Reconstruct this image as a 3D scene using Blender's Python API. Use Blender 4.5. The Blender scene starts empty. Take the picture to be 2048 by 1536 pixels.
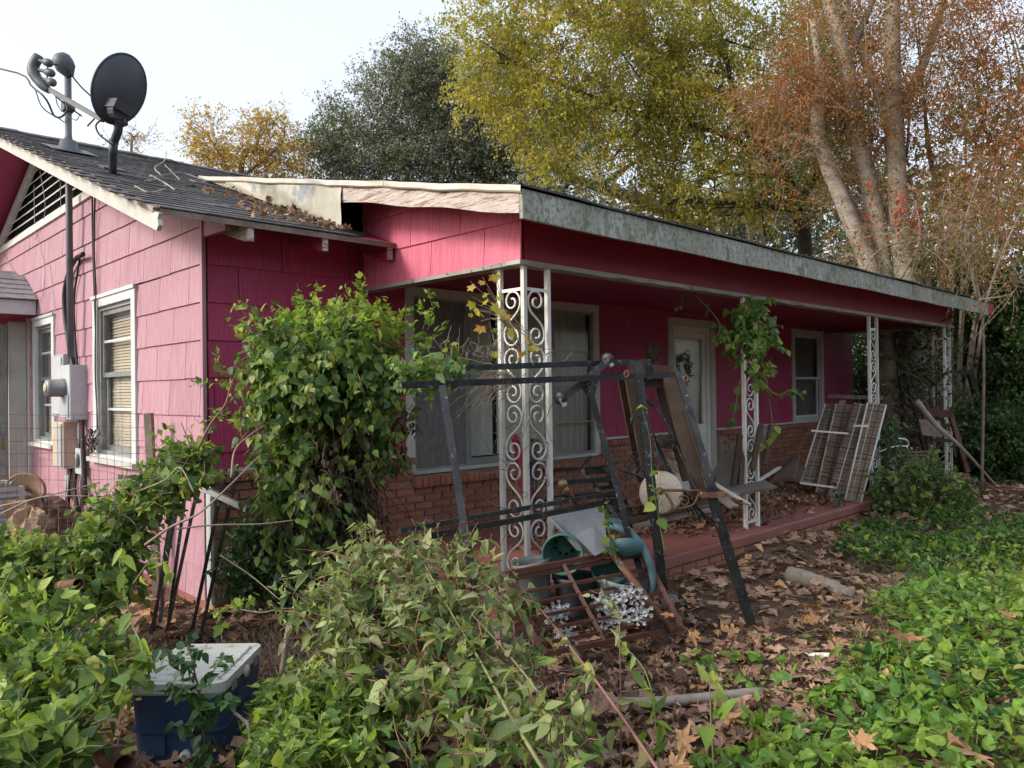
import bpy, math, random
import numpy as np
from math import radians, sin, cos, pi, sqrt
from mathutils import Vector, Matrix
SC = bpy.context.scene
# ---------------------------------------------------------------- camera
FPX = 1534.0
CAM = np.array([-2.31, -5.63, 1.49])
def _basis():
    yaw, pitch, roll = radians(45.9), radians(0.45), radians(0.75)
    F = np.array([cos(yaw)*cos(pitch), sin(yaw)*cos(pitch), sin(pitch)])
    R = np.cross(F, [0, 0, 1]); R /= np.linalg.norm(R); U = np.cross(R, F)
    return F, R*cos(roll)-U*sin(roll), U*cos(roll)+R*sin(roll)
FW, RT, UP = _basis()
cd = bpy.data.cameras.new('camera'); cam = bpy.data.objects.new('camera', cd)
SC.collection.objects.link(cam)
cd.sensor_fit = 'HORIZONTAL'; cd.sensor_width = 36.0; cd.lens = 36.0*FPX/2048
cd.clip_end = 600; cd.clip_start = 0.05
cam.matrix_world = Matrix(((RT[0], UP[0], -FW[0], CAM[0]), (RT[1], UP[1], -FW[1], CAM[1]), (RT[2], UP[2], -FW[2], CAM[2]), (0, 0, 0, 1)))
SC.camera = cam
# ---------------------------------------------------------------- world, sun, exposure
SUN_DIR = np.array([-0.80, 0.34, 0.50]); SUN_DIR /= np.linalg.norm(SUN_DIR)
W = bpy.data.worlds.new('World'); SC.world = W; W.use_nodes = True
wn = W.node_tree.nodes; wl = W.node_tree.links; wn.clear()
wo = wn.new('ShaderNodeOutputWorld'); wb = wn.new('ShaderNodeBackground'); wb.inputs[1].default_value = 0.122
sk = wn.new('ShaderNodeTexSky'); sk.sky_type = 'NISHITA'; sk.sun_disc = False
sk.sun_elevation = math.asin(SUN_DIR[2]); sk.sun_rotation = math.atan2(SUN_DIR[0], SUN_DIR[1])
sk.air_density = 1.2; sk.dust_density = 4.0; sk.ozone_density = 1.0
wm = wn.new('ShaderNodeMix'); wm.data_type = 'RGBA'; wm.inputs[0].default_value = 0.5
wl.new(sk.outputs[0], wm.inputs[6]); wm.inputs[7].default_value = (6.2, 6.45, 6.9, 1)
wl.new(wm.outputs[2], wb.inputs[0]); wl.new(wb.outputs[0], wo.inputs[0])
sl = bpy.data.lights.new('sun', 'SUN'); so = bpy.data.objects.new('sun', sl); SC.collection.objects.link(so)
sl.energy = 1.6; sl.angle = radians(14); sl.color = (1.0, 0.93, 0.84)
so.rotation_euler = Vector(SUN_DIR).to_track_quat('Z', 'Y').to_euler(); so.location = (-8, 3, 12)
SC.view_settings.view_transform = 'Standard'; SC.view_settings.look = 'None'
SC.view_settings.exposure = 1.0; SC.view_settings.gamma = 1.0; SC.view_settings.use_curve_mapping = False
SC.cycles.max_bounces = 8; SC.cycles.diffuse_bounces = 4; SC.cycles.transparent_max_bounces = 8
# ---------------------------------------------------------------- pixel -> point helpers (photo pixels, each at its own real depth)
def ray(x, y):
    d = FW*FPX+RT*(x-1024)+UP*(768-y); return d/np.linalg.norm(d)
def PA(x, y, ax, v):
    d = ray(x, y); return CAM+d*(v-CAM[ax])/d[ax]
def PX(x, y, v): return PA(x, y, 0, v)
def PY(x, y, v): return PA(x, y, 1, v)
def PZ(x, y, v): return PA(x, y, 2, v)
def PD(x, y, dep):
    d = ray(x, y); return CAM+d*dep/(d@FW)
def topx(P):
    d = np.asarray(P)-CAM; z = d@FW; z = np.where(np.abs(z) < .01, .01, z)
    return 1024+FPX*(d@RT)/z, 768-FPX*(d@UP)/z, z
rng = np.random.default_rng(7)
random.seed(7)
# ---------------------------------------------------------------- objects
def link(o): SC.collection.objects.link(o); return o
ORG = {}
def thing(name, loc, label, cat, group=None, kind=None):
    o = bpy.data.objects.new(name, None); link(o); o.location = [float(c) for c in loc]; o.empty_display_size = .1
    o['label'] = label; o['category'] = cat
    if group: o['group'] = group
    if kind: o['kind'] = kind
    ORG[o] = np.array(loc, float); return o
def tag(o, label=None, cat=None, group=None, kind=None):
    if label: o['label'] = label
    if cat: o['category'] = cat
    if group: o['group'] = group
    if kind: o['kind'] = kind
    return o
def mkmesh(name, V, Fc, mats, smooth=False, attr=None, midx=None):
    me = bpy.data.meshes.new(name)
    V = np.asarray(V, dtype=np.float32)
    if isinstance(Fc, np.ndarray):
        k = Fc.shape[1]; n = len(Fc)
        me.vertices.add(len(V)); me.vertices.foreach_set('co', V.ravel())
        me.loops.add(n*k); me.loops.foreach_set('vertex_index', Fc.ravel().astype(np.int32))
        me.polygons.add(n); me.polygons.foreach_set('loop_start', (np.arange(n)*k).astype(np.int32))
        me.update(calc_edges=True)
    else:
        me.from_pydata(V.tolist(), [], Fc)
    if attr is not None:
        a = me.attributes.new('rnd', 'FLOAT', 'POINT'); a.data.foreach_set('value', np.asarray(attr, dtype=np.float32))
    for m in (mats if isinstance(mats, (list, tuple)) else [mats]): me.materials.append(m)
    if midx is not None: me.polygons.foreach_set('material_index', np.asarray(midx, dtype=np.int32))
    if smooth: me.polygons.foreach_set('use_smooth', [True]*len(me.polygons))
    return me
def root_of(p):
    while p.parent: p = p.parent
    return p
def put(name, V, Fc, mats, parent=None, loc=None, **kw):
    """one mesh object; vertices are given in world metres"""
    V = np.asarray(V, float)
    if parent is not None:
        og = ORG[parent]
    else:
        og = np.array(loc if loc is not None else [(V[:, 0].min()+V[:, 0].max())/2, (V[:, 1].min()+V[:, 1].max())/2, V[:, 2].min()], float)
    me = mkmesh(name, V-og, Fc, mats, **kw)
    o = bpy.data.objects.new(name, me); link(o)
    if parent is not None: o.parent = parent
    else: o.location = og
    ORG[o] = og; return o
class MB:
    def __init__(s): s.V = []; s.F = []; s.A = []; s.M = []; s.r = 0.0; s.m = 0
    def add(s, V, Fc):
        b = len(s.V); s.V += [tuple(map(float, v)) for v in V]; s.F += [tuple(i+b for i in f) for f in Fc]
        s.A += [s.r]*len(V); s.M += [s.m]*len(Fc); return s
    def box(s, a, b):
        x0, y0, z0 = a; x1, y1, z1 = b
        return s.add([(x0,y0,z0),(x1,y0,z0),(x1,y1,z0),(x0,y1,z0),(x0,y0,z1),(x1,y0,z1),(x1,y1,z1),(x0,y1,z1)],
                     [(3,2,1,0),(4,5,6,7),(0,1,5,4),(1,2,6,5),(2,3,7,6),(3,0,4,7)])
    def beam(s, p, q, w, h, up=(0, 0, 1)):
        p = np.array(p, float); q = np.array(q, float); d = q-p; d /= np.linalg.norm(d)
        up = np.array(up, float)
        if abs(d@up) > .97: up = np.array([1., 0, 0])
        x = np.cross(d, up); x /= np.linalg.norm(x); z = np.cross(x, d)
        c = [(-w/2, -h/2), (w/2, -h/2), (w/2, h/2), (-w/2, h/2)]
        return s.add([p+x*a+z*b for a, b in c]+[q+x*a+z*b for a, b in c], [(3,2,1,0),(4,5,6,7),(0,1,5,4),(1,2,6,5),(2,3,7,6),(3,0,4,7)])
    def tube(s, pts, r, n=6, cap=True):
        pts = np.array(pts, float); m = len(pts); r = np.broadcast_to(np.array(r, float), (m,))
        T = np.gradient(pts, axis=0); T /= (np.linalg.norm(T, axis=1)[:, None]+1e-9)
        u = np.array([0, 0, 1.]) if abs(T[0, 2]) < .9 else np.array([1., 0, 0])
        x = np.cross(T[0], u); x /= np.linalg.norm(x); V = []
        for i in range(m):
            x = x-T[i]*(x@T[i]); x /= (np.linalg.norm(x)+1e-9); y = np.cross(T[i], x)
            for k in range(n):
                a = 2*pi*k/n; V.append(pts[i]+r[i]*(x*cos(a)+y*sin(a)))
        F = [(i*n+k, i*n+(k+1) % n, (i+1)*n+(k+1) % n, (i+1)*n+k) for i in range(m-1) for k in range(n)]
        if cap: F += [tuple(range(n))[::-1], tuple(range((m-1)*n, m*n))]
        return s.add(V, F)
    def lathe(s, c, prof, n=20, ax=(0, 0, 1), ph=0):
        ax = np.array(ax, float); ax /= np.linalg.norm(ax)
        u = np.array([1., 0, 0]) if abs(ax[0]) < .9 else np.array([0, 1., 0])
        x = np.cross(ax, u); x /= np.linalg.norm(x); y = np.cross(ax, x); c = np.array(c, float); V = []
        for r, h in prof:
            for k in range(n):
                a = 2*pi*k/n+ph; V.append(c+ax*h+r*(x*cos(a)+y*sin(a)))
        F = [(i*n+k, i*n+(k+1) % n, (i+1)*n+(k+1) % n, (i+1)*n+k) for i in range(len(prof)-1) for k in range(n)]
        return s.add(V, F)
    def prism(s, poly, ext):
        n = len(poly); P = [np.array(p, float) for p in poly]; e = np.array(ext, float)
        return s.add(P+[p+e for p in P], [tuple(range(n))[::-1], tuple(range(n, 2*n))]+[(i, (i+1) % n, n+(i+1) % n, n+i) for i in range(n)])
    def hexa(s, a, b):
        n = len(a)
        return s.add(list(a)+list(b), [tuple(range(n))[::-1], tuple(range(n, 2*n))]+[(i, (i+1) % n, n+(i+1) % n, n+i) for i in range(n)])
    def build(s, name, mat, parent=None, smooth=False, loc=None):
        return put(name, s.V, s.F, mat, parent, loc, smooth=smooth, attr=s.A, midx=(s.M if isinstance(mat, (list, tuple)) else None))
def share(name, me, parent, M):
    """another object on shared mesh data; M = world matrix (root unrotated)"""
    o = bpy.data.objects.new(name, me); link(o); og = ORG[parent]
    M = M.copy(); M.translation = M.translation-Vector(og); o.parent = parent; o.matrix_local = M; return o
# ---------------------------------------------------------------- materials
def nt(name):
    m = bpy.data.materials.new(name); m.use_nodes = True; t = m.node_tree; t.nodes.clear()
    return m, t, t.nodes, t.links
def rndnode(t):
    N, L = t.nodes, t.links
    a = N.new('ShaderNodeAttribute'); a.attribute_name = 'rnd'; oi = N.new('ShaderNodeObjectInfo')
    ad = N.new('ShaderNodeMath'); ad.operation = 'ADD'; L.new(a.outputs['Fac'], ad.inputs[0]); L.new(oi.outputs['Random'], ad.inputs[1])
    fr = N.new('ShaderNodeMath'); fr.operation = 'FRACT'; L.new(ad.outputs[0], fr.inputs[0]); return fr.outputs[0]
def ramp(t, fac, cols, pos=None, const=False):
    r = t.nodes.new('ShaderNodeValToRGB'); e = r.color_ramp.elements
    while len(e) < len(cols): e.new(.5)
    for i, c in enumerate(cols):
        e[i].position = pos[i] if pos else i/max(1, len(cols)-1); e[i].color = (*c[:3], 1)
    if const: r.color_ramp.interpolation = 'CONSTANT'
    t.links.new(fac, r.inputs[0]); return r.outputs[0]
def noise(t, scale, detail=4, stretch=(1, 1, 1), rough=.6):
    N, L = t.nodes, t.links
    tc = N.new('ShaderNodeTexCoord'); mp = N.new('ShaderNodeMapping'); mp.inputs['Scale'].default_value = stretch
    n = N.new('ShaderNodeTexNoise'); n.inputs['Scale'].default_value = scale; n.inputs['Detail'].default_value = detail; n.inputs['Roughness'].default_value = rough
    L.new(tc.outputs['Object'], mp.inputs[0]); L.new(mp.outputs[0], n.inputs['Vector']); return n.outputs['Fac']
def mixc(t, fac, a, b, mode='MIX'):
    m = t.nodes.new('ShaderNodeMix'); m.data_type = 'RGBA'; m.blend_type = mode
    for k, v in ((0, fac), (6, a), (7, b)):
        if hasattr(v, 'node'): t.links.new(v, m.inputs[k])
        elif k == 0: m.inputs[0].default_value = v
        else: m.inputs[k].default_value = (*v[:3], 1)
    return m.outputs[2]
def pm(name, cols, scale=6, rough=.7, bump=0, bscale=60, bstretch=(1, 1, 1), stretch=(1, 1, 1), metal=0, vary=.15, spots=None, spec=.4, streak=None, dirt=None, bdist=.004):
    m, t, N, L = nt(name); b = N.new('ShaderNodeBsdfPrincipled'); o = N.new('ShaderNodeOutputMaterial'); L.new(b.outputs[0], o.inputs[0])
    c = ramp(t, noise(t, scale, 5, stretch), cols, [.3+.4*i/max(1, len(cols)-1) for i in range(len(cols))])
    if streak:
        s = ramp(t, noise(t, streak[0], 3, streak[1]), [(0, 0, 0), (1, 1, 1)], [.42, .6])
        c = mixc(t, s, c, streak[2])
    for sp in (spots or []):
        s = ramp(t, noise(t, sp[1], 6, sp[3] if len(sp) > 3 else (1, 1, 1), .7), [(0, 0, 0), (1, 1, 1)], [sp[2], min(1, sp[2]+.04)])
        c = mixc(t, s, c, sp[0])
    if vary:
        r = rndnode(t); v = ramp(t, r, [(1-vary,)*3, (1+vary,)*3]); c = mixc(t, 1.0, c, v, 'MULTIPLY')
    L.new(c, b.inputs['Base Color'])
    b.inputs['Roughness'].default_value = rough; b.inputs['Metallic'].default_value = metal; b.inputs['Specular IOR Level'].default_value = spec
    if bump:
        bn = N.new('ShaderNodeBump'); bn.inputs['Strength'].default_value = bump; bn.inputs['Distance'].default_value = bdist
        L.new(noise(t, bscale, 5, bstretch), bn.inputs['Height']); L.new(bn.outputs[0], b.inputs['Normal'])
    return m
def lm(name, cols, trans=.35, rough=.45, spec=.35, pos=None, patch=None):
    m, t, N, L = nt(name); r = rndnode(t)
    c = ramp(t, r, cols, pos)
    if patch:
        s = ramp(t, noise(t, patch[1], 2), [(0, 0, 0), (1, 1, 1)], [patch[2], patch[2]+.12]); c = mixc(t, s, c, patch[0])
    c = mixc(t, .6, c, ramp(t, noise(t, 32, 5), [(.55, .55, .5), (1.35, 1.35, 1.3)], [.35, .65]), 'MULTIPLY')
    b = N.new('ShaderNodeBsdfPrincipled'); L.new(c, b.inputs['Base Color']); b.inputs['Roughness'].default_value = rough; b.inputs['Specular IOR Level'].default_value = spec
    tr = N.new('ShaderNodeBsdfTranslucent'); tc = mixc(t, 1.0, c, (1.5, 1.45, .8), 'MULTIPLY'); L.new(tc, tr.inputs[0])
    mx = N.new('ShaderNodeMixShader'); mx.inputs[0].default_value = trans; L.new(b.outputs[0], mx.inputs[1]); L.new(tr.outputs[0], mx.inputs[2])
    o = N.new('ShaderNodeOutputMaterial'); L.new(mx.outputs[0], o.inputs[0]); return m
GR = (30, 30, 1.2)
M = {}
M['pink'] = pm('pink_siding_paint', [(.31,.145,.19),(.36,.18,.23),(.40,.215,.265)], 1.6, .62, .6, 40, (3, 3, .012), vary=.07, streak=(40, (2, 2, .012), (.43,.265,.32)), spots=[((.33,.15,.19), 9, .68, (1, 1, .5)), ((.52,.40,.42), 5, .70, (1, 1, .4)), ((.26,.17,.16), 60, .76)], bdist=.008)
M['magenta'] = pm('magenta_siding_paint', [(.30,.028,.090),(.38,.042,.12)], 1.3, .5, .5, 40, (3, 3, .012), vary=.08, streak=(40, (2, 2, .012), (.41,.055,.14)), spots=[((.45,.2,.26), 60, .78)], bdist=.008)
M['rose'] = pm('rose_siding_paint', [(.52,.08,.16),(.62,.14,.23)], 1.6, .55, .5, 40, (3, 3, .012), vary=.07, streak=(40, (2, 2, .012), (.66,.18,.27)), bdist=.008)
M['crimson'] = pm('crimson_board_paint', [(.27,.018,.045),(.34,.028,.065)], 1.5, .5, .15, 30, (.2, 3, 3), vary=.05)
M['darkpink'] = pm('soffit_paint', [(.26,.02,.07),(.32,.035,.09)], 2, .6, .2, 20, vary=.04)
M['core'] = pm('wall_sheathing', [(.10,.03,.04),(.14,.05,.06)], 3, .8)
M['white'] = pm('weathered_white_paint', [(.46,.46,.43),(.60,.60,.56)], 5, .6, .25, 40, (1, 1, 1), spots=[((.34,.31,.26), 14, .66), ((.2,.18,.15), 40, .70)])
M['trimgrey'] = pm('grey_white_trim', [(.24,.23,.20),(.40,.39,.35)], 5, .7, .4, 30, spots=[((.15,.12,.09), 14, .60), ((.10,.08,.06), 40, .66)])  # darker grey version of the white paint, spotted brown, for the beam trim
M['whiteclean'] = pm('white_window_paint', [(.48,.52,.54),(.60,.63,.64)], 5, .5, .1, 60, spots=[((.42,.40,.36), 18, .68)])
M['peel'] = pm('peeling_white_board', [(.40,.34,.31),(.54,.48,.45)], 4, .75, 1.0, 22, (.3, .3, 5), spots=[((.25,.16,.13), 9, .54, (1, .3, 4)), ((.13,.10,.08), 22, .57, (1, .22, 4)), ((.30,.24,.20), 50, .60, (1, .3, 2))], bdist=.01)
M['mildew'] = pm('mildewed_fascia_paint', [(.24,.26,.22),(.36,.39,.36),(.52,.58,.57)], 2.2, .7, .5, 40, stretch=(1, 1, .5), vary=.04, streak=(16, (1.5, 1.5, .25), (.30,.32,.27)), spots=[((.16,.18,.12), 6, .55, (1, 1, .6)), ((.20,.19,.15), 40, .52, (1, 1, .7)), ((.09,.10,.07), 16, .63, (1, 1, .6)), ((.12,.13,.10), 60, .60)])
M['creammetal'] = pm('cream_drip_edge', [(.40,.37,.32),(.52,.49,.43)], 6, .4, .1, 30, spots=[((.3,.22,.15), 20, .7)])
M['flash'] = pm('galvanized_flashing', [(.26,.27,.27),(.52,.49,.39),(.62,.59,.48)], 2.2, .38, .5, 14, metal=.25, spots=[((.28,.30,.32), 2.6, .60)], bdist=.01)
M['shingle'] = pm('charcoal_shingle', [(.055,.055,.06),(.11,.108,.11)], 14, .85, .8, 160, vary=.3, spots=[((.17,.165,.16), 60, .6)])
M['shingle2'] = pm('grey_shingle', [(.20,.20,.21),(.30,.30,.31)], 14, .85, .6, 160, vary=.15)
M['brick'] = pm('red_brick', [(.24,.10,.068),(.34,.155,.10)], 10, .85, .7, 70, vary=.22, spots=[((.20,.09,.06), 25, .62), ((.48,.30,.22), 40, .72)])
M['mortar'] = pm('mortar', [(.22,.17,.14),(.31,.25,.21)], 20, .95, .5, 90)
M['redconc'] = pm('red_painted_concrete', [(.23,.085,.075),(.30,.125,.105)], 2.5, .65, .4, 30, vary=.03, spots=[((.19,.11,.09), 4, .6), ((.33,.20,.16), 14, .66)])
M['slate'] = pm('slate_sheet', [(.15,.165,.19),(.22,.235,.265)], 6, .7, .4, 30)
M['blackmetal'] = pm('weathered_black_metal', [(.016,.018,.022),(.045,.048,.054)], 8, .38, .4, 60, metal=.4, spots=[((.20,.21,.22), 26, .60), ((.15,.065,.035), 7, .62), ((.28,.29,.30), 60, .64)], vary=.2)
M['brownmetal'] = pm('brown_painted_metal', [(.085,.034,.026),(.13,.055,.042)], 8, .5, .3, 60, metal=.2, spots=[((.2,.1,.06), 20, .68)])
M['rustmetal'] = pm('rusty_metal', [(.10,.05,.03),(.20,.10,.06)], 12, .7, .5, 60, metal=.3, spots=[((.30,.30,.30), 9, .6)])
M['greymetal'] = pm('grey_galvanized', [(.20,.215,.22),(.32,.335,.34)], 8, .5, .1, 60, metal=.3, spots=[((.25,.22,.2), 15, .68)])
M['greybox'] = pm('grey_enamel', [(.38,.41,.45),(.46,.49,.53)], 5, .45, .1, 40, spots=[((.3,.25,.2), 16, .72)])
M['beige'] = pm('beige_plastic', [(.50,.42,.33),(.60,.52,.42)], 5, .55, .1, 40, spots=[((.3,.22,.15), 12, .7)])
M['ironwhite'] = pm('chipped_white_iron', [(.58,.58,.55),(.74,.74,.70)], 9, .5, .3, 50, spots=[((.32,.22,.15), 22, .66), ((.2,.17,.14), 45, .68)])
M['dish'] = pm('dark_grey_dish', [(.045,.052,.065),(.065,.075,.09)], 4, .5, .05, 60, metal=.1)
M['dishgrey'] = pm('lnb_grey', [(.075,.085,.10),(.12,.135,.15)], 8, .5, .1, 60)
M['rubber'] = pm('black_cable', [(.012,.012,.013),(.03,.03,.032)], 10, .5, 0, 60)
M['greycable'] = pm('grey_cable', [(.2,.2,.2),(.32,.31,.3)], 10, .6, 0, 60)
M['wood'] = pm('grey_weathered_wood', [(.13,.10,.08),(.24,.20,.17)], 8, .85, .6, 30, (1, 1, .15), spots=[((.08,.06,.05), 20, .62)])
M['deadwood'] = pm('dead_branch_bark', [(.22,.18,.15),(.36,.32,.28)], 14, .85, .6, 60)
M['darkwood'] = pm('dark_brown_wood', [(.05,.033,.025),(.09,.06,.045)], 8, .8, .4, 30)
M['teal'] = pm('teal_plastic', [(.06,.13,.15),(.11,.20,.23)], 5, .4, .2, 30, spots=[((.2,.24,.22), 9, .6)])
M['greenplastic'] = pm('green_plastic_pot', [(.045,.15,.12),(.08,.22,.18)], 5, .45, .1, 30)
M['greyplastic'] = pm('grey_pot', [(.14,.16,.17),(.22,.24,.24)], 5, .5, .1, 30)
M['coolerblue'] = pm('blue_cooler_plastic', [(.016,.045,.11),(.028,.07,.155)], 3, .42, .15, 60, vary=.02, spots=[((.07,.10,.14), 18, .68)])
M['coolerwhite'] = pm('white_cooler_plastic', [(.44,.46,.44),(.58,.60,.57)], 3, .5, .15, 40, vary=.02, spots=[((.28,.27,.22), 10, .57), ((.16,.14,.1), 60, .68)])
M['castwhite'] = pm('white_cast_iron', [(.34,.35,.37),(.48,.49,.50)], 12, .6, .3, 50)
M['screen'] = pm('window_screen_mesh', [(.16,.165,.17),(.23,.235,.24)], 30, .8, .5, 250, (1, 1, .3), vary=.03, streak=(30, (1, 1, .25), (.15,.15,.15)))
M['curtain'] = pm('dusty_curtain', [(.36,.37,.36),(.46,.46,.44)], 3, .9, .3, 20, vary=.03)
M['vblind'] = pm('pale_green_vertical_blind', [(.52,.60,.56),(.62,.68,.64)], 4, .6, .05, 20, vary=.12)
M['mblind'] = pm('cream_mini_blind', [(.66,.58,.46),(.76,.69,.57)], 4, .5, .05, 20, vary=.08)
M['doorwhite'] = pm('off_white_door_paint', [(.60,.60,.56),(.70,.70,.65)], 3, .6, .15, 30, spots=[((.3,.27,.22), 10, .68)])
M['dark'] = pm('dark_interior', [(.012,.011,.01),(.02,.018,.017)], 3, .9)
M['tanwire'] = pm('tan_weathered_wire', [(.34,.27,.21),(.48,.41,.34)], 12, .7, spots=[((.22,.10,.05), 9, .58)])
M['wicker'] = pm('wicker', [(.20,.11,.06),(.32,.20,.12)], 30, .8, .8, 90)
M['cloth'] = pm('brown_cloth', [(.09,.055,.045),(.15,.10,.08)], 10, .9, .6, 30)
M['cardboard'] = pm('tan_cover', [(.22,.15,.10),(.32,.23,.16)], 8, .8, .3, 40)
M['tarp'] = pm('grey_board_sheet', [(.09,.085,.08),(.15,.14,.13)], 5, .8, .4, 30)
M['shade'] = pm('cream_ribbed_shade', [(.36,.29,.22),(.46,.39,.31)], 9, .6, .2, 40, spots=[((.3,.18,.12), 12, .62)])
M['chrome'] = pm('chrome_tube', [(.45,.47,.5),(.6,.62,.65)], 8, .2, 0, 60, metal=.9)
M['brass'] = pm('tarnished_brass', [(.20,.14,.07),(.32,.24,.12)], 12, .45, .2, 60, metal=.6)
M['bark_pale'] = pm('pale_sycamore_bark', [(.20,.175,.14),(.32,.285,.23),(.43,.385,.32)], 3, .85, .8, 12, (1, 1, 3), stretch=(1, 1, 2.5), spots=[((.14,.13,.10), 5, .60), ((.27,.26,.17), 2, .58)], bdist=.03)
M['bark_dark'] = pm('dark_oak_bark', [(.035,.03,.026),(.075,.065,.055)], 6, .9, .9, 20, bdist=.03)
M['bark_brown'] = pm('brown_smooth_bark', [(.20,.15,.11),(.33,.27,.21)], 5, .8, .5, 20, (1, 1, .4), bdist=.02)
M['twig'] = pm('twig_bark', [(.16,.12,.09),(.27,.21,.17)], 20, .85)
M['twig_pale'] = pm('pale_twig', [(.22,.17,.13),(.33,.27,.22)], 20, .85)
M['stem_green'] = pm('green_stem', [(.12,.15,.05),(.22,.23,.10)], 10, .6)
M['stem_pink'] = pm('reddish_stem', [(.16,.075,.06),(.25,.13,.10)], 10, .6)
def glass(name, tint, rough=.06):
    m, t, N, L = nt(name); g = N.new('ShaderNodeBsdfGlossy'); g.inputs['Roughness'].default_value = rough; g.inputs[0].default_value = (.8, .8, .8, 1)
    tr = N.new('ShaderNodeBsdfTransparent'); tr.inputs[0].default_value = (*tint, 1)
    lw_ = N.new('ShaderNodeLayerWeight'); pw = N.new('ShaderNodeMath'); pw.operation = 'POWER'; L.new(lw_.outputs['Facing'], pw.inputs[0]); pw.inputs[1].default_value = 3.5; fr = N.new('ShaderNodeMath'); fr.operation = 'MULTIPLY_ADD'; L.new(pw.outputs[0], fr.inputs[0]); fr.inputs[1].default_value = .6; fr.inputs[2].default_value = .035
    mx = N.new('ShaderNodeMixShader'); L.new(fr.outputs[0], mx.inputs[0]); L.new(tr.outputs[0], mx.inputs[1]); L.new(g.outputs[0], mx.inputs[2])
    o = N.new('ShaderNodeOutputMaterial'); L.new(mx.outputs[0], o.inputs[0]); return m
M['glass'] = glass('dusty_window_glass', (.95, .96, .955), .10)
# leaves
M['L_vine'] = lm('vine_leaf', [(.035,.085,.024),(.085,.165,.04),(.15,.245,.06),(.26,.34,.08),(.34,.33,.09)], .4, pos=[0,.35,.68,.93,1])
M['L_bright'] = lm('bright_young_leaf', [(.10,.19,.04),(.21,.32,.06),(.36,.46,.10)], .45)
M['L_dark'] = lm('glossy_dark_leaf', [(.018,.06,.018),(.035,.095,.025),(.06,.14,.035)], .2, .32, .5)
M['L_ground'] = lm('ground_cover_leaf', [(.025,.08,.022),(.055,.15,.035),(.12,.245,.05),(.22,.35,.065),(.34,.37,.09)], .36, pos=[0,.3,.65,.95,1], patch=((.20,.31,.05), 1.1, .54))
M['L_weed'] = lm('fading_weed_leaf', [(.08,.13,.05),(.19,.25,.10),(.29,.35,.15),(.38,.41,.20),(.27,.21,.17)], .36, .6, .25, [0,.35,.7,.9,1])
M['L_dead'] = lm('dead_vine_leaf', [(.045,.03,.022),(.10,.07,.05),(.16,.12,.09)], .15, .8, .2)
M['L_litter'] = lm('fallen_brown_leaf', [(.12,.07,.05),(.24,.145,.10),(.35,.215,.15),(.46,.30,.21),(.50,.29,.14)], .12, .65, .3, [0,.25,.55,.88,1])
M['L_orange'] = lm('fallen_orange_leaf', [(.34,.18,.085),(.44,.26,.14)], .2, .65, .25)
M['L_yellow'] = lm('yellow_green_tree_leaf', [(.17,.19,.045),(.36,.34,.06),(.54,.46,.08),(.60,.42,.09),(.48,.27,.08)], .45, .5, .3, [0,.3,.65,.9,1], patch=((.20,.24,.035), .30, .56))
M['L_oak'] = lm('grey_green_oak_leaf', [(.06,.078,.055),(.12,.14,.095),(.20,.22,.155),(.33,.34,.26)], .2, .45, .5)
M['L_gold'] = lm('gold_tree_leaf', [(.30,.24,.08),(.44,.32,.08),(.52,.36,.09)], .45, .5)
M['L_red'] = lm('rust_red_leaf', [(.08,.12,.035),(.17,.15,.045),(.30,.15,.055),(.42,.14,.07)], .42, .5, .3, [0,.25,.65,1], patch=((.13,.17,.045), .55, .54))
M['L_scarlet'] = lm('scarlet_creeper_leaf', [(.38,.07,.05),(.50,.14,.08)], .4, .5)
M['L_under'] = lm('undergrowth_leaf', [(.025,.06,.02),(.05,.10,.028),(.085,.15,.04)], .3, .4, .4)
M['L_grape'] = lm('grape_leaf', [(.30,.36,.06),(.42,.42,.08),(.55,.40,.08),(.50,.22,.06)], .45, .5, .3, [0,.5,.8,1])
M['L_plastic'] = pm('green_wreath', [(.06,.08,.06),(.16,.17,.14)], 30, .8)
# ---------------------------------------------------------------- ground
def gz(x, y):
    x = np.asarray(x, float); y = np.asarray(y, float)
    h = -.12+.03*np.sin(x*1.1+.5)*np.cos(y*.9)+.02*np.sin(x*2.7+y*2.1)
    h = h+.05*np.clip((x-1)/4, 0, 1)-.05*np.clip((-x)/3, 0, 1)
    h = h+.065*np.exp(-((y+2.25)/.45)**2)*np.clip((x-1.6)/1.2, 0, 1)*(1+.3*np.sin(x*3.1))
    far = np.hypot(x-4, y+1); h = h+np.where(far > 25, .25*np.sin(x*.05)*np.cos(y*.06), 0)
    return h
def ground():
    a = np.concatenate([-np.geomspace(260, 12, 22), np.arange(-11, 16, .16), np.geomspace(16.5, 260, 22)])
    b = np.concatenate([-np.geomspace(260, 9.5, 22), np.arange(-9, 12, .16), np.geomspace(12.5, 260, 22)])
    X, Y = np.meshgrid(a, b, indexing='ij'); Z = gz(X, Y); V = np.stack([X, Y, Z], -1).reshape(-1, 3)
    n, m = len(a), len(b); i, j = np.meshgrid(np.arange(n-1), np.arange(m-1), indexing='ij'); k = (i*m+j).ravel()
    return V, np.stack([k, k+m, k+m+1, k+1], 1)
M['soil'] = pm('leafy_soil', [(.05,.032,.022),(.10,.06,.04),(.16,.095,.06)], 9, .95, 1.0, 30, spots=[((.20,.11,.06), 24, .60), ((.035,.05,.02), 3, .62)], bdist=.03, vary=0)
V, Fq = ground(); tag(put('ground', V, Fq, M['soil'], loc=(0, 0, 0), smooth=True), kind='structure')
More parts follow.
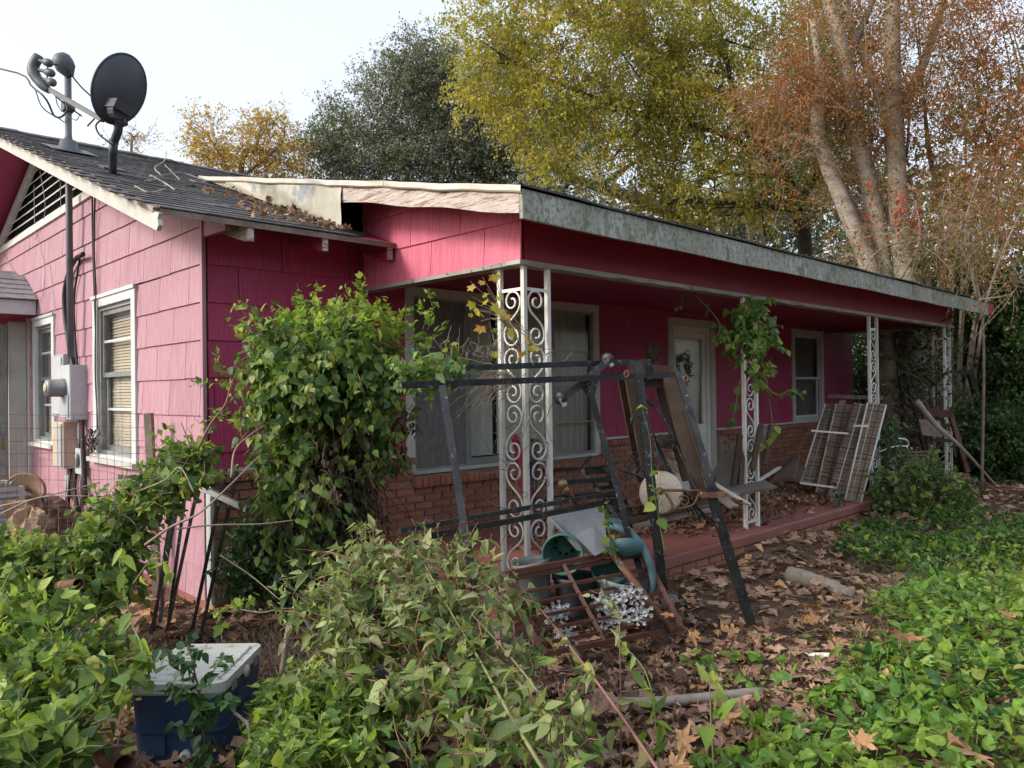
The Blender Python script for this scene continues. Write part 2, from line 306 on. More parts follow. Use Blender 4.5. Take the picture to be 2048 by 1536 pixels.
# ---------------------------------------------------------------- house
H = thing('house', (0, 0, 0), 'single storey pink and crimson cottage with a low porch roof and brick wainscot', 'house')
XE, YB = 11.65, 9.3                      # far right end, back wall
RS, R0 = .354, 2.898                     # main roof top: z = R0 + RS*y
RY = YB/2
def zroof(y): return R0+RS*(y if y <= RY else 2*RY-y)
PS, P0 = .222, 3.258                     # porch roof top: z = P0 + PS*y
PYF, PXL, PXR = -2.331, .995, 11.18
FR = lambda s, t, z: (s, -t, z)          # front wall: s along x, t proud
GB = lambda s, t, z: (-t, s, z)          # gable wall: s along y
SD = lambda s, t, z: (1.37-t, s, z)      # side of the porch beam
def fbox(mb, fr, s0, s1, t0, t1, z0, z1):
    a = [fr(s0, t0, z0), fr(s1, t0, z0), fr(s1, t0, z1), fr(s0, t0, z1)]; b = [fr(s0, t1, z0), fr(s1, t1, z0), fr(s1, t1, z1), fr(s0, t1, z1)]
    return mb.hexa(a, b)
def subrect(r, holes):
    out = [r]
    for h in holes:
        nx = []
        for (a, b, c, d) in out:
            if h[0] >= b or h[1] <= a or h[2] >= d or h[3] <= c: nx.append((a, b, c, d)); continue
            if c < h[2]: nx.append((a, b, c, h[2]))
            if d > h[3]: nx.append((a, b, h[3], d))
            c2, d2 = max(c, h[2]), min(d, h[3])
            if a < h[0]: nx.append((a, h[0], c2, d2))
            if b > h[1]: nx.append((h[1], b, c2, d2))
        out = nx
    return [q for q in out if q[1]-q[0] > .01 and q[3]-q[2] > .01]
def clip(poly, f):
    out = []
    for i in range(len(poly)):
        p, q = poly[i], poly[(i+1) % len(poly)]; a, b = f(*p), f(*q)
        if a >= 0: out.append(p)
        if (a >= 0) != (b >= 0): k = a/(a-b); out.append((p[0]+(q[0]-p[0])*k, p[1]+(q[1]-p[1])*k))
    return out
def siding(parent, fr, s0, s1, z0, z1, mat, holes, clips=(), base=.21, ex=.28, wid=.61, off0=0):
    k = int(math.floor((z0-base)/ex)); row = 0
    while base+k*ex < z1:
        a, b = base+k*ex, base+(k+1)*ex; off = off0+(.31 if k % 2 else 0)+.06*sin(k*5.1); s = s0-((s0-off) % wid)
        while s < s1:
            dz = random.uniform(-.003, .003); q = (max(s+.003, s0), min(s+wid-.003, s1), max(a+dz, z0), min(b+dz*.5, z1))
            mb = MB()
            if q[1]-q[0] > .02 and q[3]-q[2] > .01:
                for (p0, p1, c0, c1) in subrect(q, holes):
                    poly = [(p0, c0), (p1, c0), (p1, c1), (p0, c1)]
                    for f in clips: poly = clip(poly, f) if poly else poly
                    if len(poly) < 3: continue
                    tt = lambda z: .006+.014*(b-z)/ex+.001
                    mb.hexa([fr(u, .001, z) for u, z in poly], [fr(u, tt(z), z) for u, z in poly])
            if mb.V: mb.build('siding_panel', mat, parent)
            s += wid
        k += 1; row += 1
def core(name, fr, s0, s1, z0, z1, holes, clips=(), mat='core', t0=-.12, t1=0):
    mb = MB()
    for (p0, p1, c0, c1) in subrect((s0, s1, z0, z1), holes):
        poly = [(p0, c0), (p1, c0), (p1, c1), (p0, c1)]
        for f in clips: poly = clip(poly, f) if poly else poly
        if len(poly) > 2: mb.hexa([fr(u, t0, z) for u, z in poly], [fr(u, t1, z) for u, z in poly])
    return mb.build(name, M[mat], H)
BW = (1.80, 4.51, .735, 2.44); DR = (5.89, 6.99, .10, 2.39); RW = (9.28, 10.40, .93, 2.40)
G1 = (1.40, 2.61, .90, 2.44); G2 = (4.04, 4.98, .95, 2.41); GD = (5.30, 7.2, -.3, 2.45)
ins = lambda r, d=.03: (r[0]+d, r[1]-d, r[2]+d, r[3]-d)
fh = [ins(BW), (DR[0]+.03, DR[1]-.03, -.3, DR[3]-.03), ins(RW)]
gslope = lambda s, z: zroof(s)-.10-z
VZ = 3.50                                # foot of the gable vent
gvent = (0, 9.3, VZ+.02, 5)
gh = [ins(G1), ins(G2), (GD[0], GD[1], -.3, GD[3])]
fw = core('front_wall', FR, .0, XE, -.2, 2.84, fh); gw = core('gable_wall', GB, .12, YB-.02, -.25, 4.6, gh+[(2.85, 6.45, VZ+.02, 4.6)], [gslope])
siding(fw, FR, .02, XE-.02, .93, 2.82, M['magenta'], [BW, (DR[0], DR[1], -1, DR[3]), RW])
siding(gw, GB, .01, YB-.02, -.03, 4.6, M['pink'], [G1, G2, (GD[0], GD[1], -1, GD[3])], [gslope, lambda s, z: (VZ-.045)-z])
# gable siding beside the vent legs is cut by the vent line; other walls
mb = MB(); mb.box((XE-.12, .13, -.2), (XE, YB, 2.9)); mb.box((.13, YB-.12, -.2), (XE-.13, YB, 2.8)); mb.box((.13, .13, .05), (XE-.13, YB-.13, .12)); mb.build('rear_wall', M['darkpink'], H)
mb = MB(); mb.prism([(XE, .0, 2.7), (XE, YB, 2.7), (XE, RY, zroof(RY)-.1)], (-.1, 0, 0)); mb.build('end_gable', M['darkpink'], H)
mb = MB(); fbox(mb, FR, .13, XE-.14, -.9, -.88, .1, 2.8); fbox(mb, GB, .14, 5.2, -1.2, -1.18, .1, 2.8); mb.build('dark_room_sheet', M['dark'], H)  # near-black sheets added behind the windows; room darkness is put into their colour
mb = MB(); mb.box((-.005, .0, -.3), (.10, 5.2, -.032)); mb.build('foundation', M['redconc'], H)
# corner boards
mb = MB(); fbox(mb, GB, -.025, .012, .0, .028, -.02, 2.8); mb.build('corner_trim', M['pink'], H)
mb = MB(); fbox(mb, GB, -.105, -.027, -.01, .016, -.03, .90); mb.build('corner_board', M['whiteclean'], H)
# brick wainscot
bw = core('brick_wainscot', FR, .0, XE, -.25, .84, [(BW[0], BW[1], .66, 1), (DR[0], DR[1], -1, 2)], mat='mortar', t0=.0, t1=.092)
def brickmesh(w, h, d):
    out = []
    for k in range(4):
        mb = MB(); e = .004; j = lambda: random.uniform(-.0015, .0015)
        a = [(0, 0, 0), (w, 0, 0), (w, 0, h), (0, 0, h)]; b = [(e, -d+e, e), (w-e, -d+e, e), (w-e, -d+e, h-e), (e, -d+e, h-e)]
        mb.hexa([(p[0]+j(), p[1]+.0, p[2]+j()) for p in a], [(p[0]+j(), p[1]-.004+j(), p[2]+j()) for p in b])
        out.append(mkmesh('brick', mb.V, mb.F, M['brick']))
    return out
BR = brickmesh(.192, .057, .022); HB = brickmesh(.09, .057, .022)
cand = []
for r in range(16):
    z = -.24+r*.0675
    if z+.057 > .84: break
    s = (.1 if r % 2 else 0)+.005
    while s < XE-.2:
        if not (DR[0]-.19 < s < DR[1]) and not (BW[0]-.1 < s < BW[1]-.1 and z+.057 > .66): cand.append((s, z))
        s += .2025
cand.sort(key=lambda c: 0 if (c[1] > .1 and .0 < c[0] < 5.6) else (1 if c[1] > .15 and c[0] > 7 else 2))
rest = MB()
for i, (s, z) in enumerate(cand):
    if i < 290: share('brick', random.choice(BR), bw, Matrix.Translation((s, -.086+random.uniform(-.003, .003), z)))
    else: rest.r = random.random(); rest.box((s, -.112, z), (s+.192, -.086, z+.057))
tag(rest.build('brick_courses', M['brick'], bw), kind='stuff')
def rowlock(name, x0, x1, z0, z1, out, tilt=0):
    p = MB(); p.box((x0+.001, -.09, z0+.005), (x1-.001, -.003, z1-.006)); p = p.build(name, M['mortar'], H)
    me = []
    for k in range(4):
        mb = MB(); j = lambda: random.uniform(-.002, .002); w = .058
        mb.hexa([(0, 0, 0), (w, 0, 0), (w, 0, z1-z0), (0, 0, z1-z0)], [(0+j(), -out, .0-tilt+j()), (w+j(), -out, 0-tilt+j()), (w+j(), -out+j(), z1-z0-tilt+j()), (0+j(), -out+j(), z1-z0-tilt+j())])
        me.append(mkmesh('brick', mb.V, mb.F, M['brick']))
    s = x0
    while s < x1-.05:
        share('brick', random.choice(me), p, Matrix.Translation((s, -.004+random.uniform(-.004, .003), z0))); s += .0675
rowlock('brick_cap', .0, BW[0]+.02, .842, .90, .132); rowlock('brick_sill', BW[0]-.0, BW[1]+.05, .655, .733, .165, .02)
rowlock('brick_cap', BW[1]+.05, DR[0], .842, .90, .132); rowlock('brick_cap', DR[1], XE, .842, .90, .132)
for a, b in ((.0, BW[0]), (BW[1], DR[0]), (DR[1], XE)): mb = MB(); fbox(mb, FR, a+.001, b-.001, .0, .03, .903, .929); mb.build('water_table_trim', M['whiteclean'], H)
# ---------------------------------------------------------------- windows, door
def sub(mb, name, mat, par, smooth=False): return mb.build(name, M[mat], par, smooth)
def frame4(fr, r, w, t0, t1, name, mat, par, ws=None):
    s0, s1, z0, z1 = r; mb = MB(); ws = w if ws is None else ws
    fbox(mb, fr, s0, s1, t0, t1, z1-w, z1); fbox(mb, fr, s0, s1, t0, t1, z0, z0+ws)
    fbox(mb, fr, s0, s0+w, t0, t1, z0+ws, z1-w); fbox(mb, fr, s1-w, s1, t0, t1, z0+ws, z1-w); return mb.build(name, M[mat], par)
def pane(fr, r, t, par):
    mb = MB(); fbox(mb, fr, r[0], r[1], t, t+.004, r[2], r[3]); return mb.build('pane', M['glass'], par)
def blinds(fr, r, t, par, pitch=.028, mat='mblind'):
    mb0 = MB(); w = (r[1]-r[0]); me = None; z = r[2]
    mb = MB(); mb.hexa([fr(0, -.005, .0235), fr(w, -.005, .0235), fr(w, -.005, .025), fr(0, -.005, .025)], [fr(0, .005, .0), fr(w, .005, .0), fr(w, .005, .0015), fr(0, .005, .0015)])
    me = mkmesh('blind_slat', mb.V, mb.F, M[mat])
    while z < r[3]: share('blind_slat', me, par, Matrix.Translation(fr(r[0], t, z)) @ Matrix.Rotation(random.uniform(-.004, .004), 4, 'Z')); z += pitch
# big front window
w1 = frame4(FR, BW, .085, -.02, .035, 'window', 'white', H, ws=.03); w1['label'] = 'wide picture window with side screens and vertical blinds'
i0 = (BW[0]+.085, BW[1]-.085, BW[2]+.03, BW[3]-.085)
x1, x2 = 2.53, 3.75
frame4(FR, (i0[0], x1, i0[2], i0[3]), .022, -.01, .02, 'screen_frame', 'greymetal', w1)
mb = MB(); fbox(mb, FR, i0[0]+.022, x1-.022, -.002, .004, i0[2]+.022, i0[3]-.022); sub(mb, 'insect_screen', 'screen', w1)
frame4(FR, (x1, x2, i0[2], i0[3]), .045, -.03, .015, 'sash', 'greymetal', w1, ws=.07)
pane(FR, (x1+.045, x2-.045, i0[2]+.07, i0[3]-.045), -.02, w1)
frame4(FR, (x2, i0[1], i0[2], i0[3]), .03, -.02, .018, 'sash', 'greymetal', w1)
pane(FR, (x2+.03, i0[1]-.03, i0[2]+.03, i0[3]-.03), -.012, w1)
mb = MB(); fbox(mb, FR, x2+.03, i0[1]-.03, -.028, .0, 1.50, 1.525); fbox(mb, FR, x2+.03, i0[1]-.03, -.028, .0, 1.90, 1.912); fbox(mb, FR, x2+.03, i0[1]-.03, -.028, .0, 1.12, 1.132); sub(mb, 'sash_rail', 'greymetal', w1)
s = x1+.05
mb = MB(); mb.add([(0, 0, 0), (.085, -.012, 0), (.085, -.012, 1.5), (0, 0, 1.5)], [(0, 1, 2, 3)]); mev = mkmesh('vertical_blind_vane', mb.V, mb.F, M['vblind'])
while s < x2-.08:
    if not (2.86 < s < 2.96): share('vertical_blind_vane', mev, w1, Matrix.Translation((s, .075, i0[2]+.08)) @ Matrix.Rotation(random.uniform(-.3, .1), 4, 'Z'))
    s += .083
def curtain(fr, r, t, par, mat='curtain', amp=.02, k=9):
    n = 60; V = []; F = []
    for i in range(n+1):
        u = i/n; d = amp*sin(u*k*2*pi+1.3*sin(u*7))
        V += [fr(r[0]+(r[1]-r[0])*u, t-.02+d*1.4, r[2]), fr(r[0]+(r[1]-r[0])*u, t-.02+d, r[3])]
    F = [(2*i, 2*i+2, 2*i+3, 2*i+1) for i in range(n)]; mb = MB(); mb.add(V, F); return mb.build('curtain', M[mat], par, True)
curtain(FR, (x2+.03, i0[1]-.02, i0[2], i0[3]), -.075, w1, k=6)
mb = MB(); fbox(mb, FR, BW[0]+.002, BW[1]-.002, .036, .06, BW[2]+.002, BW[2]+.022); sub(mb, 'window_ledge', 'white', w1)
# right porch window
w2 = frame4(FR, RW, .085, -.02, .035, 'window', 'white', H, ws=.05); w2['label'] = 'dark double sash window at the far end of the porch'
i1 = (RW[0]+.085, RW[1]-.085, RW[2]+.05, RW[3]-.085); zm = 1.60
frame4(FR, (i1[0], i1[1], zm, i1[3]), .04, -.03, .0, 'upper_sash', 'whiteclean', w2); frame4(FR, (i1[0], i1[1], i1[2], zm+.04), .04, -.055, -.031, 'lower_sash', 'whiteclean', w2)
pane(FR, (i1[0]+.04, i1[1]-.04, zm+.04, i1[3]-.04), -.015, w2); pane(FR, (i1[0]+.04, i1[1]-.04, i1[2]+.04, zm), -.045, w2)
mb = MB(); fbox(mb, FR, i1[0], i1[1], -.12, -.11, i1[2], i1[3]); sub(mb, 'window_shade', 'screen', w2)
# door
dr = MB(); a, b, c, d = DR
fbox(dr, FR, a, a+.10, -.02, .04, c, d-.10); fbox(dr, FR, b-.10, b, -.02, .04, c, d-.10); fbox(dr, FR, a, b, -.02, .042, d-.10, d)
dr = dr.build('door', M['white'], H); dr['label'] = 'off-white storm door with a wreath in its window'
mb = MB(); fbox(mb, FR, a+.10, a+.17, -.06, .01, c, d-.10); fbox(mb, FR, b-.17, b-.10, -.06, .01, c, d-.10); fbox(mb, FR, a+.17, b-.17, -.06, .01, d-.18, d-.10); sub(mb, 'door_frame', 'doorwhite', dr)
mb = MB(); fbox(mb, FR, a+.17, b-.17, -.055, -.02, c, 1.0); fbox(mb, FR, a+.17, a+.23, -.055, -.02, 1.0, d-.18); fbox(mb, FR, b-.23, b-.17, -.055, -.02, 1.0, d-.18); fbox(mb, FR, a+.23, b-.23, -.055, -.02, d-.25, d-.18); sub(mb, 'storm_door', 'doorwhite', dr)
mb = MB(); fbox(mb, FR, a+.23, b-.23, -.045, -.041, 1.0, d-.25); mb.build('pane', M['glass'], dr)
mb = MB(); fbox(mb, FR, a+.17, b-.17, -.12, -.10, c, d-.18); sub(mb, 'inner_door', 'doorwhite', dr)
mb = MB(); fbox(mb, FR, a+.56, a+.68, -.098, -.09, 1.72, 2.0); sub(mb, 'door_light', 'dark', dr)
mb = MB(); mb.lathe((a+.29, -.03, 1.12), [(.0, .07), (.026, .06), (.03, .045), (.012, .03), (.012, 0)], 12, (0, -1, 0)); sub(mb, 'door_knob', 'brass', dr, True)
mb = MB()
for k in range(150):
    th = random.uniform(0, 2*pi); r = .15+random.gauss(0, .022); c0 = np.array([a+.42+r*cos(th), .03+random.uniform(-.03, .02), 1.72+r*sin(th)*1.15]); v = np.array([random.gauss(0, 1) for _ in range(3)]); v /= np.linalg.norm(v); u = np.cross(v, [0, 1, .3]); u /= np.linalg.norm(u)
    mb.r = random.random(); mb.add([c0, c0+v*.03+u*.014, c0+v*.06, c0+v*.03-u*.014], [(0, 1, 2, 3)])
mb = mb.build('wreath', M['L_plastic']); tag(mb, 'grey-green wreath hung in the glass of the off-white front door', 'wreath')
# gable windows
def gwin(r, sc):
    w = frame4(GB, r, .10, -.02, .035, 'window', 'whiteclean', H, ws=.03)
    a, b, c, d = r[0]+.10, r[1]-.10, r[2]+.03, r[3]-.10; zm = c+(d-c)*.52
    frame4(GB, (a, b, c, d), .035, -.05, .0, 'window_jamb', 'greymetal', w)
    a += .035; b -= .035; c += .035; d -= .035
    for nm, z0, z1, t in (('upper_sash', zm, d, -.02), ('lower_sash', c, zm+.045, -.05)):
        frame4(GB, (a, b, z0, z1), .045, t-.025, t, nm, 'beige' if sc else 'greymetal', w)
        pane(GB, (a+.045, b-.045, z0+.045, z1-.045), t-.014, w)
        mb = MB(); zc = (z0+z1)/2+.02; fbox(mb, GB, a+.045, b-.045, t-.018, t+.001, zc-.012, zc+.012); sub(mb, 'muntin', 'whiteclean', w)
    blinds(GB, (a+.01, b-.01, c+.02, d), -.095, w)
    mb = MB(); fbox(mb, GB, r[0]-.05, r[1]+.05, .0, .085, r[2]-.045, r[2]-.002); sub(mb, 'window_sill', 'white', w)
    mb = MB(); fbox(mb, GB, r[0]-.01, r[1]+.01, .036, .05, r[3]-.02, r[3]+.012); sub(mb, 'drip_cap', 'whiteclean', w)
    return w
gwin(G1, 0)['label'] = 'white framed sash window with cream blinds nearest the house corner'; gwin(G2, 0)['label'] = 'narrow looking sash window behind the electric meter'
# gable vent with slats
vt = MB(); hs = (zroof(RY)-.16-VZ); va = (RY, zroof(RY)-.13)
vb0, vb1 = RY-hs/RS, RY+hs/RS
def strip(mb, p, q, w, t0, t1):
    p = np.array(p); q = np.array(q); d = q-p; L = np.linalg.norm(d); n = np.array([-d[1], d[0]])/L*w
    poly = [p, q, q+n, p+n]; mb.hexa([GB(u, t0, z) for u, z in poly], [GB(u, t1, z) for u, z in poly])
strip(vt, (vb0, VZ-.05), (vb1, VZ-.05), .07, -.01, .04); strip(vt, (va[0], va[1]), (vb1+.05, VZ-.02), -.10, -.01, .045); strip(vt, (vb0-.05, VZ-.02), (va[0], va[1]), -.10, -.01, .045)
vt = vt.build('gable_vent', M['white'], H); vt['label'] = 'triangular louvred vent under the roof peak'
mb = MB(); mb.prism([(.05, vb0, VZ), (.05, vb1, VZ), (.05, RY, va[1])], (.01, 0, 0)); sub(mb, 'vent_backing', 'dark', vt)
z = VZ+.06
while z < va[1]-.1:
    k = (z-VZ)/RS; mb = MB(); mb.hexa([GB(vb0+k-.02, .02, z-.03), GB(vb1-k+.02, .02, z-.03), GB(vb1-k+.02, .02, z-.018), GB(vb0+k-.02, .02, z-.018)], [GB(vb0+k, -.035, z+.03), GB(vb1-k, -.035, z+.03), GB(vb1-k, -.035, z+.042), GB(vb0+k, -.035, z+.042)])
    sub(mb, 'louvre_slat', 'whiteclean', vt); z += .105
# ---------------------------------------------------------------- main roof
def slope_slab(x0, x1, y0, y1, zf, th, dz=0):
    return [(x0, y0, zf(y0)+dz), (x1, y0, zf(y0)+dz), (x1, y1, zf(y1)+dz), (x0, y1, zf(y1)+dz)], [(x0, y0, zf(y0)+dz-th), (x1, y0, zf(y0)+dz-th), (x1, y1, zf(y1)+dz-th), (x0, y1, zf(y1)+dz-th)]
zb = lambda y: R0+RS*y; zk = lambda y: zroof(2*RY-y) if False else R0+RS*(2*RY-y)
mb = MB(); t, b = slope_slab(-.5, XE+.4, -.5, RY, zb, .028, -.022); mb.hexa(b, t)
t, b = slope_slab(-.5, XE+.4, RY, YB+.5, zk, .028, -.022); mb.hexa(b, t)
rf = mb.build('roof', M['darkpink'], H)
# shingles, lapped courses; those nearest the rake as pieces, the others joined
SH = []
for k in range(5):
    mb = MB(); L_ = .19; w = .295; j = random.uniform(0, .003)
    mb.hexa([(0, 0, .004), (w, 0, .004), (w, L_, .001), (0, L_, .001)], [(0, 0, .012+j), (w, 0, .012+j*.5), (w, L_, .005), (0, L_, .005)]); SH.append((mb.V, mb.F))
SHm = [mkmesh('shingle', v, f, M['shingle']) for v, f in SH]
rotS = Matrix.Rotation(math.atan(RS), 4, 'X'); rest = MB(); cs = cos(math.atan(RS)); ns = 0; lst = []
for r in range(40):
    d = -.03+r*.142; y = -.5+d*cs
    if y > RY-.1: break
    x = -.52-(.15 if r % 2 else 0)+random.uniform(-.02, .02)
    xmax = 1.0 if y < 2.4 else 12
    while x < xmax:
        lst.append((x, y)); x += .302
lst.sort(key=lambda p: (p[0]+2.31)*.7+(p[1]+5.6)*.7)
rm = np.array(rotS.to_3x3())
for i, (x, y) in enumerate(lst):
    z = zb(y)-.02; k = random.randrange(5)
    if i < 290: share('shingle', SHm[k], rf, Matrix.Translation((x, y, z+random.uniform(0, .004))) @ rotS)
    else: rest.r = random.random(); rest.add((np.array(SH[k][0]) @ rm.T)+np.array([x, y, z]), SH[k][1])
y = YB+.5
for r in range(38):
    d = r*.142; y = YB+.5-d*cs
    if y < RY+.1: break
    rest.r = random.random(); rest.hexa([(-.52, y, zk(y)-.015), (12, y, zk(y)-.015), (12, y-.18, zk(y-.18)-.018), (-.52, y-.18, zk(y-.18)-.018)], [(-.52, y, zk(y)-.004), (12, y, zk(y)-.004), (12, y-.18, zk(y-.18)-.014), (-.52, y-.18, zk(y-.18)-.014)])
tag(rest.build('shingle_courses', M['shingle'], rf), kind='stuff')
x = -.54
mbc = MB(); mbc.hexa([(0, -.15, -.06), (.3, -.15, -.06), (.3, 0, .0), (0, 0, 0)], [(0, -.15, -.048), (.3, -.15, -.048), (.3, 0, .016), (0, 0, .012)]); mbc.hexa([(0, .15, -.06), (.3, .15, -.06), (.3, 0, .0), (0, 0, 0)], [(0, .15, -.048), (.3, .15, -.048), (.3, 0, .016), (0, 0, .012)]); mec = mkmesh('ridge_cap_shingle', mbc.V, mbc.F, M['shingle'])
while x < XE+.4: share('ridge_cap_shingle', mec, rf, Matrix.Translation((x, RY, zb(RY)+.004)) @ Matrix.Rotation(random.uniform(-.03, .03), 4, 'Y')); x += .145
# rake boards
def rake(name, x, y0, y1, top, bot, zf, th, mat, par=H, ragged=False):
    mb = MB(); poly = [(y0, zf(y0)+top), (y1, zf(y1)+top), (y1, zf(y1)+bot), (y0+(.05 if ragged else 0), zf(y0)+bot)]
    if ragged: poly = [(y0, zf(y0)+top), (y1, zf(y1)+top), (y1, zf(y1)+bot), (y0+.05, zf(y0+.05)+bot), (y0+.012, zf(y0)+bot*.72), (y0+.03, zf(y0)+bot*.45), (y0+.0, zf(y0)+bot*.25)]
    mb.hexa([(x, a, b) for a, b in poly], [(x+th, a, b) for a, b in poly]); return mb.build(name, M[mat], par)
rake('rake_board', -.53, -.60, RY, -.045, -.165, zb, .028, 'white', ragged=True); rake('rake_trim', -.54, -.54, RY, -.018, -.058, zb, .036, 'peel', ragged=True)
rake('rake_board', -.53, RY, YB+.55, -.045, -.165, zk, .028, 'white'); rake('rake_trim', -.54, RY, YB+.5, -.018, -.058, zk, .036, 'peel')
mb = MB(); mb.hexa([(-.015, .0, zb(0)-.055), (-.015, -.40, zb(-.4)-.055), (-.015, -.40, zb(-.4)-.12), (-.015, .05, zb(0)-.25)], [(.02, .0, zb(0)-.055), (.02, -.40, zb(-.4)-.055), (.02, -.40, zb(-.4)-.12), (.02, .05, zb(0)-.25)]); mb.build('rafter_tail', M['pink'], H)
for x, m2 in ((.10, 'peel'), (.69, 'darkpink'), (1.28, 'darkpink')):
    mb = MB(); poly = [(-.002, zb(0)-.055), (-.50, zb(-.5)-.055), (-.50, zb(-.5)-.165), (-.47, zb(-.47)-.175), (-.002, zb(0)-.20)]
    mb.hexa([(x, a, b) for a, b in poly], [(x+.04, a, b) for a, b in poly]); rt = mb.build('rafter_tail', M[m2], H)
    mb = MB(); mb.box((x-.003, -.512, zb(-.5)-.165), (x+.043, -.501, zb(-.5)-.05)); sub(mb, 'tail_end', 'peel', rt)
mb = MB(); t, b = slope_slab(-.498, 1.36, -.525, -.502, zb, .04, -.022); mb.hexa(b, t); mb.build('eave_strip', M['wood'], H)
# ---------------------------------------------------------------- porch roof
zp = lambda y: P0+PS*y
mb = MB(); t, b = slope_slab(PXL+.03, PXR, PYF+.03, 2.65, zp, .03, -.02); mb.hexa(b, t); prf = mb.build('porch_roof', M['darkpink'], H)
mb = MB(); y = PYF-.02
while y < 2.6:
    mb.r = random.random(); w = random.uniform(-.003, .003); xs = np.linspace(PXL-.02, PXR+.02, 24); V = []
    for x in xs:
        dz = .004*sin(x*3+y)+.003*sin(x*9.1)
        V += [(x, y+.006*sin(x*4), zp(y)-.012+dz), (x, y+.006*sin(x*4), zp(y)+.004+dz+w), (x, y+.17, zp(y+.17)-.014+dz)]
    mb.add(V, [(3*i, 3*i+3, 3*i+4, 3*i+1) for i in range(23)]+[(3*i+1, 3*i+4, 3*i+5, 3*i+2) for i in range(23)]); y += .138
tag(mb.build('shingle_courses', M['shingle'], prf), kind='stuff')
def board(name, p, q, h, th, mat, nrm, par=H, wav=.004, n=14):
    p = np.array(p, float); q = np.array(q, float); nrm = np.array(nrm, float); mb = MB(); V = []
    for i in range(n+1):
        u = i/n; c = p+(q-p)*u; e = wav*sin(u*9+p[0]); f = wav*sin(u*21+2)
        V += [c+nrm*th+[0, 0, f*.4], c+nrm*(th+e)+[0, 0, -h+f], c+[0, 0, -h+f], c+[0, 0, f*.4]]
    F = [(4*i+k, 4*i+4+k, 4*i+4+(k+1) % 4, 4*i+(k+1) % 4) for i in range(n) for k in range(4)]+[(0, 1, 2, 3), (4*n+3, 4*n+2, 4*n+1, 4*n)]
    mb.add(V, F); return mb.build(name, M[mat], par)
board('front_fascia', (PXL+.0, PYF+.026, zp(PYF)-.022), (7.1, PYF+.026, zp(PYF)-.022), .185, .026, 'mildew', (0, -1, 0)); board('front_fascia', (7.104, PYF+.026, zp(PYF)-.022), (PXR-.25, PYF+.026, zp(PYF)-.024), .188, .026, 'mildew', (0, -1, 0))
board('front_fascia', (PXR-.248, PYF+.026, zp(PYF)-.022), (PXR+.03, PYF+.026, zp(PYF)-.024), .17, .026, 'crimson', (0, -1, 0))
mb = MB(); ys = np.linspace(PYF+.03, -.28, 12); tp = [(y, zp(y)-.035) for y in ys]; bt = [(y, zp(y)-.175+.008*sin(y*7)+(.0 if i else -.0)) for i, y in enumerate(ys)]
for i in range(11): mb.hexa([(PXL, tp[i][0], tp[i][1]), (PXL, tp[i+1][0], tp[i+1][1]), (PXL, bt[i+1][0], bt[i+1][1]), (PXL, bt[i][0], bt[i][1])], [(PXL+.028, tp[i][0], tp[i][1]), (PXL+.028, tp[i+1][0], tp[i+1][1]), (PXL+.028, bt[i+1][0], bt[i+1][1]), (PXL+.028, bt[i][0], bt[i][1])])
mb.build('side_fascia', M['peel'], H)
for a, b in ((PYF-.01, -.9), (-.895, 2.5)):
    mb = MB(); ys = np.linspace(a, b, 14); V = []
    for y in ys:
        wv = .006*sin(y*5.3)+.004*sin(y*13); V += [(PXL-.018+wv*.5, y, zp(y)-.055+wv), (PXL-.030+wv, y, zp(y)-.045+wv), (PXL-.024, y, zp(y)-.006+wv*.5), (PXL+.05, y, zp(y)+.002)]
    mb.add(V, [(4*i+k, 4*i+4+k, 4*i+5+k, 4*i+1+k) for i in range(13) for k in range(3)]); mb.build('drip_edge', M['creammetal'], H)
mb = MB(); n = 26; V = []
for i in range(n):
    y = -.30+i/(n-1)*2.9; zt = zp(y)-.04; z0 = zb(y)+.0-(.0 if y > -.2 else .0)
    for k in range(5):
        u = k/4; dz = .012*sin(y*6+u*3)*sin(pi*u); V.append((PXL-.006+dz-.03*u*max(0, 1-(y+.3)*1.5), y-.03*u*u, zt+(max(z0-.005, 0)-zt)*u))
mb.add(V, [(5*i+k, 5*i+5+k, 5*i+6+k, 5*i+1+k) for i in range(n-1) for k in range(4)]); mb.build('metal_flashing', M['flash'], H, True)
# beam side with siding, front beam board, bottoms
mb = MB(); poly = [(-1.93, 2.37), (-.002, 2.37), (-.002, 2.86), (-1.93, zp(-1.93)-.052)]; mb.hexa([(1.37, a, b) for a, b in poly], [(1.42, a, b) for a, b in poly]); pb = mb.build('porch_beam_side', M['core'], H)
pb['label'] = 'rose pink shingled side of the porch header'
sc = [lambda s, z: zp(s)-.055-z]
siding(pb, SD, -1.95, -.03, 2.375, 3.3, M['rose'], [], sc, base=2.645-.28, off0=.25)
mb = MB(); mb.box((1.39, -1.952, 2.372), (10.53, -1.93, zp(-1.95)-.052)); mb.box((1.425, -1.928, 2.42), (10.5, -1.90, zp(-1.92)-.055)); mb.build('porch_beam_front', M['crimson'], H)
mb = MB(); xs = np.linspace(1.33, 10.56, 50)
for i in range(49):
    a, b = xs[i], xs[i+1]; e0 = .012*abs(sin(a*5.1))+.006*sin(a*17); e1 = .012*abs(sin(b*5.1))+.006*sin(b*17)
    mb.hexa([(a, -1.968, 2.372), (b, -1.968, 2.372), (b, -1.968, 2.345-e1*.8), (a, -1.968, 2.345-e0*.8)], [(a, -1.83, 2.371), (b, -1.83, 2.371), (b, -1.83, 2.345), (a, -1.83, 2.345)])
mb.build('beam_soffit_trim', M['trimgrey'], H)
mb = MB(); mb.box((1.335, -1.825, 2.343), (1.46, -.005, 2.371)); mb.build('beam_soffit_trim', M['trimgrey'], H); mb = MB(); mb.box((10.44, -1.825, 2.343), (10.56, -.04, 2.371)); mb.build('beam_soffit_trim', M['trimgrey'], H)
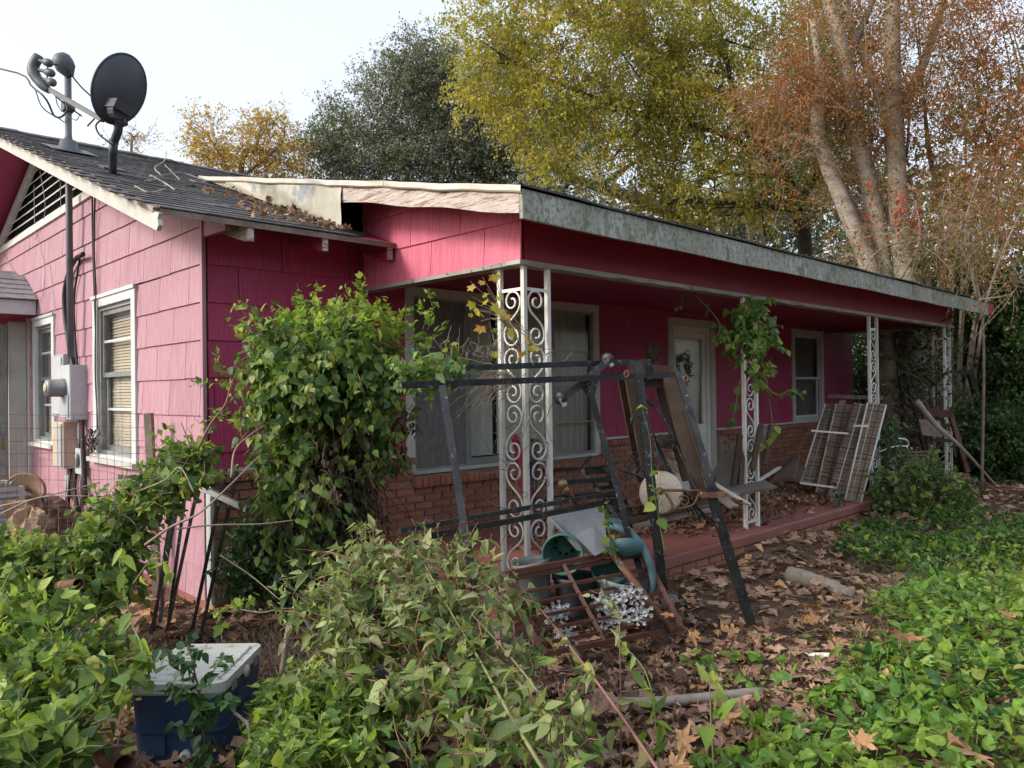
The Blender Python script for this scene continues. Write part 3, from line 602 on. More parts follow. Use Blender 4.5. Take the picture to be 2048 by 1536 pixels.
mb = MB(); mb.prism([(10.5, -1.93, 2.373), (10.5, -.03, 2.373), (10.5, -.03, 3.0), (10.5, -1.93, zp(-1.93)-.055)], (-.04, 0, 0)); mb.build('porch_beam_end', M['crimson'], H)
mb = MB(); mb.box((1.43, -1.895, 2.47), (10.45, -.03, 2.49)); mb.build('porch_ceiling', M['darkpink'], H)
x = 1.9
while x < 11:
    mb = MB(); mb.hexa([(x, -1.955, zp(-1.95)-.055), (x, PYF+.03, zp(PYF)-.055), (x, PYF+.03, zp(PYF)-.13), (x, -1.955, zp(-1.95)-.13)], [(x+.04, -1.955, zp(-1.95)-.055), (x+.04, PYF+.03, zp(PYF)-.055), (x+.04, PYF+.03, zp(PYF)-.13), (x+.04, -1.955, zp(-1.95)-.13)]); mb.build('rafter_tail', M['crimson'], H); x += .61
# ---------------------------------------------------------------- porch slab
mb = MB(); n = 40; sl0 = MB()
V = []
for i in range(n+1):
    x = 1.0+(10.75-1.0)*i/n; j = .006*sin(i*1.7)
    V += [(x, -.10, .045), (x, -.10, .145), (x, -2.07+j, .14), (x, -2.09+j, .125), (x, -2.09+j, .055), (x, -2.06, .045)]
mb.add(V, [(6*i+k, 6*i+6+k, 6*i+6+(k+1) % 6, 6*i+(k+1) % 6) for i in range(n) for k in range(6)]+[(5, 4, 3, 2, 1, 0), tuple(range(6*n, 6*n+6))])
ps = mb.build('porch_slab', M['redconc'], H); mb = MB(); mb.box((1.02, -2.05, -.3), (10.7, -.1, .044)); mb.build('slab_foundation', M['mortar'], H)
fb = MB(); x = 1.03
fp = H
SB = brickmesh(.192, .057, .02)
fo = MB(); fo.box((1.03, -2.056, -.25), (10.69, -2.051, .04)); fo = fo.build('slab_brick_course', M['mortar'], H)
for r, z in enumerate((-.019, -.086)):
    x = 1.03+(.1 if r else 0)
    while x < 10.4: share('brick', random.choice(SB), fo, Matrix.Translation((x, -2.053, z))); x += .2025
# ---------------------------------------------------------------- ornamental porch posts
def scroll(w, h):
    r = w*.40; pts = []
    for i in range(22):
        u = i/21; th = pi-(1-u)*2.6*pi; rr = r*(.22+.78*u); pts.append((w/2+rr*cos(th), h-r+rr*sin(th)))
    e = (w/2-r, h-r); g = (w/2+r, r)
    for i in range(1, 12):
        u = i/12; a = (1-u)**3; b = 3*(1-u)**2*u; c = 3*(1-u)*u*u; d = u**3; k = h*.30
        pts.append((a*e[0]+b*e[0]+c*g[0]+d*g[0], a*e[1]+b*(e[1]-k)+c*(g[1]+k)+d*g[1]))
    low = [(w-p[0], h-p[1]) for p in pts[:22]][::-1]
    return pts+low
def post(corners, z0, z1, panels, label):
    p = thing('tmp', (0, 0, 0), '', ''); bpy.data.objects.remove(p)
    root = MB(); (x0, y0) = corners[0]; root.box((x0-.016, y0-.016, z0), (x0+.016, y0+.016, z1)); root = root.build('porch_post', M['ironwhite'], H); root['label'] = label
    for (x, y) in corners[1:]:
        mb = MB(); mb.box((x-.016, y-.016, z0), (x+.016, y+.016, z1)); sub(mb, 'post_bar', 'ironwhite', root)
    for (a, b) in panels:
        a = np.array(a); b = np.array(b); w = np.linalg.norm(b-a)-.034; d = (b-a)/np.linalg.norm(b-a); o = a+d*.017
        for z in (z0+.06, z1-.16):
            mb = MB(); mb.beam((*o, z), (*(o+d*w), z), .008, .022); sub(mb, 'post_rail', 'ironwhite', root)
        h = (z1-z0-.22)/5; z = z0+.06
        for k in range(5):
            pts = scroll(w, h)
            if k % 2: pts = [(w-s, q) for s, q in pts]
            P = [(o[0]+d[0]*s, o[1]+d[1]*s, z+q) for s, q in pts]; mb = MB(); mb.tube(P, .0075, 5); sub(mb, 'scroll', 'ironwhite', root, True); z += h
    return root
post([(1.40, -1.93), (1.635, -1.93), (1.40, -1.695)], .142, 2.344, [((1.40, -1.93), (1.635, -1.93)), ((1.40, -1.93), (1.40, -1.695))], 'scrolled white corner post nearest the camera')
post([(4.34, -1.93), (4.57, -1.93)], .142, 2.344, [((4.34, -1.93), (4.57, -1.93))], 'flat scrolled white post wrapped in green vine')
post([(7.38, -1.93), (7.62, -1.93)], .142, 2.344, [((7.38, -1.93), (7.62, -1.93))], 'flat scrolled white post behind the wire panels')
post([(10.45, -1.93), (10.22, -1.93), (10.45, -1.70)], .142, 2.344, [((10.22, -1.93), (10.45, -1.93)), ((10.45, -1.93), (10.45, -1.70))], 'far white corner post')
# ---------------------------------------------------------------- side entry hood and screen door (left edge)
hd = MB(); x0 = -1.6
e = (4.82, 2.46); 
hd.box((x0, 4.82, 2.455), (-.03, 4.86, 2.62)); hd = hd.build('side_hood', M['whiteclean'], H); hd['label'] = 'small grey shingled hood over the side entry'
for r in range(5):
    mb0 = 4.76+r*.14; z = 2.625+r*.145*.5
    x = x0-.05-(.15 if r % 2 else 0)
    while x < -.05:
        xa, xb = max(x, x0-.05), min(x+.295, -.025); mb = MB(); mb.hexa([(xa, mb0, z), (xb, mb0, z), (xb, mb0+.18, z+.085), (xa, mb0+.18, z+.085)], [(xa, mb0, z+.012), (xb, mb0, z+.012), (xb, mb0+.18, z+.091), (xa, mb0+.18, z+.091)]); 
        if xb-xa > .03: sub(mb, 'shingle', 'shingle2', hd)
        x += .30
mb = MB(); mb.prism([(x0, 4.86, 2.6), (x0, 6.9, 2.6), (x0, 5.9, 3.1)], (1.57, 0, 0)); sub(mb, 'hood_deck', 'shingle2', hd)
mb = MB(); mb.box((x0, 4.87, 2.452), (-.03, 6.9, 2.598)); sub(mb, 'hood_soffit', 'darkpink', hd)
se = MB(); se.box((-.03, 5.20, -.25), (.02, 5.32, 2.44)); se = se.build('side_entry', M['doorwhite'], H)
mb = MB(); mb.box((-.22, 5.28, .2), (-.04, 5.33, 2.40)); sub(mb, 'jamb', 'white', se)
mb = MB(); mb.box((-.33, 5.26, .2), (-.24, 5.30, 2.36)); sub(mb, 'hinge_stile', 'greymetal', se)
mb = MB(); mb.box((-1.3, 5.31, .2), (-.35, 5.34, 2.34)); sub(mb, 'screen_panel', 'beige', se)
for z in (.55, 1.05, 1.75, 2.15):
    mb = MB(); mb.box((-.32, 5.235, z), (-.25, 5.259, z+.11)); mb.tube([(-.285, 5.235, z-.01), (-.285, 5.235, z+.12)], .012, 6); sub(mb, 'hinge', 'greymetal', se)
mb = MB(); mb.box((-.31, 5.25, .86), (-.275, 5.2585, .99)); sub(mb, 'yellow_sticker', 'brass', se)
# ---------------------------------------------------------------- things fixed to the gable wall and roof
def gp(x, y): return float(gz(x, y))
def T(pts, r, name, mat, par=None, n=6, loc=None):
    mb = MB(); mb.tube(pts, r, n); return mb.build(name, M[mat], par, True, loc)
def smooth(pts, k=6):
    P = [np.array(p, float) for p in pts]; P = [2*P[0]-P[1]]+P+[2*P[-1]-P[-2]]; out = []
    for i in range(1, len(P)-2):
        for j in range(k):
            t = j/k; a, b, c, d = P[i-1:i+3]; out.append(.5*((2*b)+(c-a)*t+(2*a-5*b+4*c-d)*t*t+(-a+3*b-3*c+d)*t**3))
    out.append(P[-2]); return out
zt = lambda y: zroof(y)
mx, my = -.13, 3.0
ms = thing('service_mast', (mx, my, 1.9), 'galvanized electric service mast rising through the eave to a weather head', 'service mast')
T([(mx, my-.02, 1.88), (mx, my, 3.2), (mx, my, 4.78)], .032, 'pipe', 'dishgrey', ms, 10)
mb = MB(); mb.lathe((mx, my, zt(my)-.06), [(.17, 0), (.165, .03), (.09, .09), (.075, .16), (.04, .17), (.035, .2)], 16); mb.build('roof_boot', M['dishgrey'], ms, True)
mb = MB(); mb.prism([(mx-.19, my-.22, zt(my-.22)+.012), (mx+.22, my-.22, zt(my-.22)+.012), (mx+.22, my+.22, zt(my+.22)+.012), (mx-.19, my+.22, zt(my+.22)+.012)], (0, 0, .006)); mb.build('boot_flashing', M['dishgrey'], ms)
hd_ = (mx-.02, my-.02, 4.78)
mb = MB(); mb.lathe(hd_, [(.0, .15), (.05, .145), (.085, .11), (.095, .06), (.09, .0), (.05, -.06), (.04, -.08)], 14, (-.45, 0, 1)); mb.build('weather_head', M['dishgrey'], ms, True)
for i, pth in enumerate((((-.18, 4.80), (-.32, 4.74), (-.30, 4.52), (-.16, 4.40), (-.02, 4.32)), ((-.17, 4.76), (-.05, 4.62), (.08, 4.50), (.10, 4.35), (.02, 4.22)))):
    T(smooth([(x+mx+.13, my-.06-.03*i, z-.0) for x, z in pth]), .008, 'drip_loop', 'rubber', ms, 5)
mb = MB(); mb.box((mx-.05, my-.06, 4.36), (mx+.05, my+.06, 4.46)); mb.build('wire_clamp', M['dishgrey'], ms)
sw = PD(-60, 128, 9.0); wa = np.array([mx-.04, my-.08, 4.42])
T(smooth([PD(-700, 60, 11), sw, PD(70, 178, 7.6), PD(110, 233, 7.7), wa+[0, -.03, -.1], wa]), .010, 'drop_cable', 'rubber', None, 5)
tag(bpy.context.scene.objects['drop_cable'], 'black overhead service cable drooping in from the left to the mast', 'cable')
mb = T(smooth([PD(70, 178, 7.6), PD(85, 215, 7.6), PD(118, 237, 7.6), wa+[-.03, -.05, -.22]]), .006, 'loop_cable', 'rubber', None, 5); tag(mb, 'thin black cable looping below the drop cable beside the mast', 'cable')
# dish
db = PD(225, 332, 5.95+.25); db = np.array([-.22, 1.33, 0]); db[2] = zt(db[1])+.01
ds = thing('satellite_dish', db, 'dark grey satellite dish on a bent foot above the white rake board', 'satellite dish')
mb = MB(); mb.hexa([db+[-.09, -.07, -.01], db+[.09, -.07, -.01], db+[.09, .07, .04], db+[-.09, .07, .04]], [db+[-.09, -.07, .005], db+[.09, -.07, .005], db+[.09, .07, .055], db+[-.09, .07, .055]]); mb.build('foot_plate', M['dish'], ds)
dd = 5.9
A0, A1, A2 = db+[0, 0, .0], PD(228, 285, dd+.1), PD(238, 235, dd)
T(smooth([A0, PD(226, 310, dd+.12), A1, PD(236, 262, dd+.05), A2]), .032, 'mast', 'dish', ds, 10)
dc = PD(238, 178, dd-.05); nrm = (RT*-.80+UP*.20+FW*.56); nrm /= np.linalg.norm(nrm)    # faces away to the left
u_ = np.cross(nrm, UP); u_ /= np.linalg.norm(u_); v_ = np.cross(nrm, u_); v_ = v_ if v_@UP > 0 else -v_
tl = -.30; u2 = u_*cos(tl)+v_*sin(tl); v2 = v_*cos(tl)-u_*sin(tl); ra, rb = .19, .27
mb = MB(); V = [dc-nrm*.075]; n = 40
for j, q in enumerate((.25, .5, .75, .92, 1.0)):
    for k in range(n):
        a = 2*pi*k/n; V.append(dc+u2*ra*q*cos(a)+v2*rb*q*sin(a)-nrm*.075*(1-q*q))
F = [(0, 1+(k+1) % n, 1+k) for k in range(n)]+[(1+j*n+k, 1+j*n+(k+1) % n, 1+(j+1)*n+(k+1) % n, 1+(j+1)*n+k) for j in range(4) for k in range(n)]
b0 = len(V); V2 = [v-nrm*.012 for v in V]; F2 = [tuple(i+b0 for i in f[::-1]) for f in F]; F3 = [(1+4*n+k, 1+4*n+(k+1) % n, b0+1+4*n+(k+1) % n, b0+1+4*n+k) for k in range(n)]
mb.add(V+V2, F+F2+F3); mb.build('reflector', M['dish'], ds, True)
T([dc+u2*(ra+.004)*cos(a)+v2*(rb+.004)*sin(a)-nrm*.006 for a in np.linspace(0, 2*pi, 41)], .009, 'rim', 'dish', ds, 6)
bk = dc-nrm*.12-v2*.19
mb = MB(); mb.beam(bk-u2*.07+v2*.03, bk+u2*.07+v2*.03, .07, .15, nrm); mb.tube([bk+nrm*.04, bk-nrm*.05], .06, 12); mb.beam(A2-UP*.05, bk+UP*.06, .09, .09, nrm); mb.build('bracket', M['dish'], ds)
mb = MB(); mb.beam(PD(243, 213, dd-.1), PD(243, 245, dd-.1), .035, .05, RT); [mb.tube([PD(243, yy, dd-.14), PD(243, yy, dd-.11)], .008, 6) for yy in (217, 227, 237)]; mb.build('tilt_bracket', M['dishgrey'], ds)
ar0, ar1 = PD(205, 240, dd+.05), PD(100, 180, dd+.40)
mb = MB(); mb.beam(ar0, ar1, .034, .034); mb.build('lnb_arm', M['dishgrey'], ds)
mb = MB(); hs_ = [PD(100, 183, dd+.40), PD(76, 160, dd+.42), PD(66, 137, dd+.43), PD(78, 110, dd+.43)]; mb.tube(smooth(hs_), [.022, .03, .036, .04, .042, .042, .042, .045, .045, .048, .046, .046, .044, .042, .042, .042, .042, .040, .034][:19], 8); mb.build('lnb_housing', M['dishgrey'], ds, True)
for (xa, ya, xb, yb) in ((76, 120, 98, 126), (78, 140, 102, 146), (86, 158, 105, 165)):
    mb = MB(); p, q = PD(xa, ya, dd+.42), PD(xb, yb, dd+.36); d = (q-p)/np.linalg.norm(q-p); L_ = np.linalg.norm(q-p); mb.lathe(p, [(.014, 0), (.014, L_*.5), (.026, L_*.6), (.033, L_*.8), (.033, L_*1.05), (.02, L_*1.2), (.0, L_*1.22)], 12, d); mb.build('feed_horn', M['dishgrey'], ds, True)
T(smooth([PD(205, 238, dd+.02), PD(192, 250, dd), PD(198, 268, dd), PD(215, 282, dd), PD(228, 292, dd+.05)]), .007, 'coax_loop', 'rubber', ds, 5)
T(smooth([PD(110, 185, dd+.38), PD(118, 215, dd+.4), PD(150, 240, dd+.3), PD(160, 228, dd+.2)]), .004, 'coax_cable', 'rubber', ds, 4)
# black conduit + cables on the wall
t = thing('cable_conduit', (-.06, 2.8, 0), 'thick black cable sagging down the pink wall beside the mast', 'cable')
def W_(x, y, off=.06): return PX(x, y, -off)
T(smooth([W_(166, 508, .09), W_(150, 520), W_(136, 550), W_(129, 590), W_(131, 640), W_(140, 700), W_(152, 760), W_(160, 800), W_(165, 880), W_(170, 975), W_(170, 1010)]), [.024]*61, 'sheath', 'rubber', t, 8)
for k, pts in enumerate(([(160, 515), (148, 600), (152, 700), (160, 790)], [(184, 380), (186, 500), (189, 590), (192, 680), (196, 860)], [(190, 380), (188, 500), (192, 600), (191, 750), (199, 870)], [(195, 600), (194, 740), (198, 860), (185, 890)], [(76, 170)] if 0 else [(158, 800), (160, 870), (158, 930), (170, 960)])):
    c = T(smooth([W_(x, y, .035+.008*k) for x, y in pts]), .009 if k else .011, 'wall_cable', 'rubber' if k != 3 else 'greycable')
    tag(c, ['black cable strapped along the left side of the mast conduit', 'black cable dropping from the eave left of the blind window', 'second black cable twisted beside the eave cable', 'pale cable running down the left trim of the blind window', 'dark cable below the meter beside the thick black sheath'][k], 'cable')
mb = MB()
for k in range(9):
    c = W_(186, 880, .08)+np.array([0, random.uniform(-.12, .12), random.uniform(-.06, .06)]); r = random.uniform(.07, .13); ph = random.uniform(0, 6)
    mb.tube([c+np.array([.03*sin(a*2+ph), r*cos(a+ph)*.9, r*sin(a+ph)*.8]) for a in np.linspace(0, random.uniform(3, 6), 14)], .006, 4)
tag(mb.build('cable_coil', M['rubber'], None, True), 'tangled coil of loose cable ends below the blind window corner', 'cable coil')
mb = MB()
for k, pts in enumerate(([(78, 330), (90, 420), (70, 480)], [(275//3+3, 325), (140, 360), (130, 430)], [(68, 370), (70, 450), (82, 500), (90, 540), (86, 595)], [(120, 350), (122, 430)], [(100, 530), (108, 600), (112, 630)], [(5, 505), (30, 545), (60, 580), (82, 600)])):
    mb.tube(smooth([W_(x, y, .03) for x, y in pts]), .0035, 4)
tag(mb.build('loose_wires', M['greycable'], None), 'thin grey wires straggling over the pink gable below the vent', 'wire', kind='stuff')
def wbox(px0, py0, px1, py1, d, name, mat, label, cat, extra=None):
    a = PX(px0, py0, 0); b = PX(px1, py1, 0); y1, y0 = a[1], b[1]; z1, z0 = max(a[2], b[2]), min(a[2], b[2]); return y0, y1, z0, z1
def bevelbox(name, mat, par, x0, x1, y0, y1, z0, z1, e=.008):
    mb = MB(); mb.box((x0+e, y0, z0), (x1, y1, z1)); mb.hexa([(x0+e, y0, z0), (x0+e, y1, z0), (x0+e, y1, z1), (x0+e, y0, z1)], [(x0, y0+e, z0+e), (x0, y1-e, z0+e), (x0, y1-e, z1-e), (x0, y0+e, z1-e)]); return mb.build(name, M[mat], par)
mt = thing('electric_meter', (-.1, 3.2, 1.3), 'grey electric meter box with round glass meter under the mast', 'electric meter')
bevelbox('meter_box', 'greybox', mt, -.17, -.002, 2.88, 3.20, 1.25, 1.80); bevelbox('meter_cover', 'greybox', mt, -.185, -.172, 2.90, 3.18, 1.27, 1.50, .005)
mb = MB(); mb.lathe((-.171, 3.06, 1.57), [(.095, 0), (.095, .03), (.088, .035), (.088, .14), (.078, .165), (.0, .17)], 22, (-1, 0, 0)); mb.build('meter_dial', M['greymetal'], mt, True)
mb = MB(); mb.lathe((-.345, 3.06, 1.57), [(.0, .002), (.05, .001), (.05, -.004)], 16, (-1, 0, 0)); mb.build('dial_face', M['beige'], mt, True)
br = thing('breaker_box', (-.1, 3.6, 1.3), 'tall grey breaker panel mounted behind the electric meter', 'breaker box')
bevelbox('panel_box', 'greybox', br, -.14, -.002, 3.24, 3.66, 1.27, 1.92); bevelbox('panel_door', 'greybox', br, -.152, -.142, 3.27, 3.63, 1.30, 1.89, .004)
bb = thing('utility_box', (-.1, 3.4, .75), 'tan and grey utility box hanging below the breaker panel', 'utility box')
bevelbox('box_body', 'beige', bb, -.15, -.002, 3.22, 3.62, .74, 1.22); bevelbox('box_cover', 'greybox', bb, -.165, -.152, 3.24, 3.40, .76, 1.20, .004)
ph = thing('phone_box', (-.1, 2.95, .7), 'small grey telephone box with a rounded cover below the meter', 'telephone box')
bevelbox('box_body', 'greybox', ph, -.08, -.002, 2.86, 3.06, .70, .96); T(smooth([(-.095, 2.93, .90), (-.10, 2.91, .86), (-.095, 2.92, .80), (-.09, 2.97, .78)]), .018, 'cover_ridge', 'greymetal', ph)
b2 = bevelbox('junction_box', 'greybox', None, -.07, -.002, 3.36, 3.50, .42, .66); tag(b2, 'small grey junction box low on the pink wall', 'junction box')
mb = T(smooth([(-.05, 3.0, 1.25), (-.06, 2.98, 1.1), (-.05, 2.96, .96)]), .018, 'conduit_pipe', 'greymetal'); tag(mb, 'short grey conduit between meter and telephone box', 'conduit')
for k in range(6):
    y = 2.9+k*.105; c = T(smooth([(-.05, y, .74), (-.07, y+random.uniform(-.05, .05), .55), (-.06, y+random.uniform(-.1, .1), .3), (-.06, y+random.uniform(-.1, .1), -.1)]), [.012, .008, .022, .008, .016, .010][k], 'ground_cable', ['rubber', 'greycable', 'rubber', 'brownmetal', 'rubber', 'greycable'][k])
    tag(c, ['black cable dropping beneath the telephone box', 'thin grey wire beside the black one beneath the telephone box', 'thick black cable dropping below the tan utility box', 'thin brown wire below the tan utility box', 'black cable left of the brown wire below the utility box', 'leftmost grey cable below the utility box'][k], 'cable', 'cables below the utility boxes')
# ac unit and basket chair
a0 = PD(-70, 978, 7.2); ax_, ay_ = -1.95, 3.0
ac = thing('air_conditioner', (a0[0], a0[1], gp(a0[0], a0[1])), 'grey outdoor air conditioner unit with a round top grille at the left edge', 'air conditioner')
gx, gy = a0[0], a0[1]; zz = PD(0, 975, 7.2)[2]
bevelbox('cabinet', 'greybox', ac, gx-.45, gx+.42, gy-.3, gy+.5, gp(gx, gy)-.02, zz, .02)
mb = MB(); mb.lathe((gx, gy+.1, zz), [(.36, .0), (.36, .02), (.31, .022), (.30, .005), (.0, .0)], 28); mb.build('fan_ring', M['dishgrey'], ac, True)
for k in range(9): T([(gx+r_*cos(a), gy+.1+r_*sin(a), zz+.026) for r_ in [.04+k*.032] for a in np.linspace(0, 2*pi, 25)], .003, 'grille_wire', 'blackmetal', ac, 4)
for k in range(14): mb = MB(); z_ = gp(gx, gy)+.06+k*.055; mb.box((gx-.40, gy-.308, z_), (gx+.37, gy-.301, z_+.02)); mb.build('louvre', M['greymetal'], ac)
bc = PD(50, 985, 7.3); bz = gp(bc[0], bc[1])
bk = thing('wicker_basket', (bc[0], bc[1], bz), 'tall wicker hamper basket with an arched handle by the air conditioner', 'basket')
hz_ = PD(50, 948, 7.3)[2]
T([bc*0+[bc[0]+.19*cos(a)*RT[0], bc[1]+.19*cos(a)*RT[1], hz_-.16+.16*sin(a)] for a in np.linspace(-.3, pi+.3, 24)], .014, 'handle', 'wicker', bk, 7)
mb = MB(); mb.lathe((bc[0], bc[1], hz_-.38), [(.13, -.25), (.16, 0), (.19, .14), (.185, .155), (.17, .14), (.14, .02)], 20); mb.build('basket_body', M['wicker'], bk, True)
mb = MB(); V = []; n = 14
for i in range(n):
    for j in range(4): a = pi*i/(n-1); V.append((bc[0]+.16*cos(a)*RT[0]*(1-j*.05), bc[1]+.16*cos(a)*RT[1]+.03*j, hz_-.17+.15*sin(a)-.05*j))
mb.add(V, [(4*i+j, 4*i+4+j, 4*i+5+j, 4*i+1+j) for i in range(n-1) for j in range(3)]); mb.build('lid_lining', M['cardboard'], bk, True)
def crumple(name, c, rx, ry, rz, mat, label, cat, seed=1, par=None):
    g = np.random.default_rng(seed); n, m = 18, 12; V = []
    for j in range(m+1):
        for i in range(n):
            th = 2*pi*i/n; ph = pi*j/m; r = 1+.18*sin(3*th+seed)*sin(ph*2)+.12*sin(7*th+ph*5+seed)+g.normal(0, .035)
            V.append((c[0]+rx*r*sin(ph)*cos(th), c[1]+ry*r*sin(ph)*sin(th), c[2]+rz*r*cos(ph)))
    F = [(j*n+i, j*n+(i+1) % n, (j+1)*n+(i+1) % n, (j+1)*n+i) for j in range(m) for i in range(n)]; o = put(name, V, F, M[mat], par); tag(o, label, cat); return o
c = PD(85, 1020, 6.6); crumple('cloth_bundle', (c[0], c[1], c[2]-.05), .20, .17, .16, 'cloth', 'crumpled brown cloth bundle heaped beside the basket', 'cloth', 3)
c = PD(62, 1065, 6.4); crumple('canvas_bag', (c[0], c[1], c[2]), .17, .15, .2, 'cardboard', 'tan canvas bag slumped under the brown cloth', 'bag', 5)
c = PD(108, 1060, 6.5); crumple('dead_plant_clump', (c[0], c[1], c[2]), .2, .2, .16, 'darkwood', 'dark dried clump beside the tan bag', 'dead plant', 8)
# wire fence
FA, FB = PD(-120, 829, 5.75), PD(292, 829, 6.0)
fn = thing('wire_fence', ((FA+FB)/2*[1, 1, 0]+[0, 0, -.15]), 'rusty welded wire fence strung to a grey wooden post before the pink wall', 'fence')
fd = FB-FA; fl = np.linalg.norm(fd); fd /= fl; k = 0
for i in range(int(fl/.058)+1):
    p = FB-fd*i*.058; q = p.copy(); j = [fd*.008*sin(i*1.3+z) for z in range(3)]; mb = MB(); mb.tube([p, p+j[1]+[0, 0, -.75], (p[0], p[1], gp(p[0], p[1]))], .0019, 3); mb.build('vertical_wire', M['rustmetal'], fn)
for i in range(15):
    z = -.1*i; mb = MB(); mb.tube([FA+fd*fl*u+np.array([0, 0, z+.006*sin(u*9+i)]) for u in np.linspace(0, 1, 14)], .0019, 3); mb.build('horizontal_wire', M['rustmetal'], fn)
fp_ = FB+fd*.02; mb = MB(); zg = gp(fp_[0], fp_[1]); mb.beam((fp_[0]+.05, fp_[1]-.02, zg-.1), (fp_[0], fp_[1], FB[2]+.01), .055, .05, FW); mb.build('fence_post', M['wood'], fn)
# black bars leaning at the corner
gb = 'black steel bars leaning at the house corner'
BL = [(374, 925, 300, 1230, 5.35), (352, 960, 318, 1225, 5.5), (384, 880, 335, 1215, 5.45), (406, 925, 330, 1200, 5.3), (452, 935, 378, 1240, 5.15), (474, 942, 395, 1255, 5.05), (345, 1010, 305, 1235, 5.4)]
for i, (xa, ya, xb, yb, dep) in enumerate(BL):
    q = PD(xb, yb, dep-.1); mb = MB(); mb.beam(PD(xa, ya, dep), (q[0], q[1], gp(q[0], q[1])-.02), .019, .017, FW); o = mb.build('steel_bar', M['blackmetal']); 
    tag(o, ['widest dark bar, leaning lowest of the bars at the pink corner', 'short bar second from the left at the pink corner', 'tallest thin bar leaning across the pink siding', 'thin bar leaning between the tall bar and the white corner board', 'left one of the two bars crossing the white corner board', 'right one of the two bars crossing the white corner board', 'leftmost short bar half lost in the vine'][i], 'metal bar', gb)
mb = MB(); p, q = PD(392, 970, 5.2), PD(498, 1020, 4.9); mb.beam(p, q, .035, .035, FW); tag(mb.build('square_tube', M['greymetal']), 'short grey square tube resting across the bars by the brick corner', 'metal tube')
# ---------------------------------------------------------------- steel frames on and before the porch
def frame(name, label, cat, segs, mat='blackmetal', loc=None, group=None):
    pts = np.array([s[0] for s in segs]); c = pts.mean(0); r = thing(name, (c[0], c[1], gp(c[0], c[1])), label, cat, group)
    for (p, q, w, nm) in segs:
        mb = MB(); mb.beam(p, q, w, w*.85, FW); mb.build(nm, M[mat], r)
    return r
def gpt(x, y, dep):
    p = PD(x, y, dep); return np.array([p[0], p[1], gp(p[0], p[1])-.01])
yA = -2.42
L1 = PY(800, 771, -2.42); L2 = PY(1360, 749, -2.46)
lg = lambda xa, ya, da, xb, yb, db: (PD(xa, ya, da), PD(xb, yb, db))
d0 = (L1-CAM)@FW; d1 = (L2-CAM)@FW
fr1 = frame('display_rack', 'long black steel rack frame standing across the porch corner post', 'metal rack', [
    (L1, L2, .036, 'top_rail'),
    (PD(885, 772, 4.05), PD(934, 1085, 3.85), .038, 'leg'), (PD(934, 1085, 3.85), PD(960, 1240, 3.75), .038, 'leg'),
    (PD(1275, 722, 5.05), PD(1300, 950, 5.0), .052, 'leg'), (PD(1300, 950, 5.0), PD(1328, 1200, 5.02), .056, 'leg'),
    (PD(1356, 745, 5.1), PD(1430, 990, 4.95), .042, 'leg'), (PD(1418, 975, 4.93), PD(1500, 1243, 4.90), .058, 'leg')], 'blackmetal')
mb = MB(); p = PD(1424, 989, 4.92); mb.beam(p-RT*.075, p+RT*.075, .03, .085, FW); mb.build('clamp', M['rustmetal'], fr1)
for x, y in ((1253, 748), (1372, 757)):
    mb = MB(); p = PD(x, y, 5.0); mb.tube([p+UP*.022*cos(a)+RT*.014*sin(a) for a in np.linspace(0, 2*pi, 13)], .005, 5); mb.build('eye_lug', M['rustmetal'], fr1, True)
for k in range(26):
    for (xa, ya, xb, yb) in ((1275, 760, 1300, 950),):
        u = k/26; mb = MB(); p = PD(xa+(xb-xa)*u-9, ya+(yb-ya)*u, 5.0); mb.box(p-.007, p+.007)
        if k % 2 == 0: mb.build('slot_hole', M['dark'], fr1)
fr2 = frame('display_rack', 'second steel rack frame with rubber casters on a slanting arm', 'metal rack', [
    (PD(925, 736, 4.6), PD(1300, 723, 5.45), .036, 'top_rail'), (PD(1296, 725, 5.45), PD(1302, 760, 5.45), .05, 'corner'),
    (PD(1215, 722, 5.15), PD(1122, 802, 4.85), .045, 'caster_arm'), (PD(1168, 772, 5.0), PD(1186, 800, 5.0), .04, 'brace'), (PD(1192, 762, 5.1), PD(1182, 800, 5.0), .03, 'brace'),
    (PD(1178, 775, 5.0), PD(1238, 990, 4.95), .038, 'leg'), (PD(1238, 990, 4.95), PD(1262, 1095, 4.92), .038, 'leg'),
    (PD(800, 1061, 3.95), PD(1238, 983, 5.05), .026, 'lower_rail'), (PD(810, 1082, 3.95), PD(1240, 1000, 5.05), .030, 'lower_rail')], 'blackmetal')
for (x, y) in ((1121, 796), (1215, 718)):
    p = PD(x, y, 4.85 if x < 1200 else 5.15); mb = MB(); mb.lathe(p-RT*.0, [(.0, -.02), (.03, -.02), (.042, -.012), (.042, .012), (.03, .02), (.0, .02)], 16, (RT*.5+FW*.8)); cw = mb.build('caster', M['rubber'], fr2, True)
    mb = MB(); mb.beam(p, p-UP*.05+RT*.03, .03, .05, FW); sub(mb, 'caster_fork', 'greymetal', cw)
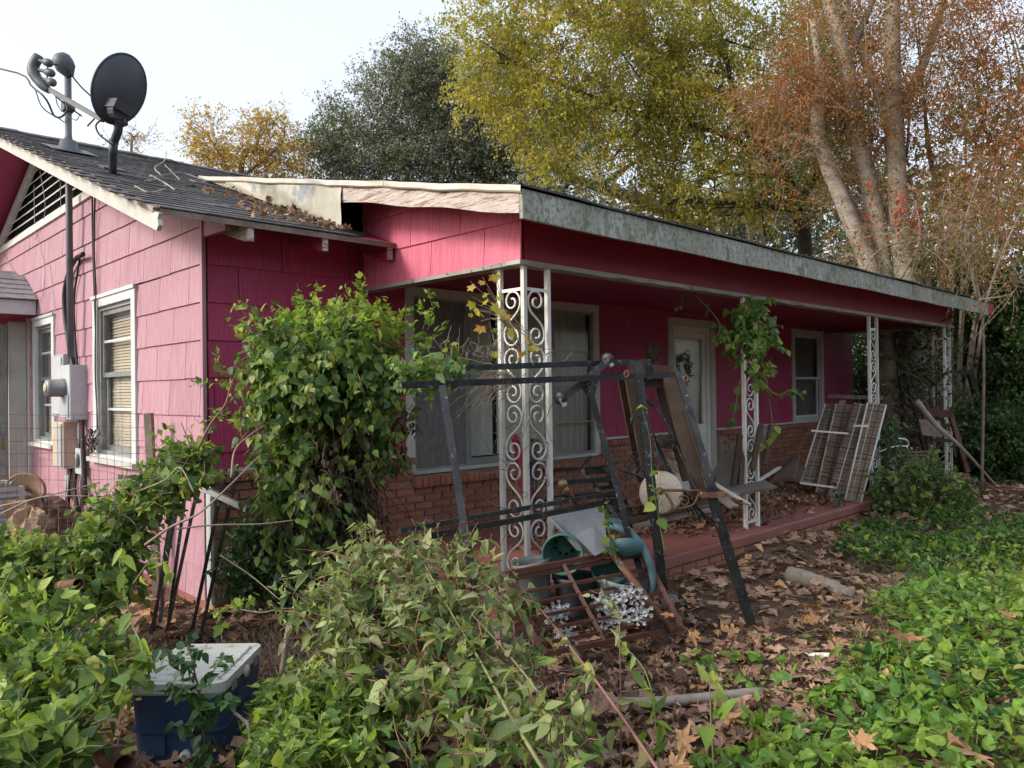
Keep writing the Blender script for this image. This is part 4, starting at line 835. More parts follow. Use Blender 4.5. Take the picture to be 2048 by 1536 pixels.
# dark brown rack behind, plus ornate headboard
fr3 = frame('dark_wood_rack', 'dark brown wooden rack frame leaning by the front door', 'rack', [
    (PD(1256, 738, 6.0), PD(1342, 745, 6.0), .10, 'top_board'), (PD(1265, 765, 6.1), PD(1340, 768, 6.1), .07, 'top_board'),
    (PD(1262, 745, 6.0), PD(1308, 1000, 6.3), .11, 'side_board'), (PD(1243, 752, 6.1), PD(1282, 960, 6.6), .07, 'side_board'),
    (PD(1335, 745, 6.0), PD(1405, 1010, 5.9), .10, 'side_board'), (PD(1318, 768, 6.2), PD(1372, 960, 6.3), .06, 'side_board'), (PD(1350, 748, 6.0), PD(1425, 985, 5.8), .05, 'side_board'),
    (PD(1312, 888, 6.3), PD(1358, 890, 6.2), .06, 'cross_board')], 'darkwood')
hb = thing('iron_headboard', PD(1380, 1010, 5.9)*[1, 1, 0]+[0, 0, .15], 'curled dark iron headboard lying against the dark rack', 'headboard')
T(smooth([PD(1262, 850, 6.1), PD(1270, 808, 6.1), PD(1292, 802, 6.1), PD(1320, 825, 6.05), PD(1345, 870, 6.0), PD(1362, 910, 5.95), PD(1400, 1000, 5.8)]), .012, 'arch', 'blackmetal', hb)
for k in range(9):
    a = PD(1300+k*7, 850+k*16, 6.0); b = PD(1345+k*11, 1010+k*5, 5.9); T([a, b], .007, 'rod', 'blackmetal', hb, 5)
def spiral(c, r, ph, turns=1.6, sgn=1): return [c+RT*(r*(.15+.85*u)*cos(ph+sgn*turns*2*pi*u))+UP*(r*(.15+.85*u)*sin(ph+sgn*turns*2*pi*u)) for u in np.linspace(0, 1, 26)]
for i, (x, y, r) in enumerate(((1262, 935, .06), (1285, 945, .055), (1300, 925, .05), (1250, 950, .045), (1340, 885, .055), (1322, 882, .05), (1268, 912, .05), (1402, 935, .06), (1418, 958, .05), (1295, 965, .06))):
    T(spiral(PD(x, y, 5.95), r, i*1.1, 1.5, 1 if i % 2 else -1), .006, 'curl', 'blackmetal', hb, 5)
for i in range(4): T(smooth([PD(1250+i*14, 940+i*3, 5.95), PD(1290+i*14, 960+i*6, 5.9), PD(1330+i*16, 1005, 5.85)]), .008, 'scroll_bar', 'blackmetal', hb, 5)
# round ribbed shade
sc_ = PD(1322, 985, 5.75); n_ = -FW*.9-RT*.35+UP*.35; n_ /= np.linalg.norm(n_)
rs = thing('ribbed_shade', (sc_[0], sc_[1], .14), 'round cream ribbed shade lying on edge on the porch floor', 'lamp shade')
mb = MB(); mb.lathe(sc_, [(.03, .05), (.05, .045), (.15, .02), (.165, .0), (.16, -.012), (.05, .02)], 48, n_); mb.build('dish', M['shade'], rs, True)
x_ = np.cross(n_, UP); x_ /= np.linalg.norm(x_); y_ = np.cross(n_, x_)
for k in range(40):
    a = 2*pi*k/40; e = x_*cos(a)+y_*sin(a); mb = MB(); mb.beam(sc_+e*.055+n_*.048, sc_+e*.158+n_*.014, .004, .006, n_); mb.build('rib', M['white'], rs)
mb = MB(); mb.lathe(sc_, [(.0, .06), (.03, .058), (.032, .045)], 16, n_); mb.build('hub', M['brass'], rs, True)
t = thing('iron_stand', PD(1350, 1000, 5.5)*[1, 1, 0]+[0, 0, .14], 'small curled iron stand in front of the round ribbed shade', 'plant stand')
T([PD(1322, 980, 5.55), PD(1403, 982, 5.55)], .012, 'bar', 'rustmetal', t); T(smooth([PD(1330, 985, 5.55), PD(1345, 1010, 5.5), PD(1338, 1025, 5.5)]), .010, 'leg', 'rustmetal', t); T(spiral(PD(1368, 1003, 5.5), .045, 0, 1.4), .007, 'curl', 'rustmetal', t); T(smooth([PD(1398, 985, 5.55), PD(1385, 1010, 5.5), PD(1352, 1018, 5.5)]), .008, 'brace', 'rustmetal', t)
# shelf rack with finial
sh = frame('bakers_rack', 'black slatted shelf rack lying against the brick under the window', 'shelf rack', [
    (PD(1085, 940, 6.2), PD(1210, 936, 6.3), .028, 'rail'), (PD(1080, 968, 6.0), PD(1228, 958, 6.1), .035, 'rail'), (PD(1085, 998, 5.9), PD(1238, 985, 6.0), .035, 'rail'), (PD(1210, 936, 6.3), PD(1265, 1050, 5.9), .04, 'side_rail'), (PD(1165, 940, 6.2), PD(1238, 1040, 5.9), .03, 'side_rail'),
    (PD(1160, 938, 6.1), PD(1183, 912, 6.1), .025, 'prong'), (PD(1212, 945, 6.1), PD(1235, 922, 6.1), .025, 'prong'), (PD(1088, 935, 6.0), PD(1096, 922, 6.0), .03, 'prong')]+
    [(PD(1170+9*k, 945+16*k, 6.15-.03*k), PD(1218+9*k, 943+15*k, 6.2-.03*k), .03, 'slat') for k in range(8)])
t = thing('finial_pole', PD(1160, 1015, 5.4)*[1, 1, 0]+[0, 0, .1], 'rusty curtain pole with a brass ball finial beside the corner post', 'curtain pole')
T([PD(1132, 975, 5.2), PD(1175, 1040, 5.4)], .016, 'pole', 'brownmetal', t, 8)
mb = MB(); c = PD(1125, 968, 5.2); mb.lathe(c, [(.0, .036), (.02, .031), (.034, .014), (.036, 0), (.034, -.014), (.02, -.031), (.0, -.036)], 16, (RT*.5-UP*.8)); mb.build('finial_ball', M['brass'], t, True)
mb = MB(); mb.lathe(c, [(.02, .03), (.024, .045), (.018, .06)], 12, (RT*.5-UP*.8)); mb.build('collar', M['brass'], t, True)
# slate sheets, pots, teal chair
def sheet(name, px, dep, th, mat, label, cat, parent=None, bendk=.0):
    P = [PD(x, y, d) for (x, y), d in zip(px, dep)]; n = np.cross(P[1]-P[0], P[2]-P[0]); n /= np.linalg.norm(n); n = n if n@FW > 0 else -n
    mb = MB(); mb.prism(P, n*th); o = mb.build(name, M[mat], parent); 
    if label: tag(o, label, cat)
    return o
sheet('asphalt_sheet', [(1092, 1024), (1208, 1008), (1212, 1070), (1222, 1092), (1188, 1110), (1155, 1100), (1130, 1065), (1105, 1045)], [4.95, 5.1, 4.95, 4.9, 4.85, 4.85, 4.85, 4.9], .008, 'slate', 'torn grey shingle sheet draped over the green pots', 'roofing sheet')
sheet('asphalt_sheet', [(1150, 1072), (1190, 1048), (1222, 1095), (1190, 1112)], [4.80, 4.82, 4.80, 4.77], .006, 'slate', 'smaller grey shingle scrap overlapping the torn sheet', 'roofing sheet')
def pot(c, ax, r, h, name, mat, label, cat, holes=0, wall=.008):
    t = thing(name, c, label, cat); mb = MB(); mb.lathe(c, [(r*.72, h), (r*.74, h*.98), (r, .03), (r*1.08, .025), (r*1.08, 0), (r*.98, 0), (r*.95, .03), (r*.68, h-.01), (0, h-.01)], 28, ax); mb.build('pot_wall', M[mat], t, True)
    mb = MB(); mb.lathe(c, [(0, h+.001), (r*.72, h)], 28, ax); mb.build('pot_base', M[mat], t)
    ax = np.array(ax)/np.linalg.norm(ax); x = np.cross(ax, UP); x /= np.linalg.norm(x); y = np.cross(ax, x)
    for k in range(holes):
        a = 2*pi*k/holes; mb = MB(); mb.lathe(np.array(c)+ax*(h-.014)+(x*cos(a)+y*sin(a))*r*.5, [(.0, -.001), (.012, -.001), (.012, .0)], 8, ax); mb.build('drain_hole', M['dark'], t)
pot(PD(1125, 1110, 4.85), (FW*.92+RT*.12+UP*.05), .125, .26, 'green_pot', 'greenplastic', 'green plastic flower pot on its side with drain holes showing', 'flower pot', 9)
pot(PD(1218, 1140, 4.95), (UP*-.85+FW*.4), .11, .22, 'green_pot', 'greenplastic', 'second green pot mostly hidden behind the rusty grille', 'flower pot')
pot(PD(1060, 1120, 4.95), (UP*-.9+RT*.2), .12, .24, 'grey_pot', 'greyplastic', 'grey plastic pot behind the corner post foot', 'flower pot')
pot(PD(1235, 1160, 4.85), (UP*-.9-RT*.2), .10, .2, 'grey_pot', 'greyplastic', 'upright grey pot standing inside the teal chair curve', 'flower pot')
pot(PD(1150, 1150, 5.0), (UP*-.95), .14, .24, 'dark_tub', 'dish', 'dark round tub below the shingle sheets', 'tub')
tc_ = thing('plastic_chair', (2.3, -1.95, -.05), 'upturned teal plastic garden chair with a broad curved back', 'garden chair')
def band(pts, w, th, name, mat, par, wdir):
    P = smooth(pts, 8); mb = MB(); V = []
    for p in P: V += [p, p+wdir*w, p+wdir*w-UP*th*.3+FW*th, p+FW*th]
    m = len(P); mb.add(V, [(4*i+k, 4*i+4+k, 4*i+4+(k+1) % 4, 4*i+(k+1) % 4) for i in range(m-1) for k in range(4)]+[(3, 2, 1, 0), (4*m-4, 4*m-3, 4*m-2, 4*m-1)]); return mb.build(name, M[mat], par, True)
band([PD(1215, 1045, 5.0), PD(1250, 1052, 4.95), PD(1285, 1080, 4.9), PD(1305, 1120, 4.86), PD(1312, 1165, 4.85), PD(1300, 1200, 4.85)], .05, .05, 'chair_back', 'teal', tc_, -RT*.7-UP*.7)
band([PD(1218, 1056, 5.05), PD(1250, 1064, 5.0), PD(1280, 1090, 4.98), PD(1296, 1130, 4.96), PD(1300, 1185, 4.95)], .22, .02, 'chair_shell', 'teal', tc_, FW*.9+UP*.2)
mb = MB(); mb.lathe(PD(1248, 1090, 4.95), [(.13, 0), (.135, .02), (.11, .06), (.0, .08)], 22, (UP*-.8-FW*.5)); mb.build('seat_pan', M['teal'], tc_, True)
t = thing('blue_bottle', PD(1338, 1184, 5.5), 'small turquoise bottle lying in the leaves by the slab', 'bottle'); 
mb = MB(); p = gpt(1330, 1184, 5.55)+[0, 0, .03]; ORG[t] = np.array(t.location); mb.lathe(p, [(.0, 0), (.02, .002), (.022, .06), (.02, .08), (.009, .09), (.009, .1), (0, .1)], 12, RT); mb.build('bottle_body', M['teal'], t, True)
# red cushioned thing behind the post
mb = MB(); mb.tube(smooth([PD(1028, 870, 5.6), PD(1045, 930, 5.6), PD(1052, 1000, 5.5), PD(1062, 1060, 5.45)]), [.03]*4+[.045]*6+[.05]*6+[.04]*3, 9); tag(mb.build('red_umbrella', M['crimson'], None, True), 'folded dark red umbrella standing behind the corner post', 'umbrella')
mb = MB(); mb.tube(smooth([PD(1070, 880, 5.7), PD(1065, 960, 5.6), PD(1062, 1060, 5.5)]), .035, 8); tag(mb.build('black_bag', M['blackmetal'], None, True), 'narrow black bag hanging behind the corner post', 'bag')
# rusty grille panel on the ground
def Q(u, v): # quad surface of the grille
    a, b, c, d = PD(1085, 1134, 4.72), PD(1283, 1096, 5.0), PD(1365, 1258, 4.72), PD(1180, 1300, 4.42)
    return a*(1-u)*(1-v)+b*u*(1-v)+c*u*v+d*(1-u)*v
def Q2(u, v): return Q(u, v)
a0, b0_, c0, d0_ = PD(1000, 1150, 4.55), PD(1283, 1096, 5.0), PD(1365, 1258, 4.75), PD(1090, 1310, 4.30)
def Q(u, v): return a0*(1-u)*(1-v)+b0_*u*(1-v)+c0*u*v+d0_*(1-u)*v
sg = [(Q(0, 0), Q(1, 0), .032, 'frame_bar'), (Q(1, 0), Q(1, 1), .032, 'frame_bar'), (Q(0, 0), Q(0, 1), .032, 'frame_bar'), (Q(0, .985), Q(1, .985), .03, 'frame_bar'), (Q(.42, 0), Q(.42, 1), .024, 'cross_bar'), (Q(0, .09)+FW*.03, Q(.985, .09)+FW*.03, .026, 'frame_bar'), (Q(.965, .02)+FW*.04, Q(.965, 1)+FW*.04, .026, 'frame_bar')]
for v in (.26, .40, .56, .72, .87): sg.append((Q(0, v), Q(1, v), .017, 'rung'))
frame('rusty_grille', 'reddish brown barred metal panel propped before the corner post', 'metal panel', sg, 'brownmetal')
frame('scrap_iron', 'black angle frame lying under the rusty grille', 'metal frame', [(PD(1265, 1095, 5.1), PD(1322, 1265, 4.8), .04, 'bar'), (PD(1322, 1262, 4.8), PD(1120, 1300, 4.6), .035, 'bar')], 'blackmetal')
mb = MB(); mb.tube([PD(1215, 1095, 4.9), PD(1345, 1262, 4.68)], .024, 8); tag(mb.build('iron_pipe', M['rustmetal'], None, True), 'rusty pipe slanting behind the barred panel', 'pipe')
# white cast iron ornaments (oak-leaf brackets)
def castleaf(c, sz, seed, par):
    sz *= 1.25
    g = random.Random(seed); mb = MB(); ph = g.uniform(0, 6); n = 5
    for k in range(n):
        a = ph+2*pi*k/n+g.uniform(-.2, .2); e = RT*cos(a)+UP*sin(a)*.8; s = np.cross(FW, e); L_ = sz*g.uniform(.7, 1.1); w = sz*.20
        P = [c, c+e*L_*.35+s*w*.6-FW*.006, c+e*L_*.55+s*w*.25, c+e*L_*.75+s*w-FW*.01, c+e*L_-FW*.004, c+e*L_*.75-s*w-FW*.01, c+e*L_*.55-s*w*.25, c+e*L_*.35-s*w*.6-FW*.006]; mb.prism(P, FW*.012)
    mb.lathe(c-FW*.004, [(.0, .012), (.01, .01), (.014, 0)], 8, -FW); mb.build('cast_leaf', M['castwhite'], par, False)
gi = 'white cast iron leaf ornaments lying on the barred panel'
for i, (lab, cs_, arc) in enumerate((('upper white cast iron leaf bracket on the barred panel', [(1197, 1200), (1212, 1215), (1250, 1190), (1262, 1180), (1276, 1195), (1240, 1200)], [(1205, 1220), (1235, 1192), (1262, 1192)]), ('lower white cast iron leaf bracket on the barred panel', [(1205, 1240), (1222, 1246), (1250, 1225), (1275, 1222), (1290, 1225), (1275, 1238)], [(1212, 1235), (1245, 1242), (1280, 1222)]), ('white cast iron leaf bracket left of the cross bar', [(1108, 1222), (1122, 1232), (1098, 1230), (1120, 1215)], [(1080, 1228), (1100, 1236), (1120, 1228)]), ('small white cast iron leaf bracket lowest on the panel', [(1135, 1262), (1120, 1270), (1140, 1275)], [(1110, 1280), (1125, 1262), (1145, 1268)]))):
    dep = 4.66-.03*i; t = thing('cast_leaf_bracket', PD(cs_[0][0], cs_[0][1], dep), lab, 'iron ornament', gi)
    for j, (x, y) in enumerate(cs_): castleaf(PD(x, y, dep-.012*(j % 3)), .055, i*10+j, t)
    T(smooth([PD(x, y, dep) for x, y in arc]), .008, 'stem', 'castwhite', t)
# boards and table by the door
bo = 'loose boards heaped on the porch by the door'
for i, (xa, ya, da, xb, yb, db, w, mt_) in enumerate(((1330, 925, 7.0, 1470, 1015, 6.3, .09, 'wood'), (1345, 905, 7.2, 1440, 1010, 6.5, .07, 'wood'), (1310, 905, 7.0, 1460, 1005, 6.4, .06, 'wood'), (1480, 985, 7.0, 1380, 1030, 6.2, .08, 'wood'), (1400, 950, 7.2, 1500, 1010, 6.6, .03, 'white'), (1560, 935, 8.0, 1478, 985, 7.2, .03, 'white'), (1265, 1038, 5.75, 1480, 1002, 6.6, .06, 'darkwood'), (1270, 1052, 5.6, 1420, 1020, 6.1, .05, 'wood'))):
    p, q = PD(xa, ya, da), PD(xb, yb, db); q[2] = max(q[2], .17); mb = MB(); mb.beam(p, q, w, .022); tag(mb.build('loose_board', M[mt_]), ['grey plank slanting down from the dark rack', 'grey plank under the iron headboard', 'narrow grey plank crossing the first', 'grey plank lying flat on the leaves', 'white strip of trim leaning by the door', 'white trim strip lying below the tilted table', 'dark timber lying along the porch floor', 'grey lath beside the dark timber'][i], 'board', bo)
t = thing('tilted_table', PD(1500, 940, 7.3)*[1, 1, 0]+[0, 0, .14], 'overturned grey folding table beside the front door', 'table')
sheet('table_top', [(1410, 965), (1500, 835), (1545, 860), (1535, 880), (1460, 985)], [7.4, 7.8, 7.7, 7.5, 7.2], .03, 'tarp', None, None, t)
sheet('table_skirt', [(1425, 980), (1530, 960), (1552, 972), (1455, 992)], [7.2, 7.2, 6.9, 6.9], .02, 'tarp', None, None, t)
for (xa, ya, xb, yb) in ((1522, 850, 1505, 940), (1543, 850, 1530, 930), (1480, 870, 1465, 985), (1485, 900, 1480, 985)): mb = MB(); mb.beam(PD(xa, ya, 7.3), PD(xb, yb, 7.2), .045, .045, FW); mb.build('leg', M['darkwood'], t)
for i, (px_, dp_) in enumerate((([(1545, 965), (1580, 925), (1600, 915), (1590, 960)], [7.6, 8, 8, 7.6]), ([(1570, 960), (1588, 930), (1612, 935), (1600, 965)], [8, 8.3, 8.3, 8.0]))): sheet('slab_scrap', px_, dp_, .03, 'darkwood', ['dark board scrap leaning on the brick wainscot', 'second dark board scrap beside the wire panels'][i], 'board')
mb = MB(); c = PD(1306, 706, 7.3); crumple('owl_figure', (c[0], c[1], c[2]), .07, .06, .09, 'darkwood', 'small dark figure perched on the rack left of the door', 'figurine', 11)
# crib panels
gw_ = 'rusty white wire panels leaning on the porch post'
WP = [((1650, 808), (1690, 810), (1640, 975), (1600, 968), 9.3, 'leftmost, widest rusty wire panel of the leaning stack'), ((1672, 808), (1728, 812), (1685, 1000), (1632, 985), 9.15, 'second wire panel from the left with orange rust streaks'), ((1708, 806), (1750, 812), (1700, 1002), (1652, 994), 9.0, 'third wire panel of the leaning stack'), ((1735, 806), (1772, 810), (1722, 1005), (1690, 1000), 8.85, 'rightmost wire panel with white uprights')]
for i, (a, b, c, d, dep, lab) in enumerate(WP):
    A, B, C_, D_ = PD(*a, dep+.5), PD(*b, dep+.45), PD(*c, dep-.0), PD(*d, dep+.05); t = thing('wire_rack', (C_+D_)/2, lab, 'wire panel', gw_)
    for u in (0, .33, .66, 1): T([A+(B-A)*u, D_+(C_-D_)*u], .012 if u in (0, 1) else .008, 'upright', ['ironwhite', 'tanwire', 'rustmetal'][(i+int(u*3.1)) % 3], t, 5)
    for k in range(84): v = k/83; mb = MB(); mb.tube([A+(D_-A)*v, B+(C_-B)*v], .0048, 3); mb.build('cross_wire', M['tanwire' if (k*5+i) % 7 < 5 else 'deadwood' if k % 2 else 'rustmetal'], t)
    mb = MB(); mb.prism([A+FW*.03, B+FW*.03, C_+FW*.03, D_+FW*.03], FW*.008); mb.build('backing_board', M['wood'], t)
for i, (xa, ya, xb, yb) in enumerate(((1622, 861, 1696, 867), (1597, 965, 1670, 975), (1706, 851, 1738, 852))): mb = MB(); mb.beam(PD(xa, ya, 8.95), PD(xb, yb, 8.9), .02, .03, FW); tag(mb.build('white_rail', M['ironwhite']), ['white rail tied across the top of the wire panels', 'white rail across the foot of the wire panels', 'short pale rail high on the third wire panel'][i], 'rail')
t = thing('wood_stand', PD(1720, 800, 10)*[1, 1, 0]+[0, 0, .14], 'weathered plank bench top behind the wire panels', 'bench')
mb = MB(); mb.beam(PD(1658, 792, 10.1), PD(1764, 796, 9.8), .3, .045); mb.build('bench_top', M['wood'], t)
for x, y in ((1682, 800), (1750, 800), (1738, 800)): p = PD(x, y, 9.9); mb = MB(); mb.beam(p, (p[0], p[1], .14), .08, .08, FW); mb.build('leg', M['wood'], t)
# far right clutter
frame('metal_rack', 'tall black steel frame standing beyond the far porch post', 'metal rack', [(PD(1808, 737, 12.0), PD(1942, 746, 12.0), .07, 'top_rail'), (PD(1812, 737, 12.0), PD(1862, 940, 11.6), .09, 'leg'), (PD(1940, 745, 12.0), PD(1985, 905, 12.2), .09, 'leg'), (PD(1862, 740, 12.3), PD(1884, 840, 12.3), .08, 'leg'), (PD(1840, 860, 11.9), PD(1975, 858, 12.0), .04, 'rail')], 'blackmetal')
t = frame('folding_chair', 'brown wooden folding chair beneath the tall steel frame', 'chair', [(PD(1852, 824, 11.0), PD(1902, 828, 11.0), .11, 'back_slat'), (PD(1900, 825, 11.0), PD(1935, 945, 10.8), .06, 'leg'), (PD(1848, 825, 11.0), PD(1862, 930, 10.9), .05, 'leg'), (PD(1855, 850, 11.1), PD(1908, 850, 11.1), .05, 'rail'), (PD(1862, 880, 11.2), PD(1920, 882, 11.1), .05, 'rail')], 'brownmetal')
mb = MB(); mb.prism([PD(1838, 838, 10.9), PD(1880, 842, 10.9), PD(1885, 875, 10.7), PD(1845, 870, 10.7)], FW*.03); mb.build('seat', M['wood'], t)
t = thing('slatted_bench', PD(1825, 930, 10.2)*[1, 1, 0]+[0, 0, -.1], 'low slatted wooden crate bench behind the shrub at the porch end', 'bench')
for k in range(7): mb = MB(); mb.beam(PD(1785+k*2, 905+k*7, 10.6-.08*k), PD(1862+k*2, 903+k*7, 10.4-.08*k), .05, .02); mb.build('slat', M['wood'], t)
for x in (1790, 1860): p = PD(x, 912, 10.3); mb = MB(); mb.beam(p, (p[0], p[1], -.1), .06, .06, FW); mb.build('leg', M['wood'], t)
t = thing('walker_frame', PD(1790, 940, 9.6)*[1, 1, 0]+[0, 0, -.08], 'bent chrome tube frame in the weeds at the porch end', 'metal frame')
for pts in ([(1755, 905), (1790, 893), (1815, 892), (1812, 880), (1795, 877)], [(1812, 892), (1820, 910), (1826, 925)], [(1780, 930), (1815, 970), (1850, 1005)], [(1800, 930), (1835, 975), (1848, 990)], [(1768, 955), (1800, 975), (1830, 1010)]): T(smooth([PD(x, y, 9.5) for x, y in pts]), .014, 'tube', 'chrome', t)
# ---------------------------------------------------------------- cooler
co = thing('cooler', (0, 0, 0), 'weathered blue cooler with a dirty white lid in the weeds', 'cooler')
e1 = PZ(262, 1500, -.13); e2 = PZ(440, 1515, -.13); cx_ = (e2-e1); cx_[2] = 0; wl_ = .60; 
ux = np.array([RT[0], RT[1], 0]); ux /= np.linalg.norm(ux); th_ = radians(-4); ux = np.array([ux[0]*cos(th_)-ux[1]*sin(th_), ux[0]*sin(th_)+ux[1]*cos(th_), 0]); th_ = radians(18)
uy = np.array([-ux[1], ux[0], 0]); uy2 = uy*cos(radians(12))+ux*sin(radians(12))
fh_ = np.array([FW[0], FW[1], 0]); fh_ /= np.linalg.norm(fh_); rh_ = np.array([fh_[1], -fh_[0], 0]); ux, uy = rh_, fh_; cc = CAM+fh_*3.67-rh_*1.505; base = np.array([cc[0], cc[1], -.16]); co.location = base; ORG[co] = base.copy()
def cb(mb, a, b, z0, z1, tp=0.0, e=.035, n=4):
    # rounded-corner box; a,b half sizes, taper
    V = []
    for z, g in ((z0, 1-tp), (z1, 1.0)):
        for sx, sy, a0_ in ((1, 1, 0), (-1, 1, pi/2), (-1, -1, pi), (1, -1, 3*pi/2)):
            for k in range(n+1):
                t_ = a0_+pi/2*k/n; V.append(base+ux*((a*g-e)*sx+e*cos(t_))+uy*((b*g-e)*sy+e*sin(t_))+[0, 0, z])
    m = 4*(n+1); mb.add(V, [tuple(range(m))[::-1], tuple(range(m, 2*m))]+[(i, (i+1) % m, m+(i+1) % m, m+i) for i in range(m)]); return mb
a_, b_, hc = .205, .265, .315
mb = MB(); cb(mb, a_, b_, 0, hc-.0, .07); mb.build('body', M['coolerblue'], co)
mb = MB(); cb(mb, a_+.006, b_+.006, hc*.50, hc*.53, .0); mb.build('body_band', M['coolerblue'], co)
mb = MB(); cb(mb, a_*.99, b_*.99, hc+.001, hc+.012); mb.build('rim', M['coolerwhite'], co)
lidb = MB(); cb(lidb, a_+.008, b_+.008, hc+.013, hc+.055, 0, .05); lid = lidb.build('lid', M['coolerwhite'], co)
mb = MB(); cb(mb, a_-.035, b_-.03, hc+.056, hc+.064, -.03, .05); sub(mb, 'lid_panel', 'coolerwhite', lid)
for k in range(4): mb = MB(); p = base+ux*(a_*(.74-.0*k))-uy*(b_*.55-k*.085)+[0, 0, hc+.066]; mb.beam(p-ux*.028, p+ux*.028, .010, .006); sub(mb, 'lid_ridge', 'coolerwhite', lid)
for s in (-.55, .55): mb = MB(); p = base+ux*(a_+.010)+uy*b_*s+[0, 0, hc+.008]; mb.beam(p-uy*.028, p+uy*.028, .006, .045); mb.build('lid_hinge', M['greymetal'], co)
for s in (-1, 1):
    mb = MB(); p = base+ux*(a_*.9*s*1.02)+[0, 0, hc*.72]; mb.beam(p-uy*.09, p+uy*.09, .05, .07); mb.build('side_handle', M['coolerblue'], co)
for s in (-.5, .5): mb = MB(); p = base-uy*(b_-.006)+ux*a_*s+[0, 0, hc*.3]; mb.beam(p-ux*.05-uy*.0, p+ux*.05, .012, .09); mb.build('front_recess', M['coolerblue'], co)
mb = MB(); mb.lathe(base-uy*(b_*.94)+ux*.04+[0, 0, .05], [(.024, 0), (.026, .02), (.018, .03), (.01, .03), (.01, .012), (0, .012)], 14, -uy); mb.build('drain_plug', M['coolerwhite'], co, True)
mb = MB(); mb.lathe(base+ux*(a_+.004)+uy*.02+[0, 0, hc+.005], [(.03, 0), (.028, .012), (0, .016)], 14, ux); mb.build('lid_latch', M['coolerwhite'], co, True)
mb = MB(); mb.beam(PD(25, 1425, 2.75), PD(52, 1640, 2.2), .068, .012, RT); tag(mb.build('flat_bar', M['rustmetal']), 'flat rusty steel bar rising at the bottom left corner', 'metal bar')
p, q = gpt(205, 1545, 2.95)+[0, 0, .05], gpt(262, 1525, 3.05)+[0, 0, .05]
def pipe(p, q, r, mat, label):
    mb = MB(); d = np.array(q)-np.array(p); L_ = np.linalg.norm(d); mb.lathe(p, [(r*.85, .01), (r*.85, L_), (r, L_), (r, 0), (r*.85, 0), (r*.85, .01)], 18, d); tag(mb.build('pipe', M[mat], None, True), label, 'pipe')
pipe(PD(190, 1500, 3.1), PD(248, 1532, 2.85), .042, 'brownmetal', 'rusty brown pipe end lying before the cooler')
pipe(PD(120, 1172, 4.2), PD(158, 1168, 3.95), .03, 'rustmetal', 'open pipe end poking from the left vines')
T(smooth([gpt(100, 1225, 4.6)+[0, 0, .1], gpt(200, 1228, 4.8)+[0, 0, .04], gpt(290, 1240, 4.9)+[0, 0, .02]]), .03, 'wood_rail', 'brownmetal'); tag(bpy.context.scene.objects['wood_rail'], 'brown metal rail lying on the ground under the left vines', 'rail')
frame('angle_iron', 'dark angle iron standing in the weeds left of the corner post', 'metal bar', [(PD(680, 1190, 3.9), gpt(684, 1290, 3.9), .03, 'bar'), (PD(765, 1330, 3.0), gpt(792, 1385, 3.0), .04, 'bar')], 'blackmetal')
# logs and branches
def limb(pts, r0, r1, name, mat, label, cat, group=None, knob=0):
    P = smooth(pts, 7); n = len(P); r = np.linspace(r0, r1, n)*(1+.04*np.sin(np.arange(n)*1.7)); mb = MB(); mb.tube(P, r, 9); o = mb.build(name, M[mat], None, True); tag(o, label, cat, group); return o
limb([gpt(1195, 1412, 3.9)+[0, 0, .03], gpt(1290, 1418, 3.85)+[0, 0, .05], gpt(1400, 1412, 3.9)+[0, 0, .05], gpt(1522, 1398, 4.0)+[0, 0, .04]], .030, .024, 'fallen_log', 'deadwood', 'long barkless log lying across the leaves at the bottom', 'log')
limb([gpt(1578, 1168, 6.1)+[0, 0, .06], gpt(1610, 1182, 6.0)+[0, 0, .06], gpt(1650, 1200, 5.8)+[0, 0, .05], gpt(1705, 1225, 5.5)+[0, 0, .04]], .075, .045, 'fallen_log', 'deadwood', 'short thick grey log in the brown leaves right of the slab', 'log')
limb([PD(1833, 802, 10.6), PD(1872, 850, 10.6), PD(1925, 898, 10.6), gpt(1995, 935, 11.2)], .045, .015, 'fallen_branch', 'deadwood', 'grey broken branch leaning down from the far chair', 'branch')
limb([gpt(1600, 1310, 4.6)+[0, 0, .02], gpt(1660, 1318, 4.55)+[0, 0, .03]], .016, .02, 'fallen_branch', 'ironwhite', 'bleached white stick in the leaf litter', 'branch')
limb([PD(395, 1340, 3.0), PD(468, 1310, 3.1)] if 0 else [gpt(640, 1290, 4.2)+[0, 0, .2], PD(590, 1215, 4.2), gpt(560, 1330, 4.1)+[0, 0, .05]], .012, .018, 'fallen_branch', 'deadwood', 'forked dead stick standing behind the cooler mound', 'branch')
limb([PD(628, 1290, 4.1), PD(655, 1250, 4.2), PD(700, 1215, 4.25), PD(712, 1200, 4.3)], .018, .010, 'fallen_branch', 'deadwood', 'grey forked branch crossing before the dark shrub', 'branch')
limb([PD(632, 1238, 4.4), PD(660, 1245, 4.3), PD(720, 1262, 4.2)], .012, .02, 'fallen_branch', 'deadwood', 'short thick grey branch left of the weeds', 'branch')
limb([PD(468, 1425, 2.9), PD(486, 1440, 2.88), PD(500, 1470, 2.86), gpt(505, 1500, 2.86)], .006, .008, 'fallen_branch', 'wood', 'pale forked stick beside the cooler corner', 'branch')
sheet('porch_shard', [(1640, 1072), (1668, 1066), (1690, 1072), (1660, 1086)], [7.4, 7.6, 7.5, 7.2], .04, 'redconc', 'broken red concrete piece on the leaves by the slab', 'concrete piece')
sheet('paint_flake', [(1385, 1322), (1412, 1330), (1408, 1345)], [4.35, 4.35, 4.25], .004, 'whiteclean', 'white paper scrap on the leaf litter', 'paper scrap')
